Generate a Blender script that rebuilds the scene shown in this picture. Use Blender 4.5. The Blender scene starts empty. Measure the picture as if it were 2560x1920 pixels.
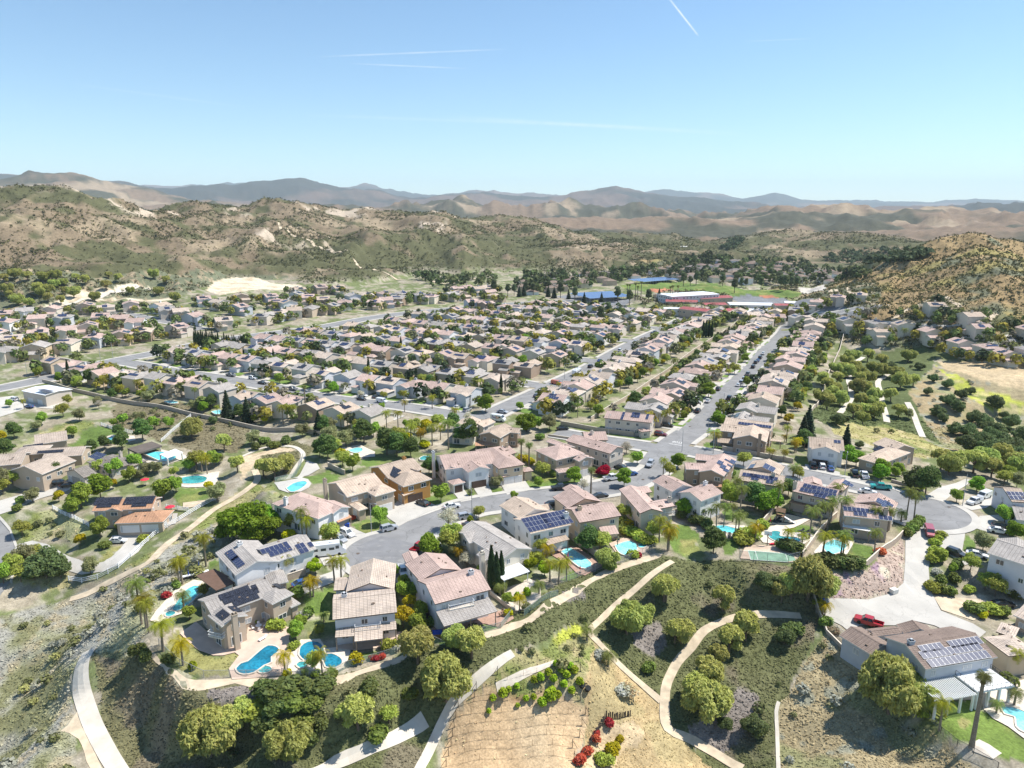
import bpy, math, random
import numpy as np
from mathutils import Vector, Matrix, geometry
R = math.radians
rnd = random.Random(11)
sc = bpy.context.scene
COL = sc.collection

# ------------------------------------------------------------------ camera, sky, sun, exposure
FPX, PITCH, CAMZ = 1777.0, R(13.7),80.0
cd = bpy.data.cameras.new('camera')
cam = bpy.data.objects.new('camera', cd)
COL.objects.link(cam)
cam.location = (0,0, CAMZ)
cam.rotation_euler = (R(90) - PITCH, 0,0)
cd.sensor_width = 36.0
cd.lens = 36.0 * FPX / 2560.0
cd.clip_start = 1.0
cd.clip_end = 120000.0
sc.camera = cam

SUN_EL, SUN_AZ = R(57), math.atan2(0.96,0.28)      # azimuth clockwise from +Y (view direction)
sun_dir = Vector((math.sin(SUN_AZ) * math.cos(SUN_EL), math.cos(SUN_AZ) * math.cos(SUN_EL), math.sin(SUN_EL)))
sl = bpy.data.lights.new('sun','SUN')
sl.energy = 4.3
sl.angle = R(0.53)
sl.color = (1.0,0.955,0.88)
sun = bpy.data.objects.new('sun', sl)
COL.objects.link(sun)
sun.rotation_euler = sun_dir.to_track_quat('Z','Y').to_euler()

w = bpy.data.worlds.new('World')
sc.world = w
w.use_nodes = True
nt = w.node_tree
for n in list(nt.nodes):
 nt.nodes.remove(n)
wo = nt.nodes.new('ShaderNodeOutputWorld')
bg = nt.nodes.new('ShaderNodeBackground')
sky = nt.nodes.new('ShaderNodeTexSky')
sky.sky_type = 'NISHITA'
sky.sun_disc = False
sky.sun_elevation = SUN_EL
sky.sun_rotation = SUN_AZ
sky.altitude = 400
sky.air_density = 1.0
sky.dust_density = 0.0
sky.ozone_density = 3.5
bg.inputs['Strength'].default_value = 0.100
nt.links.new(bg.outputs[0], wo.inputs[0])

def wray(px, py):
 u = (px - 1280) / FPX
 v = (960 - py) / FPX
 c, s = math.cos(PITCH), math.sin(PITCH)
 d = Vector((u, c + v * s, -s + v * c))
 return d.normalized()

def contrail(prev, p0, p1, half, strength, feather):
 a, b = wray(*p0), wray(*p1)
 nrm = a.cross(b).normalized()
 mid = (a + b).normalized()
 halfang = math.acos(max(-1, min(1, mid.dot(a))))
 tc = nt.nodes.new('ShaderNodeTexCoord')
 nz = nt.nodes.new('ShaderNodeTexNoise')
 nz.inputs['Scale'].default_value = 60
 nz.inputs['Detail'].default_value = 3
 nt.links.new(tc.outputs['Generated'], nz.inputs['Vector'])
 dn = nt.nodes.new('ShaderNodeVectorMath'); dn.operation = 'DOT_PRODUCT'
 nt.links.new(tc.outputs['Generated'], dn.inputs[0]); dn.inputs[1].default_value = nrm
 ab = nt.nodes.new('ShaderNodeMath'); ab.operation = 'ABSOLUTE'
 nt.links.new(dn.outputs['Value'], ab.inputs[0])
 m1 = nt.nodes.new('ShaderNodeMapRange'); m1.interpolation_type = 'SMOOTHSTEP'
 m1.inputs['From Min'].default_value = half; m1.inputs['From Max'].default_value = 0
 nt.links.new(ab.outputs[0], m1.inputs['Value'])
 dm = nt.nodes.new('ShaderNodeVectorMath'); dm.operation = 'DOT_PRODUCT'
 nt.links.new(tc.outputs['Generated'], dm.inputs[0]); dm.inputs[1].default_value = mid
 m2 = nt.nodes.new('ShaderNodeMapRange'); m2.interpolation_type = 'SMOOTHSTEP'
 m2.inputs['From Min'].default_value = math.cos(halfang); m2.inputs['From Max'].default_value = math.cos(halfang * (1 - feather))
 nt.links.new(dm.outputs['Value'], m2.inputs['Value'])
 m3 = nt.nodes.new('ShaderNodeMapRange')
 m3.inputs['From Min'].default_value = 0.3; m3.inputs['From Max'].default_value = 0.7
 m3.inputs['To Min'].default_value = 0.45; m3.inputs['To Max'].default_value = 1.0
 nt.links.new(nz.outputs['Fac'], m3.inputs['Value'])
 k = None
 for o in (m1, m2, m3):
  if k is None:
   k = o.outputs[0]; continue
  mm = nt.nodes.new('ShaderNodeMath'); mm.operation = 'MULTIPLY'
  nt.links.new(k, mm.inputs[0]); nt.links.new(o.outputs[0], mm.inputs[1]); k = mm.outputs[0]
 ms = nt.nodes.new('ShaderNodeMath'); ms.operation = 'MULTIPLY'; ms.inputs[1].default_value = strength
 nt.links.new(k, ms.inputs[0])
 mx = nt.nodes.new('ShaderNodeMixRGB')
 nt.links.new(ms.outputs[0], mx.inputs['Fac']); nt.links.new(prev, mx.inputs[1])
 mx.inputs[2].default_value = (7.2,7.4,7.6,1)
 return mx.outputs[0]

tint = nt.nodes.new('ShaderNodeMixRGB')
tint.blend_type = 'MULTIPLY'
tint.inputs['Fac'].default_value = 1.0
tint.inputs[2].default_value = (.87,.985,1.0,1)
nt.links.new(sky.outputs['Color'], tint.inputs[1])
cur = tint.outputs[0]
cur = contrail(cur, (1660,-20),(1748,92),0.0016,0.85,0.25)
cur = contrail(cur, (770,143),(1290,122),0.0016,0.30,0.6)
cur = contrail(cur, (860,158),(1180,172),0.0014,0.30,0.6)
cur = contrail(cur, (1080,290),(1900,338),0.0040,0.22,0.7)
cur = contrail(cur, (700,285),(1700,322),0.0030,0.15,0.7)
cur = contrail(cur, (150,205),(640,272),0.0020,0.10,0.6)
cur = contrail(cur, (1850,104),(2040,96),0.0012,0.15,0.6)
nt.links.new(cur, bg.inputs['Color'])

vs = sc.view_settings
vs.view_transform = 'Standard'
vs.look = 'None'
vs.exposure = 0.73
vs.gamma = 1.0
sc.render.engine = 'CYCLES'
cy = sc.cycles
cy.use_denoising = True
cy.max_bounces = 5
cy.diffuse_bounces = 2
cy.glossy_bounces = 2
cy.transmission_bounces = 3
cy.transparent_max_bounces = 6
cy.volume_bounces = 1
cy.caustics_reflective = False
cy.caustics_refractive = False

# ------------------------------------------------------------------ picture -> place
CR = dict(D=(0,0,1.15732), c1=(0,400,.57866), c2=(1280,400,.57866), c3=(0,880,.40687), c4=(800,880,.40687),
  c5=(1660,880,.40687), c6=(0,1300,.40687), c7=(800,1300,.40687), c8=(1660,1300,.40687),
  e1=(0,680,.28933), e2=(600,680,.28933), e3=(1200,680,.28933), e4=(1800,600,.34358), e5=(1500,880,.20796),
  e6=(2100,1150,.211), s1=(1560,680,.55118), z1=(440,1290,.25), z2=(800,1300,.25), z3=(660,1080,.25), z4=(1150,1050,.25),
  z5=(1600,1080,.25), z6=(2007,1450,.25), z7=(0,1040,.43578), z8=(1100,900,.43578))

def ray(c, x, y):
 a, b, s = CR[c]
 u = (a + x * s - 1280) / FPX
 v = (960 - (b + y * s)) / FPX
 cp, sp = math.cos(PITCH), math.sin(PITCH)
 return np.array([u, cp + v * sp, -sp + v * cp])

def plane_hit(c, x, y, z):
 d = ray(c, x, y)
 t = (z - CAMZ) / d[2]
 return np.array([d[0] * t, d[1] * t, z])

def ss(a, b, x):
 t = np.clip((x - a) / (b - a),0,1)
 return t * t * (3 - 2 * t)

# ------------------------------------------------------------------ noise
def _h(xi, yi, seed):
 h = (xi.astype(np.int64) * 374761393 + yi.astype(np.int64) * 668265263 + seed * 974634777) & 0xffffffff
 h = ((h ^ (h >> 13)) * 1274126177) & 0xffffffff
 h = h ^ (h >> 16)
 return (h & 0xffff) / 65535.0

def vn(x, y, seed=0):
 xi, yi = np.floor(x), np.floor(y)
 fx, fy = x - xi, y - yi
 fx = fx * fx * fx * (fx * (fx * 6 - 15) + 10)
 fy = fy * fy * fy * (fy * (fy * 6 - 15) + 10)
 a, b = _h(xi, yi, seed), _h(xi + 1, yi, seed)
 c, d = _h(xi, yi + 1, seed), _h(xi + 1, yi + 1, seed)
 return (a + (b - a) * fx) * (1 - fy) + (c + (d - c) * fx) * fy

def fbm(x, y, o=4, seed=0, gain=.5):
 s, a, n = 0,1.0,0
 for i in range(o):
  s = s + a * vn(x, y, seed + i * 17)
  n += a
  a *= gain
  x, y = x * 2.03 + 13.7, y * 2.03 + 7.1
 return s / n

def ridged(x, y, o=4, seed=0, gain=.55):
 s, a, n = 0,1.0,0
 for i in range(o):
  s = s + a * (1 - np.abs(2 * vn(x, y, seed + i * 17) - 1))
  n += a
  a *= gain
  x, y = x * 2.1 + 3.7, y * 2.1 + 9.1
 return s / n

# ------------------------------------------------------------------ terrain height
# control points: picture position and height over the street level of the near cul-de-sac
CP = '''850 1180 0;700 1200 0;600 1260 -.6;960 1110 0;1100 1075 0;1330 1060 0;1415 985 0;350 1370 -1;480 1430 -1.2;620 1468 -1.2;720 1460 -1.2
830 1425 -1.2;960 1385 -1.2;1090 1325 -.9;1170 1290 -.6;1240 1245 -.4;1410 1195 -.5;1540 1205 -.8;1650 1208 -.8;1760 1225 -1;1860 1185 -1;1930 1130 -.5;440 1310 -.8;330 1290 -2.5
200 1420 -8;170 1500 -10.5;230 1600 -14;300 1659 -16;520 1640 -16;870 1575 -11.5;730 1650 -15;1000 1480 -8.5;1110 1405 -4.2;1230 1425 -4.6;1100 1550 -11;1100 1659 -17;960 1659 -17
1250 1600 -14;1310 1659 -18;1420 1225 -1.8;1290 1350 -6.5;1430 1560 -15;1440 1480 -12.5;1550 1340 -8;1720 1330 -7;1550 1659 -20;1700 1600 -18;1690 1520 -15;1640 1440 -11;1560 1260 -4.5;1700 1260 -4.5
1830 1370 -6.5;2000 1430 -6.5;2080 1520 -7;2180 1560 -7.5;2180 1640 -8.5;1890 1290 -5;2000 1200 -2;2040 1115 0;2150 1190 -1;2190 1330 -6;2080 1290 -4.5;1760 1450 -11;1800 1560 -14;1950 1640 -15;1870 1440 -8.5;2050 1620 -12;2120 1640 -10
270 1090 -8;240 1130 -8;340 1070 -8;270 1175 -9.5;100 1200 -12;10 1190 -13.5;60 1330 -16;150 1350 -16;0 1500 -21;100 1580 -20;0 1659 -24;380 1180 -7.5;450 1120 -6;560 1030 -4;640 990 -1.5;660 1060 -.3;480 1180 -4.5;400 1290 -4.5;560 1190 -2
100 980 -6;30 960 -6;350 975 -5;200 940 -4.5;200 890 -4;90 860 -3;420 1050 -5.5;420 910 -3.5;560 930 -4;480 850 -.5;400 830 0;640 900 -1;700 920 -1;480 980 -4.5;40 840 -1;20 1060 -9;100 1080 -9;60 900 -4
1850 880 -6;1960 930 -8;2080 860 -3;2180 920 -10;2100 960 -9;1790 960 -2.5;1880 950 -4;2000 1000 -3;2200 1000 -5;2120 800 2;2200 800 3;1900 780 -3;1740 900 -1;1760 800 -.5;2050 720 1;2190 720 2;2000 800 -1;1850 820 -4
760 1090 0;880 1050 0;1000 1020 0;1100 1010 0;1230 980 0;1300 1110 0;1450 1080 0;1600 1000 0;1760 1030 0;1900 1060 0;1650 1150 -.3;1800 1130 -.4;1000 950 0;850 900 0;1200 900 0;1600 850 0;1700 760 0;1400 750 0;1000 800 0;600 800 0;300 780 0;100 780 0
100 700 0;400 660 1;800 660 0;1200 650 0;1550 640 0;1900 690 0;2150 690 2;150 640 4;450 620 4;900 600 2;1300 590 0;1650 600 0'''
_cp = []
for t in CP.replace('\n',';').split(';'):
 a, b, z = [float(q) for q in t.split()]
 p = plane_hit('D', a, b, z)
 _cp.append((p[0], p[1], z))
CPA = np.array(_cp)
# far anchors so that the sheet levels out everywhere else
_an = []
for a in range(0,360,15):
 for r in (1200,4000):
  _an.append((r * math.sin(R(a)), r * math.cos(R(a)),0.0))
for x, y, z in ((-140,60,-30),(-60,60,-32),(0,50,-30),(60,60,-32),(140,60,-28),(0,-100,-40),(-300,100,-30),(300,100,-20),(-250,200,-15),(260,200,-8),(-300,300,-4)):
 _an.append((x, y, z))
CPA = np.vstack([CPA, np.array(_an)])

def base_h(x, y):
 num = np.zeros_like(x)
 den = np.zeros_like(x)
 if len(x) < 3000:
  d2 = (x[:, None] - CPA[None, :, 0]) ** 2 + (y[:, None] - CPA[None, :, 1]) ** 2 + 40.0
  wt = 1.0 / (d2 * d2)
  return (wt @ CPA[:, 2]) / wt.sum(1)
 for cx, cy_, cz in CPA:
  d2 = (x - cx) ** 2 + (y - cy_) ** 2 + 40.0
  wt = 1.0 / (d2 * d2)
  num += wt * cz
  den += wt
 return num / den

def _ridge(c, pts):
 out = []
 for x, y, d in pts:
  r = ray(c, x, y)
  t = d / math.hypot(r[0], r[1])
  out.append((r[0] * t, r[1] * t, CAMZ + r[2] * t))
 return np.array(out)

RIDGES = [  # crest, width, warp, detail amplitude, detail size, seed
 (_ridge('D',[(-500,395,1250),(-200,400,1200),(0,404,1150),(80,405,1150),(200,424,1150),(300,444,1180),(380,456,1220)]),430,.30,.50,110,3),
 (_ridge('D',[(340,462,1300),(440,440,1360),(520,446,1380),(600,430,1400),(680,450,1400),(745,456,1400),(790,452,1400),(860,462,1400),(900,456,1400),(960,466,1420),(1020,480,1430)]),600,.30,.50,120,9),
 (_ridge('D',[(1020,482,1450),(1070,470,1480),(1110,474,1480),(1160,486,1500),(1215,508,1500),(1300,513,1520),(1370,524,1540),(1440,520,1560),(1490,534,1580),(1560,560,1600),(1640,566,1620)]),620,.28,.5,110,21),
 (_ridge('D',[(600,432,1400),(560,500,1150),(520,560,1000)]),190,.4,.5,80,5),
 (_ridge('D',[(900,458,1400),(860,520,1180),(840,570,1030)]),180,.4,.5,80,6),
 (_ridge('D',[(200,424,1150),(150,500,950),(100,560,850)]),190,.4,.5,80,7),
 (_ridge('D',[(1110,476,1480),(1080,530,1250),(1050,570,1120)]),170,.4,.5,80,8),
 # the dry hill beside the school
 (_ridge('D',[(1745,634,720),(1880,597,720),(1960,565,725),(2030,528,745),(2090,512,760),(2140,516,770),(2212,533,780),(2400,540,800)]),215,.22,.22,70,31),
 (_ridge('D',[(2090,513,760),(2130,560,640),(2160,610,560)]),130,.3,.25,50,33),
 (_ridge('D',[(1960,566,725),(1930,600,640),(1905,640,585)]),90,.3,.2,40,35),
 # middle-distance badlands
 (_ridge('D',[(1480,532,1700),(1600,512,1680),(1700,501,1650),(1850,502,1620),(1950,512,1600),(2050,530,1600)]),400,.35,.45,130,41),
 (_ridge('D',[(1250,500,2100),(1400,492,2200),(1550,498,2300)]),420,.35,.5,160,42),
 (_ridge('D',[(1050,478,2500),(1200,470,2500),(1330,478,2500),(1450,470,2500),(1560,480,2600),(1700,478,2700),(1800,484,2700)]),600,.35,.5,200,43),
 (_ridge('D',[(1650,478,3300),(1800,472,3300),(2000,470,3300),(2212,472,3300),(2500,470,3300)]),700,.35,.5,250,45),
 (_ridge('D',[(1900,500,2050),(2050,490,2050),(2212,490,2000),(2450,488,2000)]),420,.35,.5,150,47),
 (_ridge('D',[(700,452,4000),(850,448,4200),(1000,452,4300),(1150,460,4300)]),900,.35,.5,300,49),
 # mountains
 (_ridge('c1',[(-300,110,5600),(0,100,5600),(110,88,5600),(300,60,5600),(450,75,5600),(560,108,5600),(700,150,5700),(860,182,5800)]),1700,.25,.4,600,51),
 (_ridge('c1',[(-300,20,9500),(0,52,9500),(80,55,9500),(160,38,9500),(240,55,9500),(330,50,9500),(420,80,9500)]),2400,.2,.3,800,53),
 (_ridge('c1',[(700,138,9000),(830,105,9000),(1000,108,9000),(1130,97,9000),(1290,86,9000),(1420,110,9000),(1520,128,9000),(1700,150,9200),(1900,168,9400),(2100,185,9400)]),2400,.2,.3,800,55),
 (_ridge('c1',[(560,105,17000),(700,100,17000),(830,100,17000),(1500,117,15000),(1570,105,15000),(1700,125,15000),(1930,158,15000),(2060,128,14500),(2130,138,14500),(2330,150,14500)]),3600,.15,.25,1200,57),
 (_ridge('c2',[(-100,140,9000),(100,155,9000),(230,150,9000),(390,124,9000),(450,120,9000),(540,138,9000),(700,160,9000),(900,180,9000),(1180,205,9000)]),2400,.2,.3,800,59),
 (_ridge('c2',[(500,142,17000),(640,122,17000),(740,135,17000),(900,150,17000),(1000,166,17000),(1140,142,17000),(1250,168,17000),(1440,180,17000)]),3600,.15,.22,1200,61),
 (_ridge('c2',[(1250,185,19000),(1480,172,19000),(1600,180,19000),(1800,187,19000),(2000,168,19000),(2212,178,19000),(2600,165,19000)]),4200,.15,.22,1200,63),
 (_ridge('c2',[(1150,212,7200),(1350,205,7200),(1550,214,7200),(1750,208,7200),(2000,214,7200),(2300,206,7200)]),1500,.25,.3,500,65),
]

def seg_d(x, y, P):
 best = np.full(x.shape, 1e12)
 hz = np.zeros_like(x)
 for i in range(len(P) - 1):
  ax, ay, az = P[i]
  bx, by, bz = P[i + 1]
  dx, dy = bx - ax, by - ay
  t = np.clip(((x - ax) * dx + (y - ay) * dy) / (dx * dx + dy * dy),0,1)
  d2 = (x - ax - t * dx) ** 2 + (y - ay - t * dy) ** 2
  m = d2 < best
  best = np.where(m, d2, best)
  hz = np.where(m, az + t * (bz - az), hz)
 return np.sqrt(best), hz

def hills_h(x, y):
 h = np.zeros_like(x)
 for P, wd, warp, amp, size, seed in RIDGES:
  x0, x1, y0, y1 = P[:, 0].min() - wd * 1.6, P[:, 0].max() + wd * 1.6, P[:, 1].min() - wd * 1.6, P[:, 1].max() + wd * 1.6
  m = (x > x0) & (x < x1) & (y > y0) & (y < y1)
  if not m.any():
   continue
  X, Y = x[m], y[m]
  d, hz = seg_d(X, Y, P)
  d = d * (1 + warp * 2 * (fbm(X / (wd * .45), Y / (wd * .45),3, seed) - .5))
  t = np.clip(1 - d / wd, 0,1)
  prof = t ** 1.12 * (1 + .25 * t * (1 - t))
  nz = ridged(X / (size * 2), Y / (size * 2),5, seed + 5)
  k = hz * prof * (1 + amp * 1.9 * (nz - .62) * (1.15 - .65 * t))
  k = k + np.clip(t * 5,0,1) * 9 * (ridged(X / 62, Y / 62,3, seed + 13) - .64) * (wd < 700)
  k = k + (wd * .075 * (ridged(X / (wd * .22), Y / (wd * .22),4, seed + 9) - .66) * np.clip(t * 4,0,1) * (1 - .6 * t)) * (amp / .5)
  h[m] = np.maximum(h[m], k)
 r = np.hypot(x, y)
 far = ss(1900,3000, r) * (y > 0)
 if far.any():
  h = h + far * (190 * (ridged(x / 620, y / 620,5,77) - .50).clip(0) + 60 * (ridged(x / 230, y / 230,3,79) - .5).clip(0)) * (.35 + .65 * ss(.4,.6, fbm(x / 1500, y / 1500,2,81))) * (1 - .5 * ss(6000,9000, r))
 return h

PADS = []

def Hgt(x, y):
 x = np.atleast_1d(np.asarray(x, float))
 y = np.atleast_1d(np.asarray(y, float))
 r = np.hypot(x, y)
 h = np.zeros_like(x)
 m = r < 1500
 if m.any():
  h[m] = base_h(x[m], y[m]) * (1 - ss(900,1500, r[m]))
 for px, py, pr, pz in PADS:
  m = (np.abs(x - px) < pr + 7) & (np.abs(y - py) < pr + 7)
  if m.any():
   k = 1 - ss(pr, pr + 7, np.hypot(x[m] - px, y[m] - py))
   h[m] = h[m] * (1 - k) + pz * k
 m = r > 430
 if m.any():
  h[m] = h[m] + hills_h(x[m], y[m])
 return h

_flat = {}

def hz(x, y):
 return float(Hgt(x, y)[0])

def _march(D, lift=0.0):
 D = D.copy()
 D[:, 2] = np.minimum(D[:, 2],-.004)
 ts = np.geomspace(60,9000,300)
 X, Y = D[:, 0:1] * ts, D[:, 1:2] * ts
 hh = Hgt(X.ravel(), Y.ravel()).reshape(X.shape) + lift
 below = CAMZ + D[:, 2:3] * ts < hh
 k = np.where(below.any(1), below.argmax(1), len(ts) - 1).clip(1)
 lo, hi = ts[k - 1].copy(), ts[k].copy()
 for _ in range(9):
  m = (lo + hi) / 2
  q = CAMZ + D[:, 2] * m < Hgt(D[:, 0] * m, D[:, 1] * m) + lift
  hi, lo = np.where(q, m, hi), np.where(q, lo, m)
 return np.stack([D[:, 0] * hi, D[:, 1] * hi, CAMZ + D[:, 2] * hi],1)

def grounds(c, pts, lift=0.0):
 D = np.array([ray(c, x, y) for x, y in pts])
 if ((lift - CAMZ) / np.minimum(D[:, 2],-.004)).max() > 480:
  return np.vstack([_march(D[i:i + 400], lift) for i in range(0, len(D),400)])
 z = np.zeros(len(D))
 for _ in range(8):
  t = (z + lift - CAMZ) / D[:, 2]
  z = .45 * z + .55 * Hgt(D[:, 0] * t, D[:, 1] * t)
 t = (z + lift - CAMZ) / D[:, 2]
 return np.stack([D[:, 0] * t, D[:, 1] * t, z + lift],1)

def ground(c, x, y, lift=0.0):
 return grounds(c, [(x, y)], lift)[0]

for c_, x_, y_, r_ in (('z1',720,1330,13),('z1',1500,1420,12),('z2',450,1080,10),('z2',1450,1020,12),('z4',1150,1400,9),('z4',1650,1290,8),('z5',900,990,9),('z5',1420,1080,12),('z5',1280,1240,9),('z5',1950,1170,10),
     ('z6',2150,1380,12),('z3',330,560,8),('z7',1100,370,8),('z7',940,240,10),('c6',1150,500,8),('z7',700,560,10),('z7',130,270,15),('z7',330,190,12),('z7',600,290,12)):
 q_ = ground(c_, x_, y_)
 PADS.append((q_[0], q_[1], r_, q_[2]))

UX, UY = 0.882,-0.471

def uv(u, v):
 return u * UX + v * .471, u * UY + v * .882

# ------------------------------------------------------------------ materials
MATS = {}

def _new(name):
 m = bpy.data.materials.new(name)
 m.use_nodes = True
 t = m.node_tree
 return m, t, t.nodes['Principled BSDF']

def noise_node(t, scale, detail=3, coord='Object', rough=.55):
 tc = t.nodes.new('ShaderNodeTexCoord')
 n = t.nodes.new('ShaderNodeTexNoise')
 n.inputs['Scale'].default_value = scale
 n.inputs['Detail'].default_value = detail
 n.inputs['Roughness'].default_value = rough
 t.links.new(tc.outputs[coord], n.inputs['Vector'])
 return n

def math_node(t, op, a, b=None, c=None):
 n = t.nodes.new('ShaderNodeMath')
 n.operation = op
 for i, q in enumerate((a, b, c)):
  if q is None:
   continue
  if isinstance(q, (int, float)):
   n.inputs[i].default_value = q
  else:
   t.links.new(q, n.inputs[i])
 return n.outputs[0]

def scaled(t, col, fac):
 m = t.nodes.new('ShaderNodeVectorMath')
 m.operation = 'SCALE'
 if isinstance(col, tuple):
  m.inputs[0].default_value = col[:3]
 else:
  t.links.new(col, m.inputs[0])
 t.links.new(fac, m.inputs['Scale'])
 return m.outputs[0]

def wrange(t, sock, lo, hi, a, b):
 n = t.nodes.new('ShaderNodeMapRange')
 n.inputs['From Min'].default_value = lo
 n.inputs['From Max'].default_value = hi
 n.inputs['To Min'].default_value = a
 n.inputs['To Max'].default_value = b
 t.links.new(sock, n.inputs['Value'])
 return n.outputs[0]

def plain(name, col, rough=.8, metal=0.0, var=.25, scale=1.5, bump=0.0, coord='Object', spec=.3, rand=0.0, coat=0.0):
 m, t, b = _new(name)
 b.inputs['Roughness'].default_value = rough
 b.inputs['Metallic'].default_value = metal
 b.inputs['Specular IOR Level'].default_value = spec
 if coat:
  b.inputs['Coat Weight'].default_value = coat
  b.inputs['Coat Roughness'].default_value = .05
 n = noise_node(t, scale, 4, coord)
 f = wrange(t, n.outputs['Fac'],.3,.7,1 - var, 1 + var)
 if rand:
  oi = t.nodes.new('ShaderNodeObjectInfo')
  f = math_node(t, 'MULTIPLY', f, wrange(t, oi.outputs['Random'],0,1,1 - rand, 1 + rand))
 t.links.new(scaled(t, tuple(col), f), b.inputs['Base Color'])
 if bump:
  bp = t.nodes.new('ShaderNodeBump')
  bp.inputs['Strength'].default_value = bump
  bp.inputs['Distance'].default_value = .05
  t.links.new(n.outputs['Fac'], bp.inputs['Height'])
  t.links.new(bp.outputs[0], b.inputs['Normal'])
 MATS[name] = m
 return m

def attr_mat(name, rough=.95, scales=((.35,.45),(2.2,.5)), bump=.6, transl=0.0, rand=0.0, spec=.15, bscale=2.2):
 m, t, b = _new(name)
 b.inputs['Roughness'].default_value = rough
 b.inputs['Specular IOR Level'].default_value = spec
 a = t.nodes.new('ShaderNodeVertexColor')
 a.layer_name = 'Col'
 f = None
 last = None
 for s, v in scales:
  n = noise_node(t, s, 4)
  last = n
  k = wrange(t, n.outputs['Fac'],.25,.75,1 - v, 1 + v)
  f = k if f is None else math_node(t, 'MULTIPLY', f, k)
 if rand:
  oi = t.nodes.new('ShaderNodeObjectInfo')
  k = wrange(t, oi.outputs['Random'],0,1,1 - rand, 1 + rand)
  f = k if f is None else math_node(t, 'MULTIPLY', f, k)
 col = a.outputs['Color'] if f is None else scaled(t, a.outputs['Color'], f)
 if rand:
  hs = t.nodes.new('ShaderNodeHueSaturation')
  t.links.new(col, hs.inputs['Color'])
  t.links.new(wrange(t, oi.outputs['Random'],0,1,.472,.518), hs.inputs['Hue'])
  hs.inputs['Saturation'].default_value = 1.12
  col = hs.outputs[0]
 t.links.new(col, b.inputs['Base Color'])
 if bump and last is not None:
  bp = t.nodes.new('ShaderNodeBump')
  bp.inputs['Strength'].default_value = bump
  bp.inputs['Distance'].default_value = .25
  t.links.new(last.outputs['Fac'], bp.inputs['Height'])
  t.links.new(bp.outputs[0], b.inputs['Normal'])
 if transl:
  out = t.nodes['Material Output']
  tr = t.nodes.new('ShaderNodeBsdfTranslucent')
  mx = t.nodes.new('ShaderNodeMixShader')
  mx.inputs[0].default_value = transl
  t.links.new(col, tr.inputs['Color'])
  t.links.new(b.outputs[0], mx.inputs[1])
  t.links.new(tr.outputs[0], mx.inputs[2])
  t.links.new(mx.outputs[0], out.inputs['Surface'])
 MATS[name] = m
 return m

def roof_mat(name, c1, c2, rough=.85):
 m, t, b = _new(name)
 b.inputs['Roughness'].default_value = rough
 b.inputs['Specular IOR Level'].default_value = .2
 uvn = t.nodes.new('ShaderNodeUVMap')
 br = t.nodes.new('ShaderNodeTexBrick')
 br.inputs['Color1'].default_value = (*c1,1)
 br.inputs['Color2'].default_value = (*c2,1)
 br.inputs['Mortar'].default_value = (c1[0] * .42, c1[1] * .40, c1[2] * .40,1)
 br.inputs['Scale'].default_value = 1.0
 br.inputs['Mortar Size'].default_value = .036
 br.inputs['Mortar Smooth'].default_value = .3
 br.inputs['Bias'].default_value = 0
 br.inputs['Brick Width'].default_value = .75
 br.offset = 0
 br.inputs['Row Height'].default_value = .40
 t.links.new(uvn.outputs[0], br.inputs['Vector'])
 n = noise_node(t, .35,4)
 f = wrange(t, n.outputs['Fac'],.3,.7,.82,1.15)
 oi = t.nodes.new('ShaderNodeObjectInfo')
 f = math_node(t, 'MULTIPLY', f, wrange(t, oi.outputs['Random'],0,1,.86,1.12))
 t.links.new(scaled(t, br.outputs['Color'], f), b.inputs['Base Color'])
 wv = t.nodes.new('ShaderNodeTexWave')
 wv.wave_type = 'BANDS'
 wv.bands_direction = 'X'
 wv.inputs['Scale'].default_value = 1.0
 t.links.new(uvn.outputs[0], wv.inputs['Vector'])
 hh = math_node(t, 'ADD', math_node(t, 'MULTIPLY', wv.outputs['Fac'],.6), br.outputs['Fac'])
 bp = t.nodes.new('ShaderNodeBump')
 bp.inputs['Strength'].default_value = .55
 bp.inputs['Distance'].default_value = .06
 bp.invert = True
 t.links.new(hh, bp.inputs['Height'])
 t.links.new(bp.outputs[0], b.inputs['Normal'])
 MATS[name] = m
 return m

def M(n):
 return MATS[n]

attr_mat('ground', scales=((.05,.22),(.5,.28),(2.5,.30)), bump=.5)
attr_mat('scrub', scales=((1.1,.25),), bump=0, transl=.25)
attr_mat('leaf', scales=(), bump=0, transl=.40, rand=.24, spec=.25, rough=.65)
plain('asphalt',(.235,.233,.232),.9, var=.14, scale=.22, bump=.15)
def crack(m, scale, wid, dark):
 t = m.node_tree
 b = t.nodes['Principled BSDF']
 src = b.inputs['Base Color'].links[0].from_socket
 tc = t.nodes.new('ShaderNodeTexCoord')
 nz = noise_node(t, .5,3)
 ad = t.nodes.new('ShaderNodeVectorMath')
 ad.operation = 'MULTIPLY_ADD'
 t.links.new(nz.outputs['Color'], ad.inputs[0])
 ad.inputs[1].default_value = (3,3,0)
 t.links.new(tc.outputs['Object'], ad.inputs[2])
 v = t.nodes.new('ShaderNodeTexVoronoi')
 v.feature = 'DISTANCE_TO_EDGE'
 v.inputs['Scale'].default_value = scale
 t.links.new(ad.outputs[0], v.inputs['Vector'])
 t.links.new(scaled(t, src, wrange(t, v.outputs['Distance'],0, wid, dark, 1)), b.inputs['Base Color'])

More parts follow.
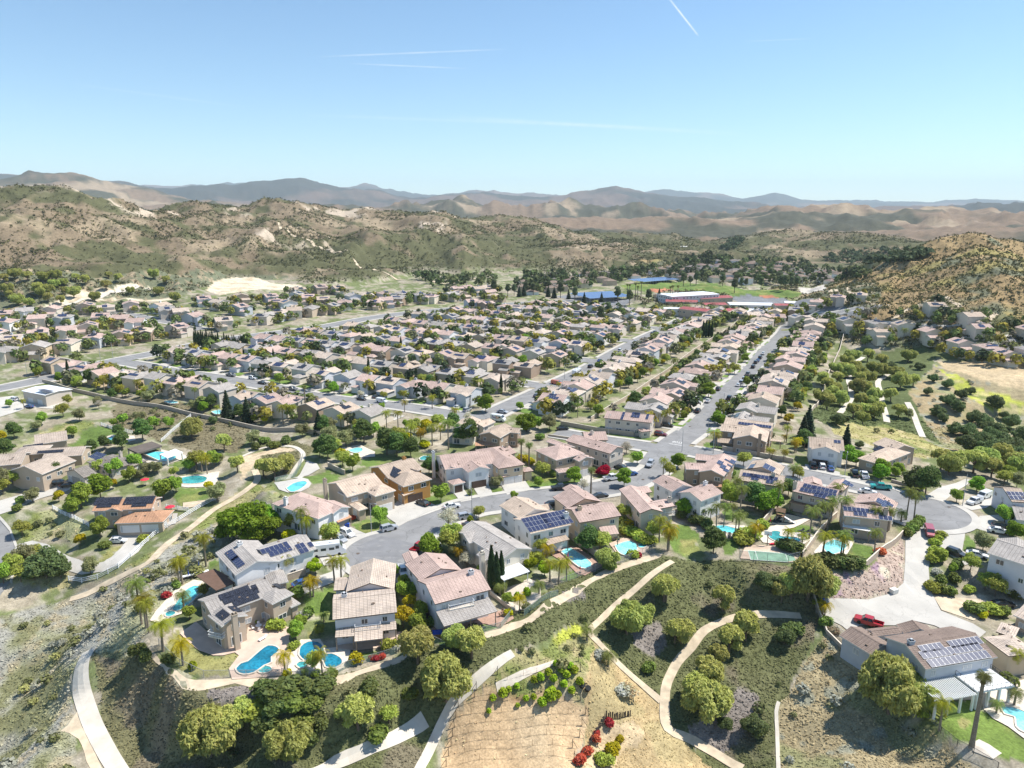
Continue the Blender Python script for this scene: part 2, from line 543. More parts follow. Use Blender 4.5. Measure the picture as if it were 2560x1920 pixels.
crack(M('asphalt'),.11,.018,.72)
plain('asphalt_patch',(.21,.21,.215),.9, var=.1, scale=.3)
plain('concrete',(.49,.465,.42),.85, var=.10, scale=.18, bump=.1)
crack(M('concrete'),.22,.014,.80)
plain('pavement',(.48,.455,.41),.85, var=.10, scale=.25)
plain('drain',(.58,.53,.45),.9, var=.14, scale=.3)
plain('trail',(.56,.46,.33),.95, var=.22, scale=.5, bump=.3)
plain('pinkdeck',(.58,.44,.35),.8, var=.12, scale=.5)
plain('coping',(.66,.58,.48),.7, var=.15, scale=1.2)
plain('brickdeck',(.40,.26,.20),.85, var=.2, scale=2.0)
plain('rubber',(.035,.05,.055),.9, var=.2)
plain('court_green',(.25,.42,.30),.8, var=.3, scale=.35)
plain('court_tan',(.55,.42,.32),.8, var=.3, scale=.4)
plain('line_white',(.75,.75,.72),.7, var=.1)
for nm, c in dict(wall_white=(.80,.79,.77), wall_cream=(.70,.63,.52), wall_tan=(.50,.405,.31), wall_brown=(.36,.27,.20), wall_grey=(.50,.52,.55),
    wall_beige=(.60,.53,.45), wall_orange=(.48,.25,.08), wall_yellow=(.66,.52,.36), wall_rust=(.33,.13,.07), wall_pale=(.66,.66,.68)).items():
 plain(nm, c, .9, var=.06, scale=.4, rand=.05)
roof_mat('roof_pink',(.54,.40,.345),(.48,.355,.305))
roof_mat('roof_tan',(.56,.445,.35),(.49,.39,.305))
roof_mat('roof_sand',(.58,.475,.385),(.49,.41,.345))
roof_mat('roof_grey',(.425,.39,.355),(.365,.335,.31))
roof_mat('roof_brown',(.295,.225,.185),(.25,.19,.16))
roof_mat('roof_orange',(.58,.33,.20),(.50,.29,.18))
roof_mat('roof_slate',(.24,.255,.28),(.20,.21,.235))
roof_mat('roof_mottle',(.34,.30,.26),(.24,.215,.19))
roof_mat('roof_red',(.38,.12,.12),(.34,.10,.105))
plain('trim',(.72,.70,.66),.7, var=.05)
plain('trim_dark',(.12,.09,.07),.7, var=.1)
plain('white_paint',(.82,.82,.80),.6, var=.05)
plain('garage_white',(.74,.72,.69),.6, var=.05)
plain('garage_brown',(.10,.065,.05),.6, var=.1)
plain('garage_grey',(.30,.29,.27),.6, var=.1)
plain('glass',(.055,.075,.09),.12, var=.3, spec=.7, scale=.3, rand=.4)
plain('blind',(.42,.45,.47),.35, var=.1, spec=.6)
plain('shutter',(.045,.05,.07),.7)
plain('patio_brown',(.14,.085,.06),.8, var=.15)
plain('metal_white',(.85,.87,.88),.35, metal=.1, var=.05)
plain('metal_dark',(.05,.05,.055),.5, metal=.4, var=.1)
plain('metal_grey',(.42,.43,.44),.5, metal=.5, var=.1)
plain('rail_white',(.82,.82,.82),.6, var=.04)
plain('block',(.46,.38,.30),.9, var=.15, scale=3)
plain('wood_dark',(.06,.05,.045),.9, var=.3, scale=4)
plain('wood',(.24,.15,.09),.85, var=.2, scale=3)
plain('bark',(.17,.13,.095),.95, var=.3, scale=6, bump=.4)
plain('bark_palm',(.25,.21,.16),.95, var=.3, scale=5, bump=.4)
plain('rock',(.42,.36,.29),.95, var=.3, scale=2, bump=.5)
plain('tank',(.70,.68,.62),.7, var=.05)
plain('red_cloth',(.62,.03,.06),.8, var=.1)
plain('blue_plastic',(.02,.08,.42),.5, var=.1)
plain('white_plastic',(.82,.82,.82),.4, var=.04)
plain('tire',(.02,.02,.02),.9, var=.1)
plain('chrome',(.6,.6,.62),.25, metal=.9, var=.05)
plain('tail_red',(.45,.01,.01),.3)
plain('head_lamp',(.8,.8,.78),.15, spec=.8)

def water_mat(name, col):
 m, t, b = _new(name)
 n = noise_node(t, 1.6,3)
 vor = t.nodes.new('ShaderNodeTexVoronoi')
 vor.feature = 'DISTANCE_TO_EDGE'
 vor.inputs['Scale'].default_value = 1.1
 tc = t.nodes.new('ShaderNodeTexCoord')
 t.links.new(tc.outputs['Object'], vor.inputs['Vector'])
 n2 = noise_node(t, .22,2)
 f = math_node(t, 'MULTIPLY', wrange(t, n.outputs['Fac'],.3,.7,.82,1.18), wrange(t, n2.outputs['Fac'],.35,.65,.72,1.4))
 f = math_node(t, 'MULTIPLY', f, wrange(t, vor.outputs['Distance'],0,.25,1.25,.92))
 t.links.new(scaled(t, col, f), b.inputs['Base Color'])
 b.inputs['Roughness'].default_value = .06
 b.inputs['Specular IOR Level'].default_value = .5
 bp = t.nodes.new('ShaderNodeBump')
 bp.inputs['Strength'].default_value = .15
 bp.inputs['Distance'].default_value = .05
 t.links.new(n.outputs['Fac'], bp.inputs['Height'])
 t.links.new(bp.outputs[0], b.inputs['Normal'])
 MATS[name] = m

water_mat('water_deep',(.012,.155,.235))
water_mat('water_aqua',(.10,.46,.50))
water_mat('water_pale',(.22,.62,.66))
water_mat('water_green',(.05,.27,.28))

def panel_mat(name, col):
 m, t, b = _new(name)
 tc = t.nodes.new('ShaderNodeTexCoord')
 br = t.nodes.new('ShaderNodeTexBrick')
 br.offset = 0
 br.inputs['Color1'].default_value = (*col, 1)
 br.inputs['Color2'].default_value = (col[0] * .8, col[1] * .8, col[2] * .85,1)
 br.inputs['Mortar'].default_value = (.16,.17,.21,1)
 br.inputs['Scale'].default_value = 1
 br.inputs['Mortar Size'].default_value = .006
 br.inputs['Brick Width'].default_value = .166
 br.inputs['Row Height'].default_value = .166
 t.links.new(tc.outputs['Object'], br.inputs['Vector'])
 t.links.new(br.outputs['Color'], b.inputs['Base Color'])
 b.inputs['Roughness'].default_value = .18
 b.inputs['Specular IOR Level'].default_value = .45
 MATS[name] = m

panel_mat('cell_blue',(.020,.030,.085))
panel_mat('cell_black',(.012,.013,.020))

def mesh_mat(name, col, alpha):
 m, t, b = _new(name)
 b.inputs['Base Color'].default_value = (*col, 1)
 b.inputs['Roughness'].default_value = .6
 out = t.nodes['Material Output']
 tr = t.nodes.new('ShaderNodeBsdfTransparent')
 mx = t.nodes.new('ShaderNodeMixShader')
 mx.inputs[0].default_value = alpha
 t.links.new(tr.outputs[0], mx.inputs[1])
 t.links.new(b.outputs[0], mx.inputs[2])
 t.links.new(mx.outputs[0], out.inputs['Surface'])
 MATS[name] = m

mesh_mat('wire_green',(.25,.36,.31),.45)
mesh_mat('wire_grey',(.32,.34,.34),.30)

# ------------------------------------------------------------------ object helpers

def put(o, parent=None):
 COL.objects.link(o)
 if parent is not None:
  o.parent = parent
 return o

def tag(o, label=None, cat=None, group=None, kind=None):
 if label:
  o['label'] = label
 if cat:
  o['category'] = cat
 if group:
  o['group'] = group
 if kind:
  o['kind'] = kind
 return o

def empty(name, loc=(0,0,0), rz=0.0):
 o = bpy.data.objects.new(name, None)
 o.empty_display_size = .5
 o.location = loc
 o.rotation_euler = (0,0, rz)
 return put(o)

class MB:

 def __init__(self):
  self.v, self.f, self.m, self.uv = [],[],[],[]

 def face(self, pts, mi=0, uvs=None):
  k = len(self.v)
  self.v.extend([tuple(p) for p in pts])
  self.f.append(tuple(range(k, k + len(pts))))
  self.m.append(mi)
  self.uv.append(uvs)
  return self

 def hexa(self, p, mi=0):
  for q in ((3,2,1,0),(4,5,6,7),(0,1,5,4),(1,2,6,5),(2,3,7,6),(3,0,4,7)):
   self.face([p[i] for i in q], mi)
  return self

 def box(self, x0, x1, y0, y1, z0, z1, mi=0):
  return self.hexa([(x0, y0, z0),(x1, y0, z0),(x1, y1, z0),(x0, y1, z0),(x0, y0, z1),(x1, y0, z1),(x1, y1, z1),(x0, y1, z1)], mi)

 def bar(self, a, b, r, mi=0, up=(0,0,1), r2=None):
  a, b = Vector(a), Vector(b)
  d = (b - a).normalized()
  u = Vector(up)
  if abs(d.dot(u)) > .95:
   u = Vector((1,0,0))
  s = d.cross(u).normalized()
  t = s.cross(d)
  r2 = r if r2 is None else r2
  P = []
  for q, rr in ((a, r),(b, r2)):
   P.append([q - s * rr - t * rr, q + s * rr - t * rr, q + s * rr + t * rr, q - s * rr + t * rr])
  self.hexa(P[0] + P[1], mi)
  return self

 def tube(self, pts, rad, n=7, mi=0, cap=True):
  rings = []
  for i, p in enumerate(pts):
   p = Vector(p)
   d = (Vector(pts[min(i + 1, len(pts) - 1)]) - Vector(pts[max(i - 1,0)])).normalized()
   u = Vector((0,0,1)) if abs(d.z) < .9 else Vector((1,0,0))
   s = d.cross(u).normalized()
   t = s.cross(d)
   rings.append([p + (s * math.cos(k * math.tau / n) + t * math.sin(k * math.tau / n)) * rad[i] for k in range(n)])
  for i in range(len(rings) - 1):
   for k in range(n):
    self.face([rings[i][k], rings[i][(k + 1) % n], rings[i + 1][(k + 1) % n], rings[i + 1][k]], mi)
  if cap:
   self.face(rings[-1], mi)
   self.face(rings[0][::-1], mi)
  return self

 def mesh(self, name, mats, smooth=False):
  me = bpy.data.meshes.new(name)
  me.from_pydata(self.v, [], self.f)
  for q in mats:
   me.materials.append(M(q) if isinstance(q, str) else q)
  me.polygons.foreach_set('material_index', self.m)
  if any(u is not None for u in self.uv):
   ul = me.uv_layers.new(name='UVMap')
   flat = []
   for f, u in zip(self.f, self.uv):
    for i in range(len(f)):
     flat.extend(u[i] if u is not None else (0.0,0.0))
   ul.data.foreach_set('uv', flat)
  if smooth:
   me.polygons.foreach_set('use_smooth',[True] * len(self.f))
  me.update()
  return me

 def build(self, name, mats, parent=None, smooth=False):
  return put(bpy.data.objects.new(name, self.mesh(name, mats if isinstance(mats, (list, tuple)) else [mats], smooth)), parent)

def np_mesh(name, V, Fq, col=None, mat=None, smooth=False):
 me = bpy.data.meshes.new(name)
 n, k = Fq.shape
 me.vertices.add(len(V))
 me.vertices.foreach_set('co', np.ascontiguousarray(V, dtype=np.float32).ravel())
 me.loops.add(n * k)
 me.loops.foreach_set('vertex_index', np.ascontiguousarray(Fq, dtype=np.int32).ravel())
 me.polygons.add(n)
 me.polygons.foreach_set('loop_start', np.arange(0, n * k, k, dtype=np.int32))
 if smooth:
  me.polygons.foreach_set('use_smooth', np.ones(n, dtype=bool))
 if col is not None:
  a = me.color_attributes.new('Col','FLOAT_COLOR','POINT')
  c4 = np.ones((len(V),4), dtype=np.float32)
  c4[:, :3] = col
  a.data.foreach_set('color', c4.ravel())
 if mat:
  me.materials.append(M(mat))
 me.update(calc_edges=True)
 return me

def copy_tree(o, parent=None):
 c = o.copy()
 COL.objects.link(c)
 c.parent = parent
 for ch in list(o.children):
  copy_tree(ch, c)
 return c

def inpoly(x, y, poly):
 m = np.zeros(x.shape, bool)
 j = len(poly) - 1
 for i in range(len(poly)):
  xi, yi = poly[i][:2]
  xj, yj = poly[j][:2]
  if yi != yj:
   m ^= ((yi > y) != (yj > y)) & (x < (xj - xi) * (y - yi) / (yj - yi) + xi)
  j = i
 return m

# ------------------------------------------------------------------ what covers the ground where
PAL = dict(town=(.31,.27,.20), lawn=(.125,.185,.045), lawndry=(.27,.255,.10), cover=(.128,.135,.060), sage=(.305,.295,.25), dry=(.44,.33,.175),
  vine=(.56,.40,.235), weed=(.31,.285,.135), ygreen=(.40,.42,.07), sand=(.64,.55,.41), lavgrey=(.235,.205,.18), drysage=(.34,.28,.165),
  iceplant=(.40,.31,.255), pathdirt=(.58,.46,.31), weedgreen=(.33,.33,.17), coverbrown=(.19,.165,.10), drygreen=(.36,.325,.135),
  tan=(.53,.41,.25), reddirt=(.45,.19,.11), asph=(.20,.205,.215), lot=(.52,.48,.42), greenslope=(.145,.155,.095), coverg=(.105,.128,.05), lawnb=(.155,.22,.05))
AREA = [
 ('D','sage',[(-400,1420),(0,1330),(150,1290),(260,1240),(400,1170),(520,1090),(600,1100),(480,1180),(420,1260),(330,1330),(300,1400),(200,1410),(160,1500),(160,1700),(-500,1900)]),
 ('D','cover',[(200,1410),(300,1400),(340,1420),(400,1480),(600,1475),(720,1465),(840,1430),(960,1390),(1100,1330),(1250,1245),(1420,1200),(1660,1215),(1750,1235),(1770,1300),(1760,1370),(1710,1480),(1680,1800),(1500,1800),(1450,1590),(1430,1560),(1290,1370),(1230,1350),(1110,1410),(1000,1480),(920,1600),(860,1800),(260,1800)]),
 ('c7','weed',[(1190,820),(1350,800),(1600,660),(1680,720),(1640,1000),(1600,1110),(1330,1060),(1060,1000),(900,1100),(850,1130)]),
 ('c7','vine',[(800,1240),(900,1100),(1060,1010),(1330,1060),(1500,1090),(1600,1110),(1660,1170),(1640,1330),(1580,1460),(1540,1800),(700,1800),(770,1420)]),
 ('c7','ygreen',[(1370,790),(1420,740),(1560,640),(1610,650),(1600,700),(1480,760),(1390,810)]),
 ('c7','dry',[(1680,720),(1720,800),(1830,890),(2000,1030),(2100,1110),(2110,1280),(2240,1350),(2500,1560),(2600,1800),(1540,1800),(1640,1330),(1660,1170),(1610,1100),(1640,1000)]),
 ('c7','tan',[(1740,1250),(1920,1230),(1990,1300),(1960,1380),(1860,1420),(1780,1600),(1600,1560),(1680,1400)]),
 ('c8','lavgrey',[(460,1030),(560,1060),(600,1200),(500,1300),(380,1420),(200,1400),(150,1270),(330,1150)]),
 ('c7','lavgrey',[(1900,660),(2080,620),(2120,760),(2060,850),(1950,800)]),
 ('c7','lavgrey',[(1480,450),(1600,420),(1640,460),(1520,510)]),
 ('c6','lavgrey',[(1280,1050),(1500,1020),(1600,1060),(1560,1140),(1400,1150),(1290,1110)]),
 ('c8','drysage',[(960,740),(1000,700),(1100,780),(1220,900),(1300,1100),(1500,1220),(1640,1300),(1800,1420),(2100,1700),(700,1800),(690,1350),(700,1140),(800,1040),(860,900),(900,820)]),
 ('c8','iceplant',[(1000,470),(1000,330),(1230,310),(1370,200),(1470,110),(1480,250),(1470,390),(1390,450),(1240,490),(1000,490)]),
 ('z6','lawnb',[(1220,1260),(1500,1210),(1790,1200),(1800,1290),(1900,1390),(2050,1470),(2120,1560),(2300,1640),(2300,1900),(1850,1720),(1700,1640),(1500,1600),(1350,1500),(1230,1360)]),
 ('z6','lawndry',[(1560,1400),(1640,1390),(1700,1430),(1660,1500),(1580,1480)]),
 ('z6','lawn',[(940,450),(1080,405),(1170,460),(1060,500),(1000,510)]),
 ('z5','lawn',[(300,1000),(390,930),(480,940),(600,1030),(560,1100),(600,1180),(440,1240),(330,1190),(290,1120)]),
 ('z5','lawn',[(850,1070),(1010,1060),(1010,1150),(960,1230),(830,1240)]),
 ('z5','lawndry',[(400,1080),(540,1070),(560,1110),(450,1140)]),
 ('z5','lawn',[(810,810),(880,750),(950,760),(950,900),(860,900)]),
 ('z5','lawn',[(1430,970),(1650,920),(1750,950),(1700,1000),(1550,1010),(1440,990)]),
 ('c5','lawn',[(1110,1260),(1170,1175),(1270,1190),(1300,1240),(1230,1290),(1150,1280)]),
 ('c5','lawn',[(1845,1120),(1925,1180),(1910,1230),(1830,1220)]),
 ('c5','lawn',[(240,560),(300,560),(360,590),(560,640),(680,670),(790,690),(780,700),(600,670),(420,640),(260,600)]),
 ('c5','lawn',[(1260,790),(1480,840),(1480,860),(1300,830)]),
 ('c5','lawn',[(800,700),(830,640),(870,640),(890,700)]),
 ('z3','lawn',[(370,465),(640,380),(760,450),(640,530),(480,510),(430,475)]),
 ('z3','lawn',[(970,270),(1250,250),(1200,330),(1080,350),(980,340)]),
 ('z3','lawn',[(880,930),(1170,830),(1290,890),(1190,950),(1060,1020),(1000,1020)]),
 ('z3','lawn',[(1590,660),(1700,640),(1830,700),(1800,750),(1690,750)]),
 ('z3','lawn',[(1800,650),(1880,610),(1970,690),(1920,700)]),
 ('z3','lawn',[(1995,600),(2090,590),(2145,655),(2060,670)]),
 ('z3','lawndry',[(520,1110),(640,1080),(830,1150),(780,1180),(540,1190)]),
 ('z3','weedgreen',[(0,680),(140,600),(250,640),(120,700)]),
 ('z4','lawn',[(275,680),(400,670),(470,735),(340,745)]),
 ('z4','lawn',[(650,610),(780,560),(1000,580),(1200,580),(1200,640),(900,670),(710,700)]),
 ('z4','lawn',[(1370,570),(1550,490),(1640,540),(1480,580),(1400,600)]),
 ('z4','lawn',[(1050,30),(1400,120),(1700,170),(2050,190),(2000,205),(1650,190),(1300,140)]),
 ('z4','lawn',[(1010,1600),(1120,1490),(1210,1550),(1090,1620)]),
 ('z1','lawndry',[(-60,1210),(60,1130),(60,1200),(220,1350),(380,1420),(600,1370),(630,1400),(540,1500),(530,1600),(280,1610),(40,1500),(-100,1300)]),
 ('z1','lawn',[(1270,830),(1450,740),(1560,700),(1560,980),(1430,990),(1300,960)]),
 ('z1','lawndry',[(1300,1180),(1430,1090),(1420,1200),(1330,1260)]),
 ('z1','lawnb',[(1830,1380),(2050,1340),(2090,1400),(1850,1440)]),
 ('z1','lawn',[(300,510),(420,410),(430,490),(340,520)]),
 ('z2','lawn',[(1100,1160),(1240,1150),(1480,1170),(1220,1260),(1090,1200)]),
 ('z2','lawn',[(1640,1060),(1780,1030),(1810,1080),(1640,1130)]),
 ('z7','lawn',[(410,170),(480,80),(560,55),(740,100),(690,120),(600,125),(580,160),(500,215),(430,200)]),
 ('z7','lawn',[(990,470),(1040,410),(1170,410),(1220,460),(1060,520)]),
 ('z7','lawn',[(960,290),(1060,240),(1120,230),(1050,300)]),
 ('z7','lawndry',[(580,820),(650,750),(705,750),(640,800),(560,840)]),
 ('z7','weedgreen',[(200,560),(300,530),(400,570),(520,640),(500,700),(420,730),(330,700),(160,720),(100,690)]),
 ('z7','weedgreen',[(60,180),(250,90),(400,30),(560,40),(420,120),(300,110),(150,170)]),
 ('z7','weed',[(120,770),(330,870),(400,930),(420,980),(250,990),(60,960)]),
 ('c3','coverbrown',[(730,290),(900,270),(1230,350),(1210,370),(1100,420),(1000,540),(1020,560),(820,490),(700,440),(680,360)]),
 ('c3','coverbrown',[(1020,560),(1210,360),(1550,440),(1500,560),(1450,620),(1180,610)]),
 ('c3','pathdirt',[(1480,640),(1700,580),(1830,600),(1560,700),(1480,800)]),
 ('c3','cover',[(1600,640),(1840,610),(1830,700),(1700,790),(1590,760)]),
 ('c3','cover',[(1500,560),(1780,540),(1950,590),(1880,640),(1800,590),(1600,590)]),
 ('c3','weed',[(930,1290),(1300,960),(1600,800),(1700,850),(1500,950),(1200,1130),(700,1380),(650,1380)]),
 ('c5','coverg',[(900,360),(1010,240),(1180,20),(1700,-60),(1650,100),(1500,250),(1640,480),(1700,560),(1580,520),(1350,440),(1020,460),(890,400)]),
 ('c5','drygreen',[(1020,460),(1350,440),(1580,520),(1750,600),(1700,650),(1500,650),(1200,540),(1050,510)]),
 ('c5','drysage',[(1650,100),(2312,140),(2400,600),(1800,620),(1640,480),(1500,250)]),
 ('c5','ygreen',[(1650,70),(1750,130),(1900,220),(2312,330),(2312,370),(1950,330),(1800,250)]),
 ('c5','tan',[(1680,60),(1900,50),(2312,90),(2312,250),(1950,180),(1750,120)]),
 ('c2','lawn',[(470,545),(560,520),(730,525),(900,540),(1265,575),(1240,592),(1000,604),(860,570),(700,565),(560,566)]),
 ('c2','reddirt',[(585,562),(660,555),(700,565),(620,574)]),
 ('c2','reddirt',[(1025,590),(1120,582),(1155,595),(1060,604)]),
 ('s1','asph',[(470,115),(560,100),(730,118),(880,140),(1110,175),(1060,200),(830,190),(700,160),(560,150)]),
 ('c2','asph',[(1180,605),(1320,600),(1540,650),(1510,682),(1280,675),(1150,645)]),
 ('c2','lot',[(1230,548),(1340,545),(1360,560),(1250,578)]),
 ('c2','asph',[(180,590),(330,570),(520,600),(480,630),(330,620)]),
 ('e1','greenslope',[(-300,0),(500,0),(980,60),(1900,0),(2600,20),(2000,60),(1750,110),(1500,230),(600,250),(350,300),(-300,330)]),
 ('e1','sand',[(980,130),(1110,100),(1310,140),(1300,160),(1000,168)]),
 ('e1','sand',[(600,180),(830,140),(1080,170),(900,222),(620,262),(560,300),(350,320),(500,250)]),
 ('e1','sand',[(1780,160),(1850,80),(2100,45),(2260,60),(2260,150),(1900,200)]),
 ('e1','sand',[(640,250),(880,225),(1500,225),(1480,240),(900,250),(640,290)]),
 ('e2','sand',[(0,80),(100,40),(250,90),(540,110),(540,140),(250,150),(0,160)]),
 ('e4','cover',[(1290,582),(1420,505),(1560,420),(1660,425),(1760,500),(1740,530),(1720,590)]),
 ('e4','cover',[(1690,590),(1780,505),(1900,570),(1880,595)]),
 ('e4','cover',[(1930,590),(2030,540),(2160,580),(2300,640),(2300,700),(2000,640)]),
 ('e4','greenslope',[(640,410),(900,320),(1000,300),(1180,350),(1160,430),(1090,505),(860,480),(700,450)]),
]

def lerp(a, b, t):
 return a + (b - a) * t[:, None]

def cover_at(x, y):
 n1, n2 = fbm(x / 38, y / 38,4,101), fbm(x / 9, y / 9,3,103)
 n3 = fbm(x / 3.2, y / 3.2,2,105)
 r = np.hypot(x, y)
 N = len(x)
 col = np.tile(np.array(PAL['town']),(N, 1))
 col = lerp(col, np.array((.15,.175,.07)), ss(.38,.56, n2))
 col = lerp(col, np.array((.46,.41,.33)), ss(.60,.75, n3) * .6)
 cls = np.zeros(N, int)
 names = list(PAL)
 # countryside outside the town
 hh = hills_h(x, y)
 az = np.degrees(np.arctan2(x, y))
 wild = np.maximum(ss(2,9, hh), np.maximum(ss(900,1250, r), ss(45,60, np.abs(az))))
 brown = np.tile(np.array((.205,.158,.103)),(N, 1))
 g = fbm(x / 120, y / 120,4,201)
 g2 = fbm(x / 24, y / 24,3,203)
 low = 1 - ss(8,55, hh)
 olive = np.array((.098,.098,.048))
 brown = lerp(brown, np.array((.285,.225,.15)), ss(.56,.70, fbm(x / 60, y / 60,3,207)))
 brown = lerp(brown, olive, ss(.44,.54, g * .55 + g2 * .45 + low * .10))
 oc = ridged(x / 75, y / 75,4,211)
 brown = lerp(brown, np.array((.46,.38,.29)), ss(.76,.84, oc) * ss(18,45, hh) * ss(.50,.62, fbm(x / 150, y / 150,2,215)) * (r > 900))
 gold = np.tile(np.array((.33,.235,.12)),(N, 1))
 gold = lerp(gold, np.array((.30,.25,.095)), ss(.54,.66, fbm(x / 45, y / 45,3,221)))
 gold = lerp(gold, np.array((.17,.175,.11)), ss(.54,.62, g2 * .6 + .4 * g + .20 * (1 - ss(6,24, hh)) - .05))
 rh = ((x > 180) & (r < 1050)).astype(float)
 wildc = lerp(brown, gold, rh)
 farc = lerp(np.tile(np.array((.20,.145,.10)),(N, 1)), np.array((.075,.075,.052)), ss(.43,.54, fbm(x / 330, y / 330,5,231)))
 farc = lerp(farc, np.array((.31,.24,.165)), ss(.62,.72, fbm(x / 260, y / 260,4,233)))
 wildc = lerp(wildc, farc, ss(1450,1900, r))
 mt = lerp(np.tile(np.array((.058,.062,.058)),(N, 1)), np.array((.145,.11,.095)), ss(.50,.66, fbm(x / 900, y / 900,5,241)))
 wildc = lerp(wildc, mt, ss(5200,7000, r + 900 * (fbm(x / 1500, y / 1500,2,243) - .5)))
 col = lerp(col, wildc, wild)
 for c, k, pts in AREA_W:
  px, py = pts[:, 0], pts[:, 1]
  jx, jy = (n3 - .5) * 1.6,(n2 - .5) * 1.6
  m = (x > px.min() - 2) & (x < px.max() + 2) & (y > py.min() - 2) & (y < py.max() + 2)
  if not m.any():
   continue
  q = np.zeros(N, bool)
  q[m] = inpoly(x[m] + jx[m], y[m] + jy[m], pts)
  if not q.any():
   continue
  base = np.tile(np.array(PAL[k]),(int(q.sum()),1))
  a, b, d = n1[q], n2[q], n3[q]
  if k == 'cover':
   base = lerp(base, np.array((.165,.155,.08)), ss(.45,.6, a))
   base = lerp(base, np.array((.20,.165,.12)), ss(.60,.72, b) * .7)
  elif k == 'sage':
   base = lerp(base, np.array((.30,.30,.15)), ss(.58,.70, a * .6 + b * .4) * .7)
   base = lerp(base, np.array((.42,.35,.22)), ss(.60,.68, d) * .6)
   base = lerp(base, np.array((.17,.17,.08)), ss(.60,.70, b) * .8)
  elif k in ('drysage','dry'):
   base = lerp(base, np.array((.24,.245,.12)), ss(.50,.62, b) * (.85 if k == 'drysage' else .3))
   base = lerp(base, np.array((.33,.235,.13)), ss(.60,.70, a) * .4)
   if k == 'drysage':
    base = lerp(base, np.array((.28,.275,.205)), ss(.66,.74, d))
  elif k == 'vine':
   base = lerp(base, np.array((.64,.50,.32)), ss(.45,.62, a))
   base = lerp(base, np.array((.47,.29,.15)), ss(.58,.7, b))
  elif k == 'iceplant':
   base = lerp(base, np.array((.30,.20,.27)), ss(.50,.62, b) * .8)
   base = lerp(base, np.array((.17,.20,.07)), ss(.62,.68, d) * .7)
   base = lerp(base, np.array((.55,.47,.36)), ss(.6,.7, d))
  elif k in ('weed','weedgreen','drygreen','ygreen'):
   base = lerp(base, np.array((.20,.225,.07)), ss(.5,.62, b))
   base = lerp(base, np.array((.47,.38,.22)), ss(.58,.68, d) * .6)
  elif k.startswith('lawn'):
   base = lerp(base, np.array((.27,.26,.09)), ss(.56,.72, b) * .6)
  elif k == 'greenslope':
   base = lerp(base, np.array((.33,.26,.17)), ss(.56,.66, b * .5 + d * .5))
  elif k in ('sand','pathdirt','tan'):
   base = lerp(base, np.array((.42,.33,.21)), ss(.52,.68, b) * .7)
  col[q] = base
  cls[q] = names.index(k)
 return col, cls, hh

AREA_W = [(c, k, grounds(c, p)[:, :2]) for c, k, p in AREA]

# the ground: one sheet, fine in front of the viewpoint and coarser outwards
rad = [0.0,12,24,36,46,54,62]
while rad[-1] < 1800:
 rad.append(rad[-1] * (1.0078 if rad[-1] < 650 else 1.0058))
while rad[-1] < 27000:
 rad.append(rad[-1] * 1.017)
rad = np.array(rad)
ang = np.concatenate([np.arange(-180,-47,3.5), np.arange(-46,46.01,0.14), np.arange(49,179,3.5)])
A, RR = np.meshgrid(np.radians(ang), rad)
gx, gy = (RR * np.sin(A)).ravel(),(RR * np.cos(A)).ravel()
gz = np.empty_like(gx)
gc = np.empty((len(gx),3))
for i in range(0, len(gx),60000):
 s_ = slice(i, i + 60000)
 gz[s_] = Hgt(gx[s_], gy[s_])
 gc[s_] = cover_at(gx[s_], gy[s_])[0]
na, nr = len(ang), len(rad)
I, J = np.meshgrid(np.arange(nr - 1), np.arange(na), indexing='ij')
J2 = (J + 1) % na
Fq = np.stack([I * na + J, I * na + J2,(I + 1) * na + J2,(I + 1) * na + J],-1).reshape(-1,4)[:, ::-1]
gmesh = np_mesh('ground', np.stack([gx, gy, gz],1), Fq, gc, 'ground', smooth=True)
ground_ob = put(bpy.data.objects.new('ground', gmesh))
tag(ground_ob, kind='structure')
GZ = gz.reshape(nr, na)
ANGX = np.concatenate([ang, [ang[0] + 360]])
GZX = np.concatenate([GZ, GZ[:, :1]],1)

def Hgt(x, y):
 x = np.atleast_1d(np.asarray(x, float))
 y = np.atleast_1d(np.asarray(y, float))
 r = np.hypot(x, y)
 a = np.degrees(np.arctan2(x, y))
 i = np.clip(np.searchsorted(rad, r) - 1,0, len(rad) - 2)
 j = np.clip(np.searchsorted(ANGX, a) - 1,0, len(ANGX) - 2)
 fr = np.clip((r - rad[i]) / (rad[i + 1] - rad[i]),0,1)
 fa = (a - ANGX[j]) / (ANGX[j + 1] - ANGX[j])
 return (GZX[i, j] * (1 - fa) + GZX[i, j + 1] * fa) * (1 - fr) + (GZX[i + 1, j] * (1 - fa) + GZX[i + 1, j + 1] * fa) * fr

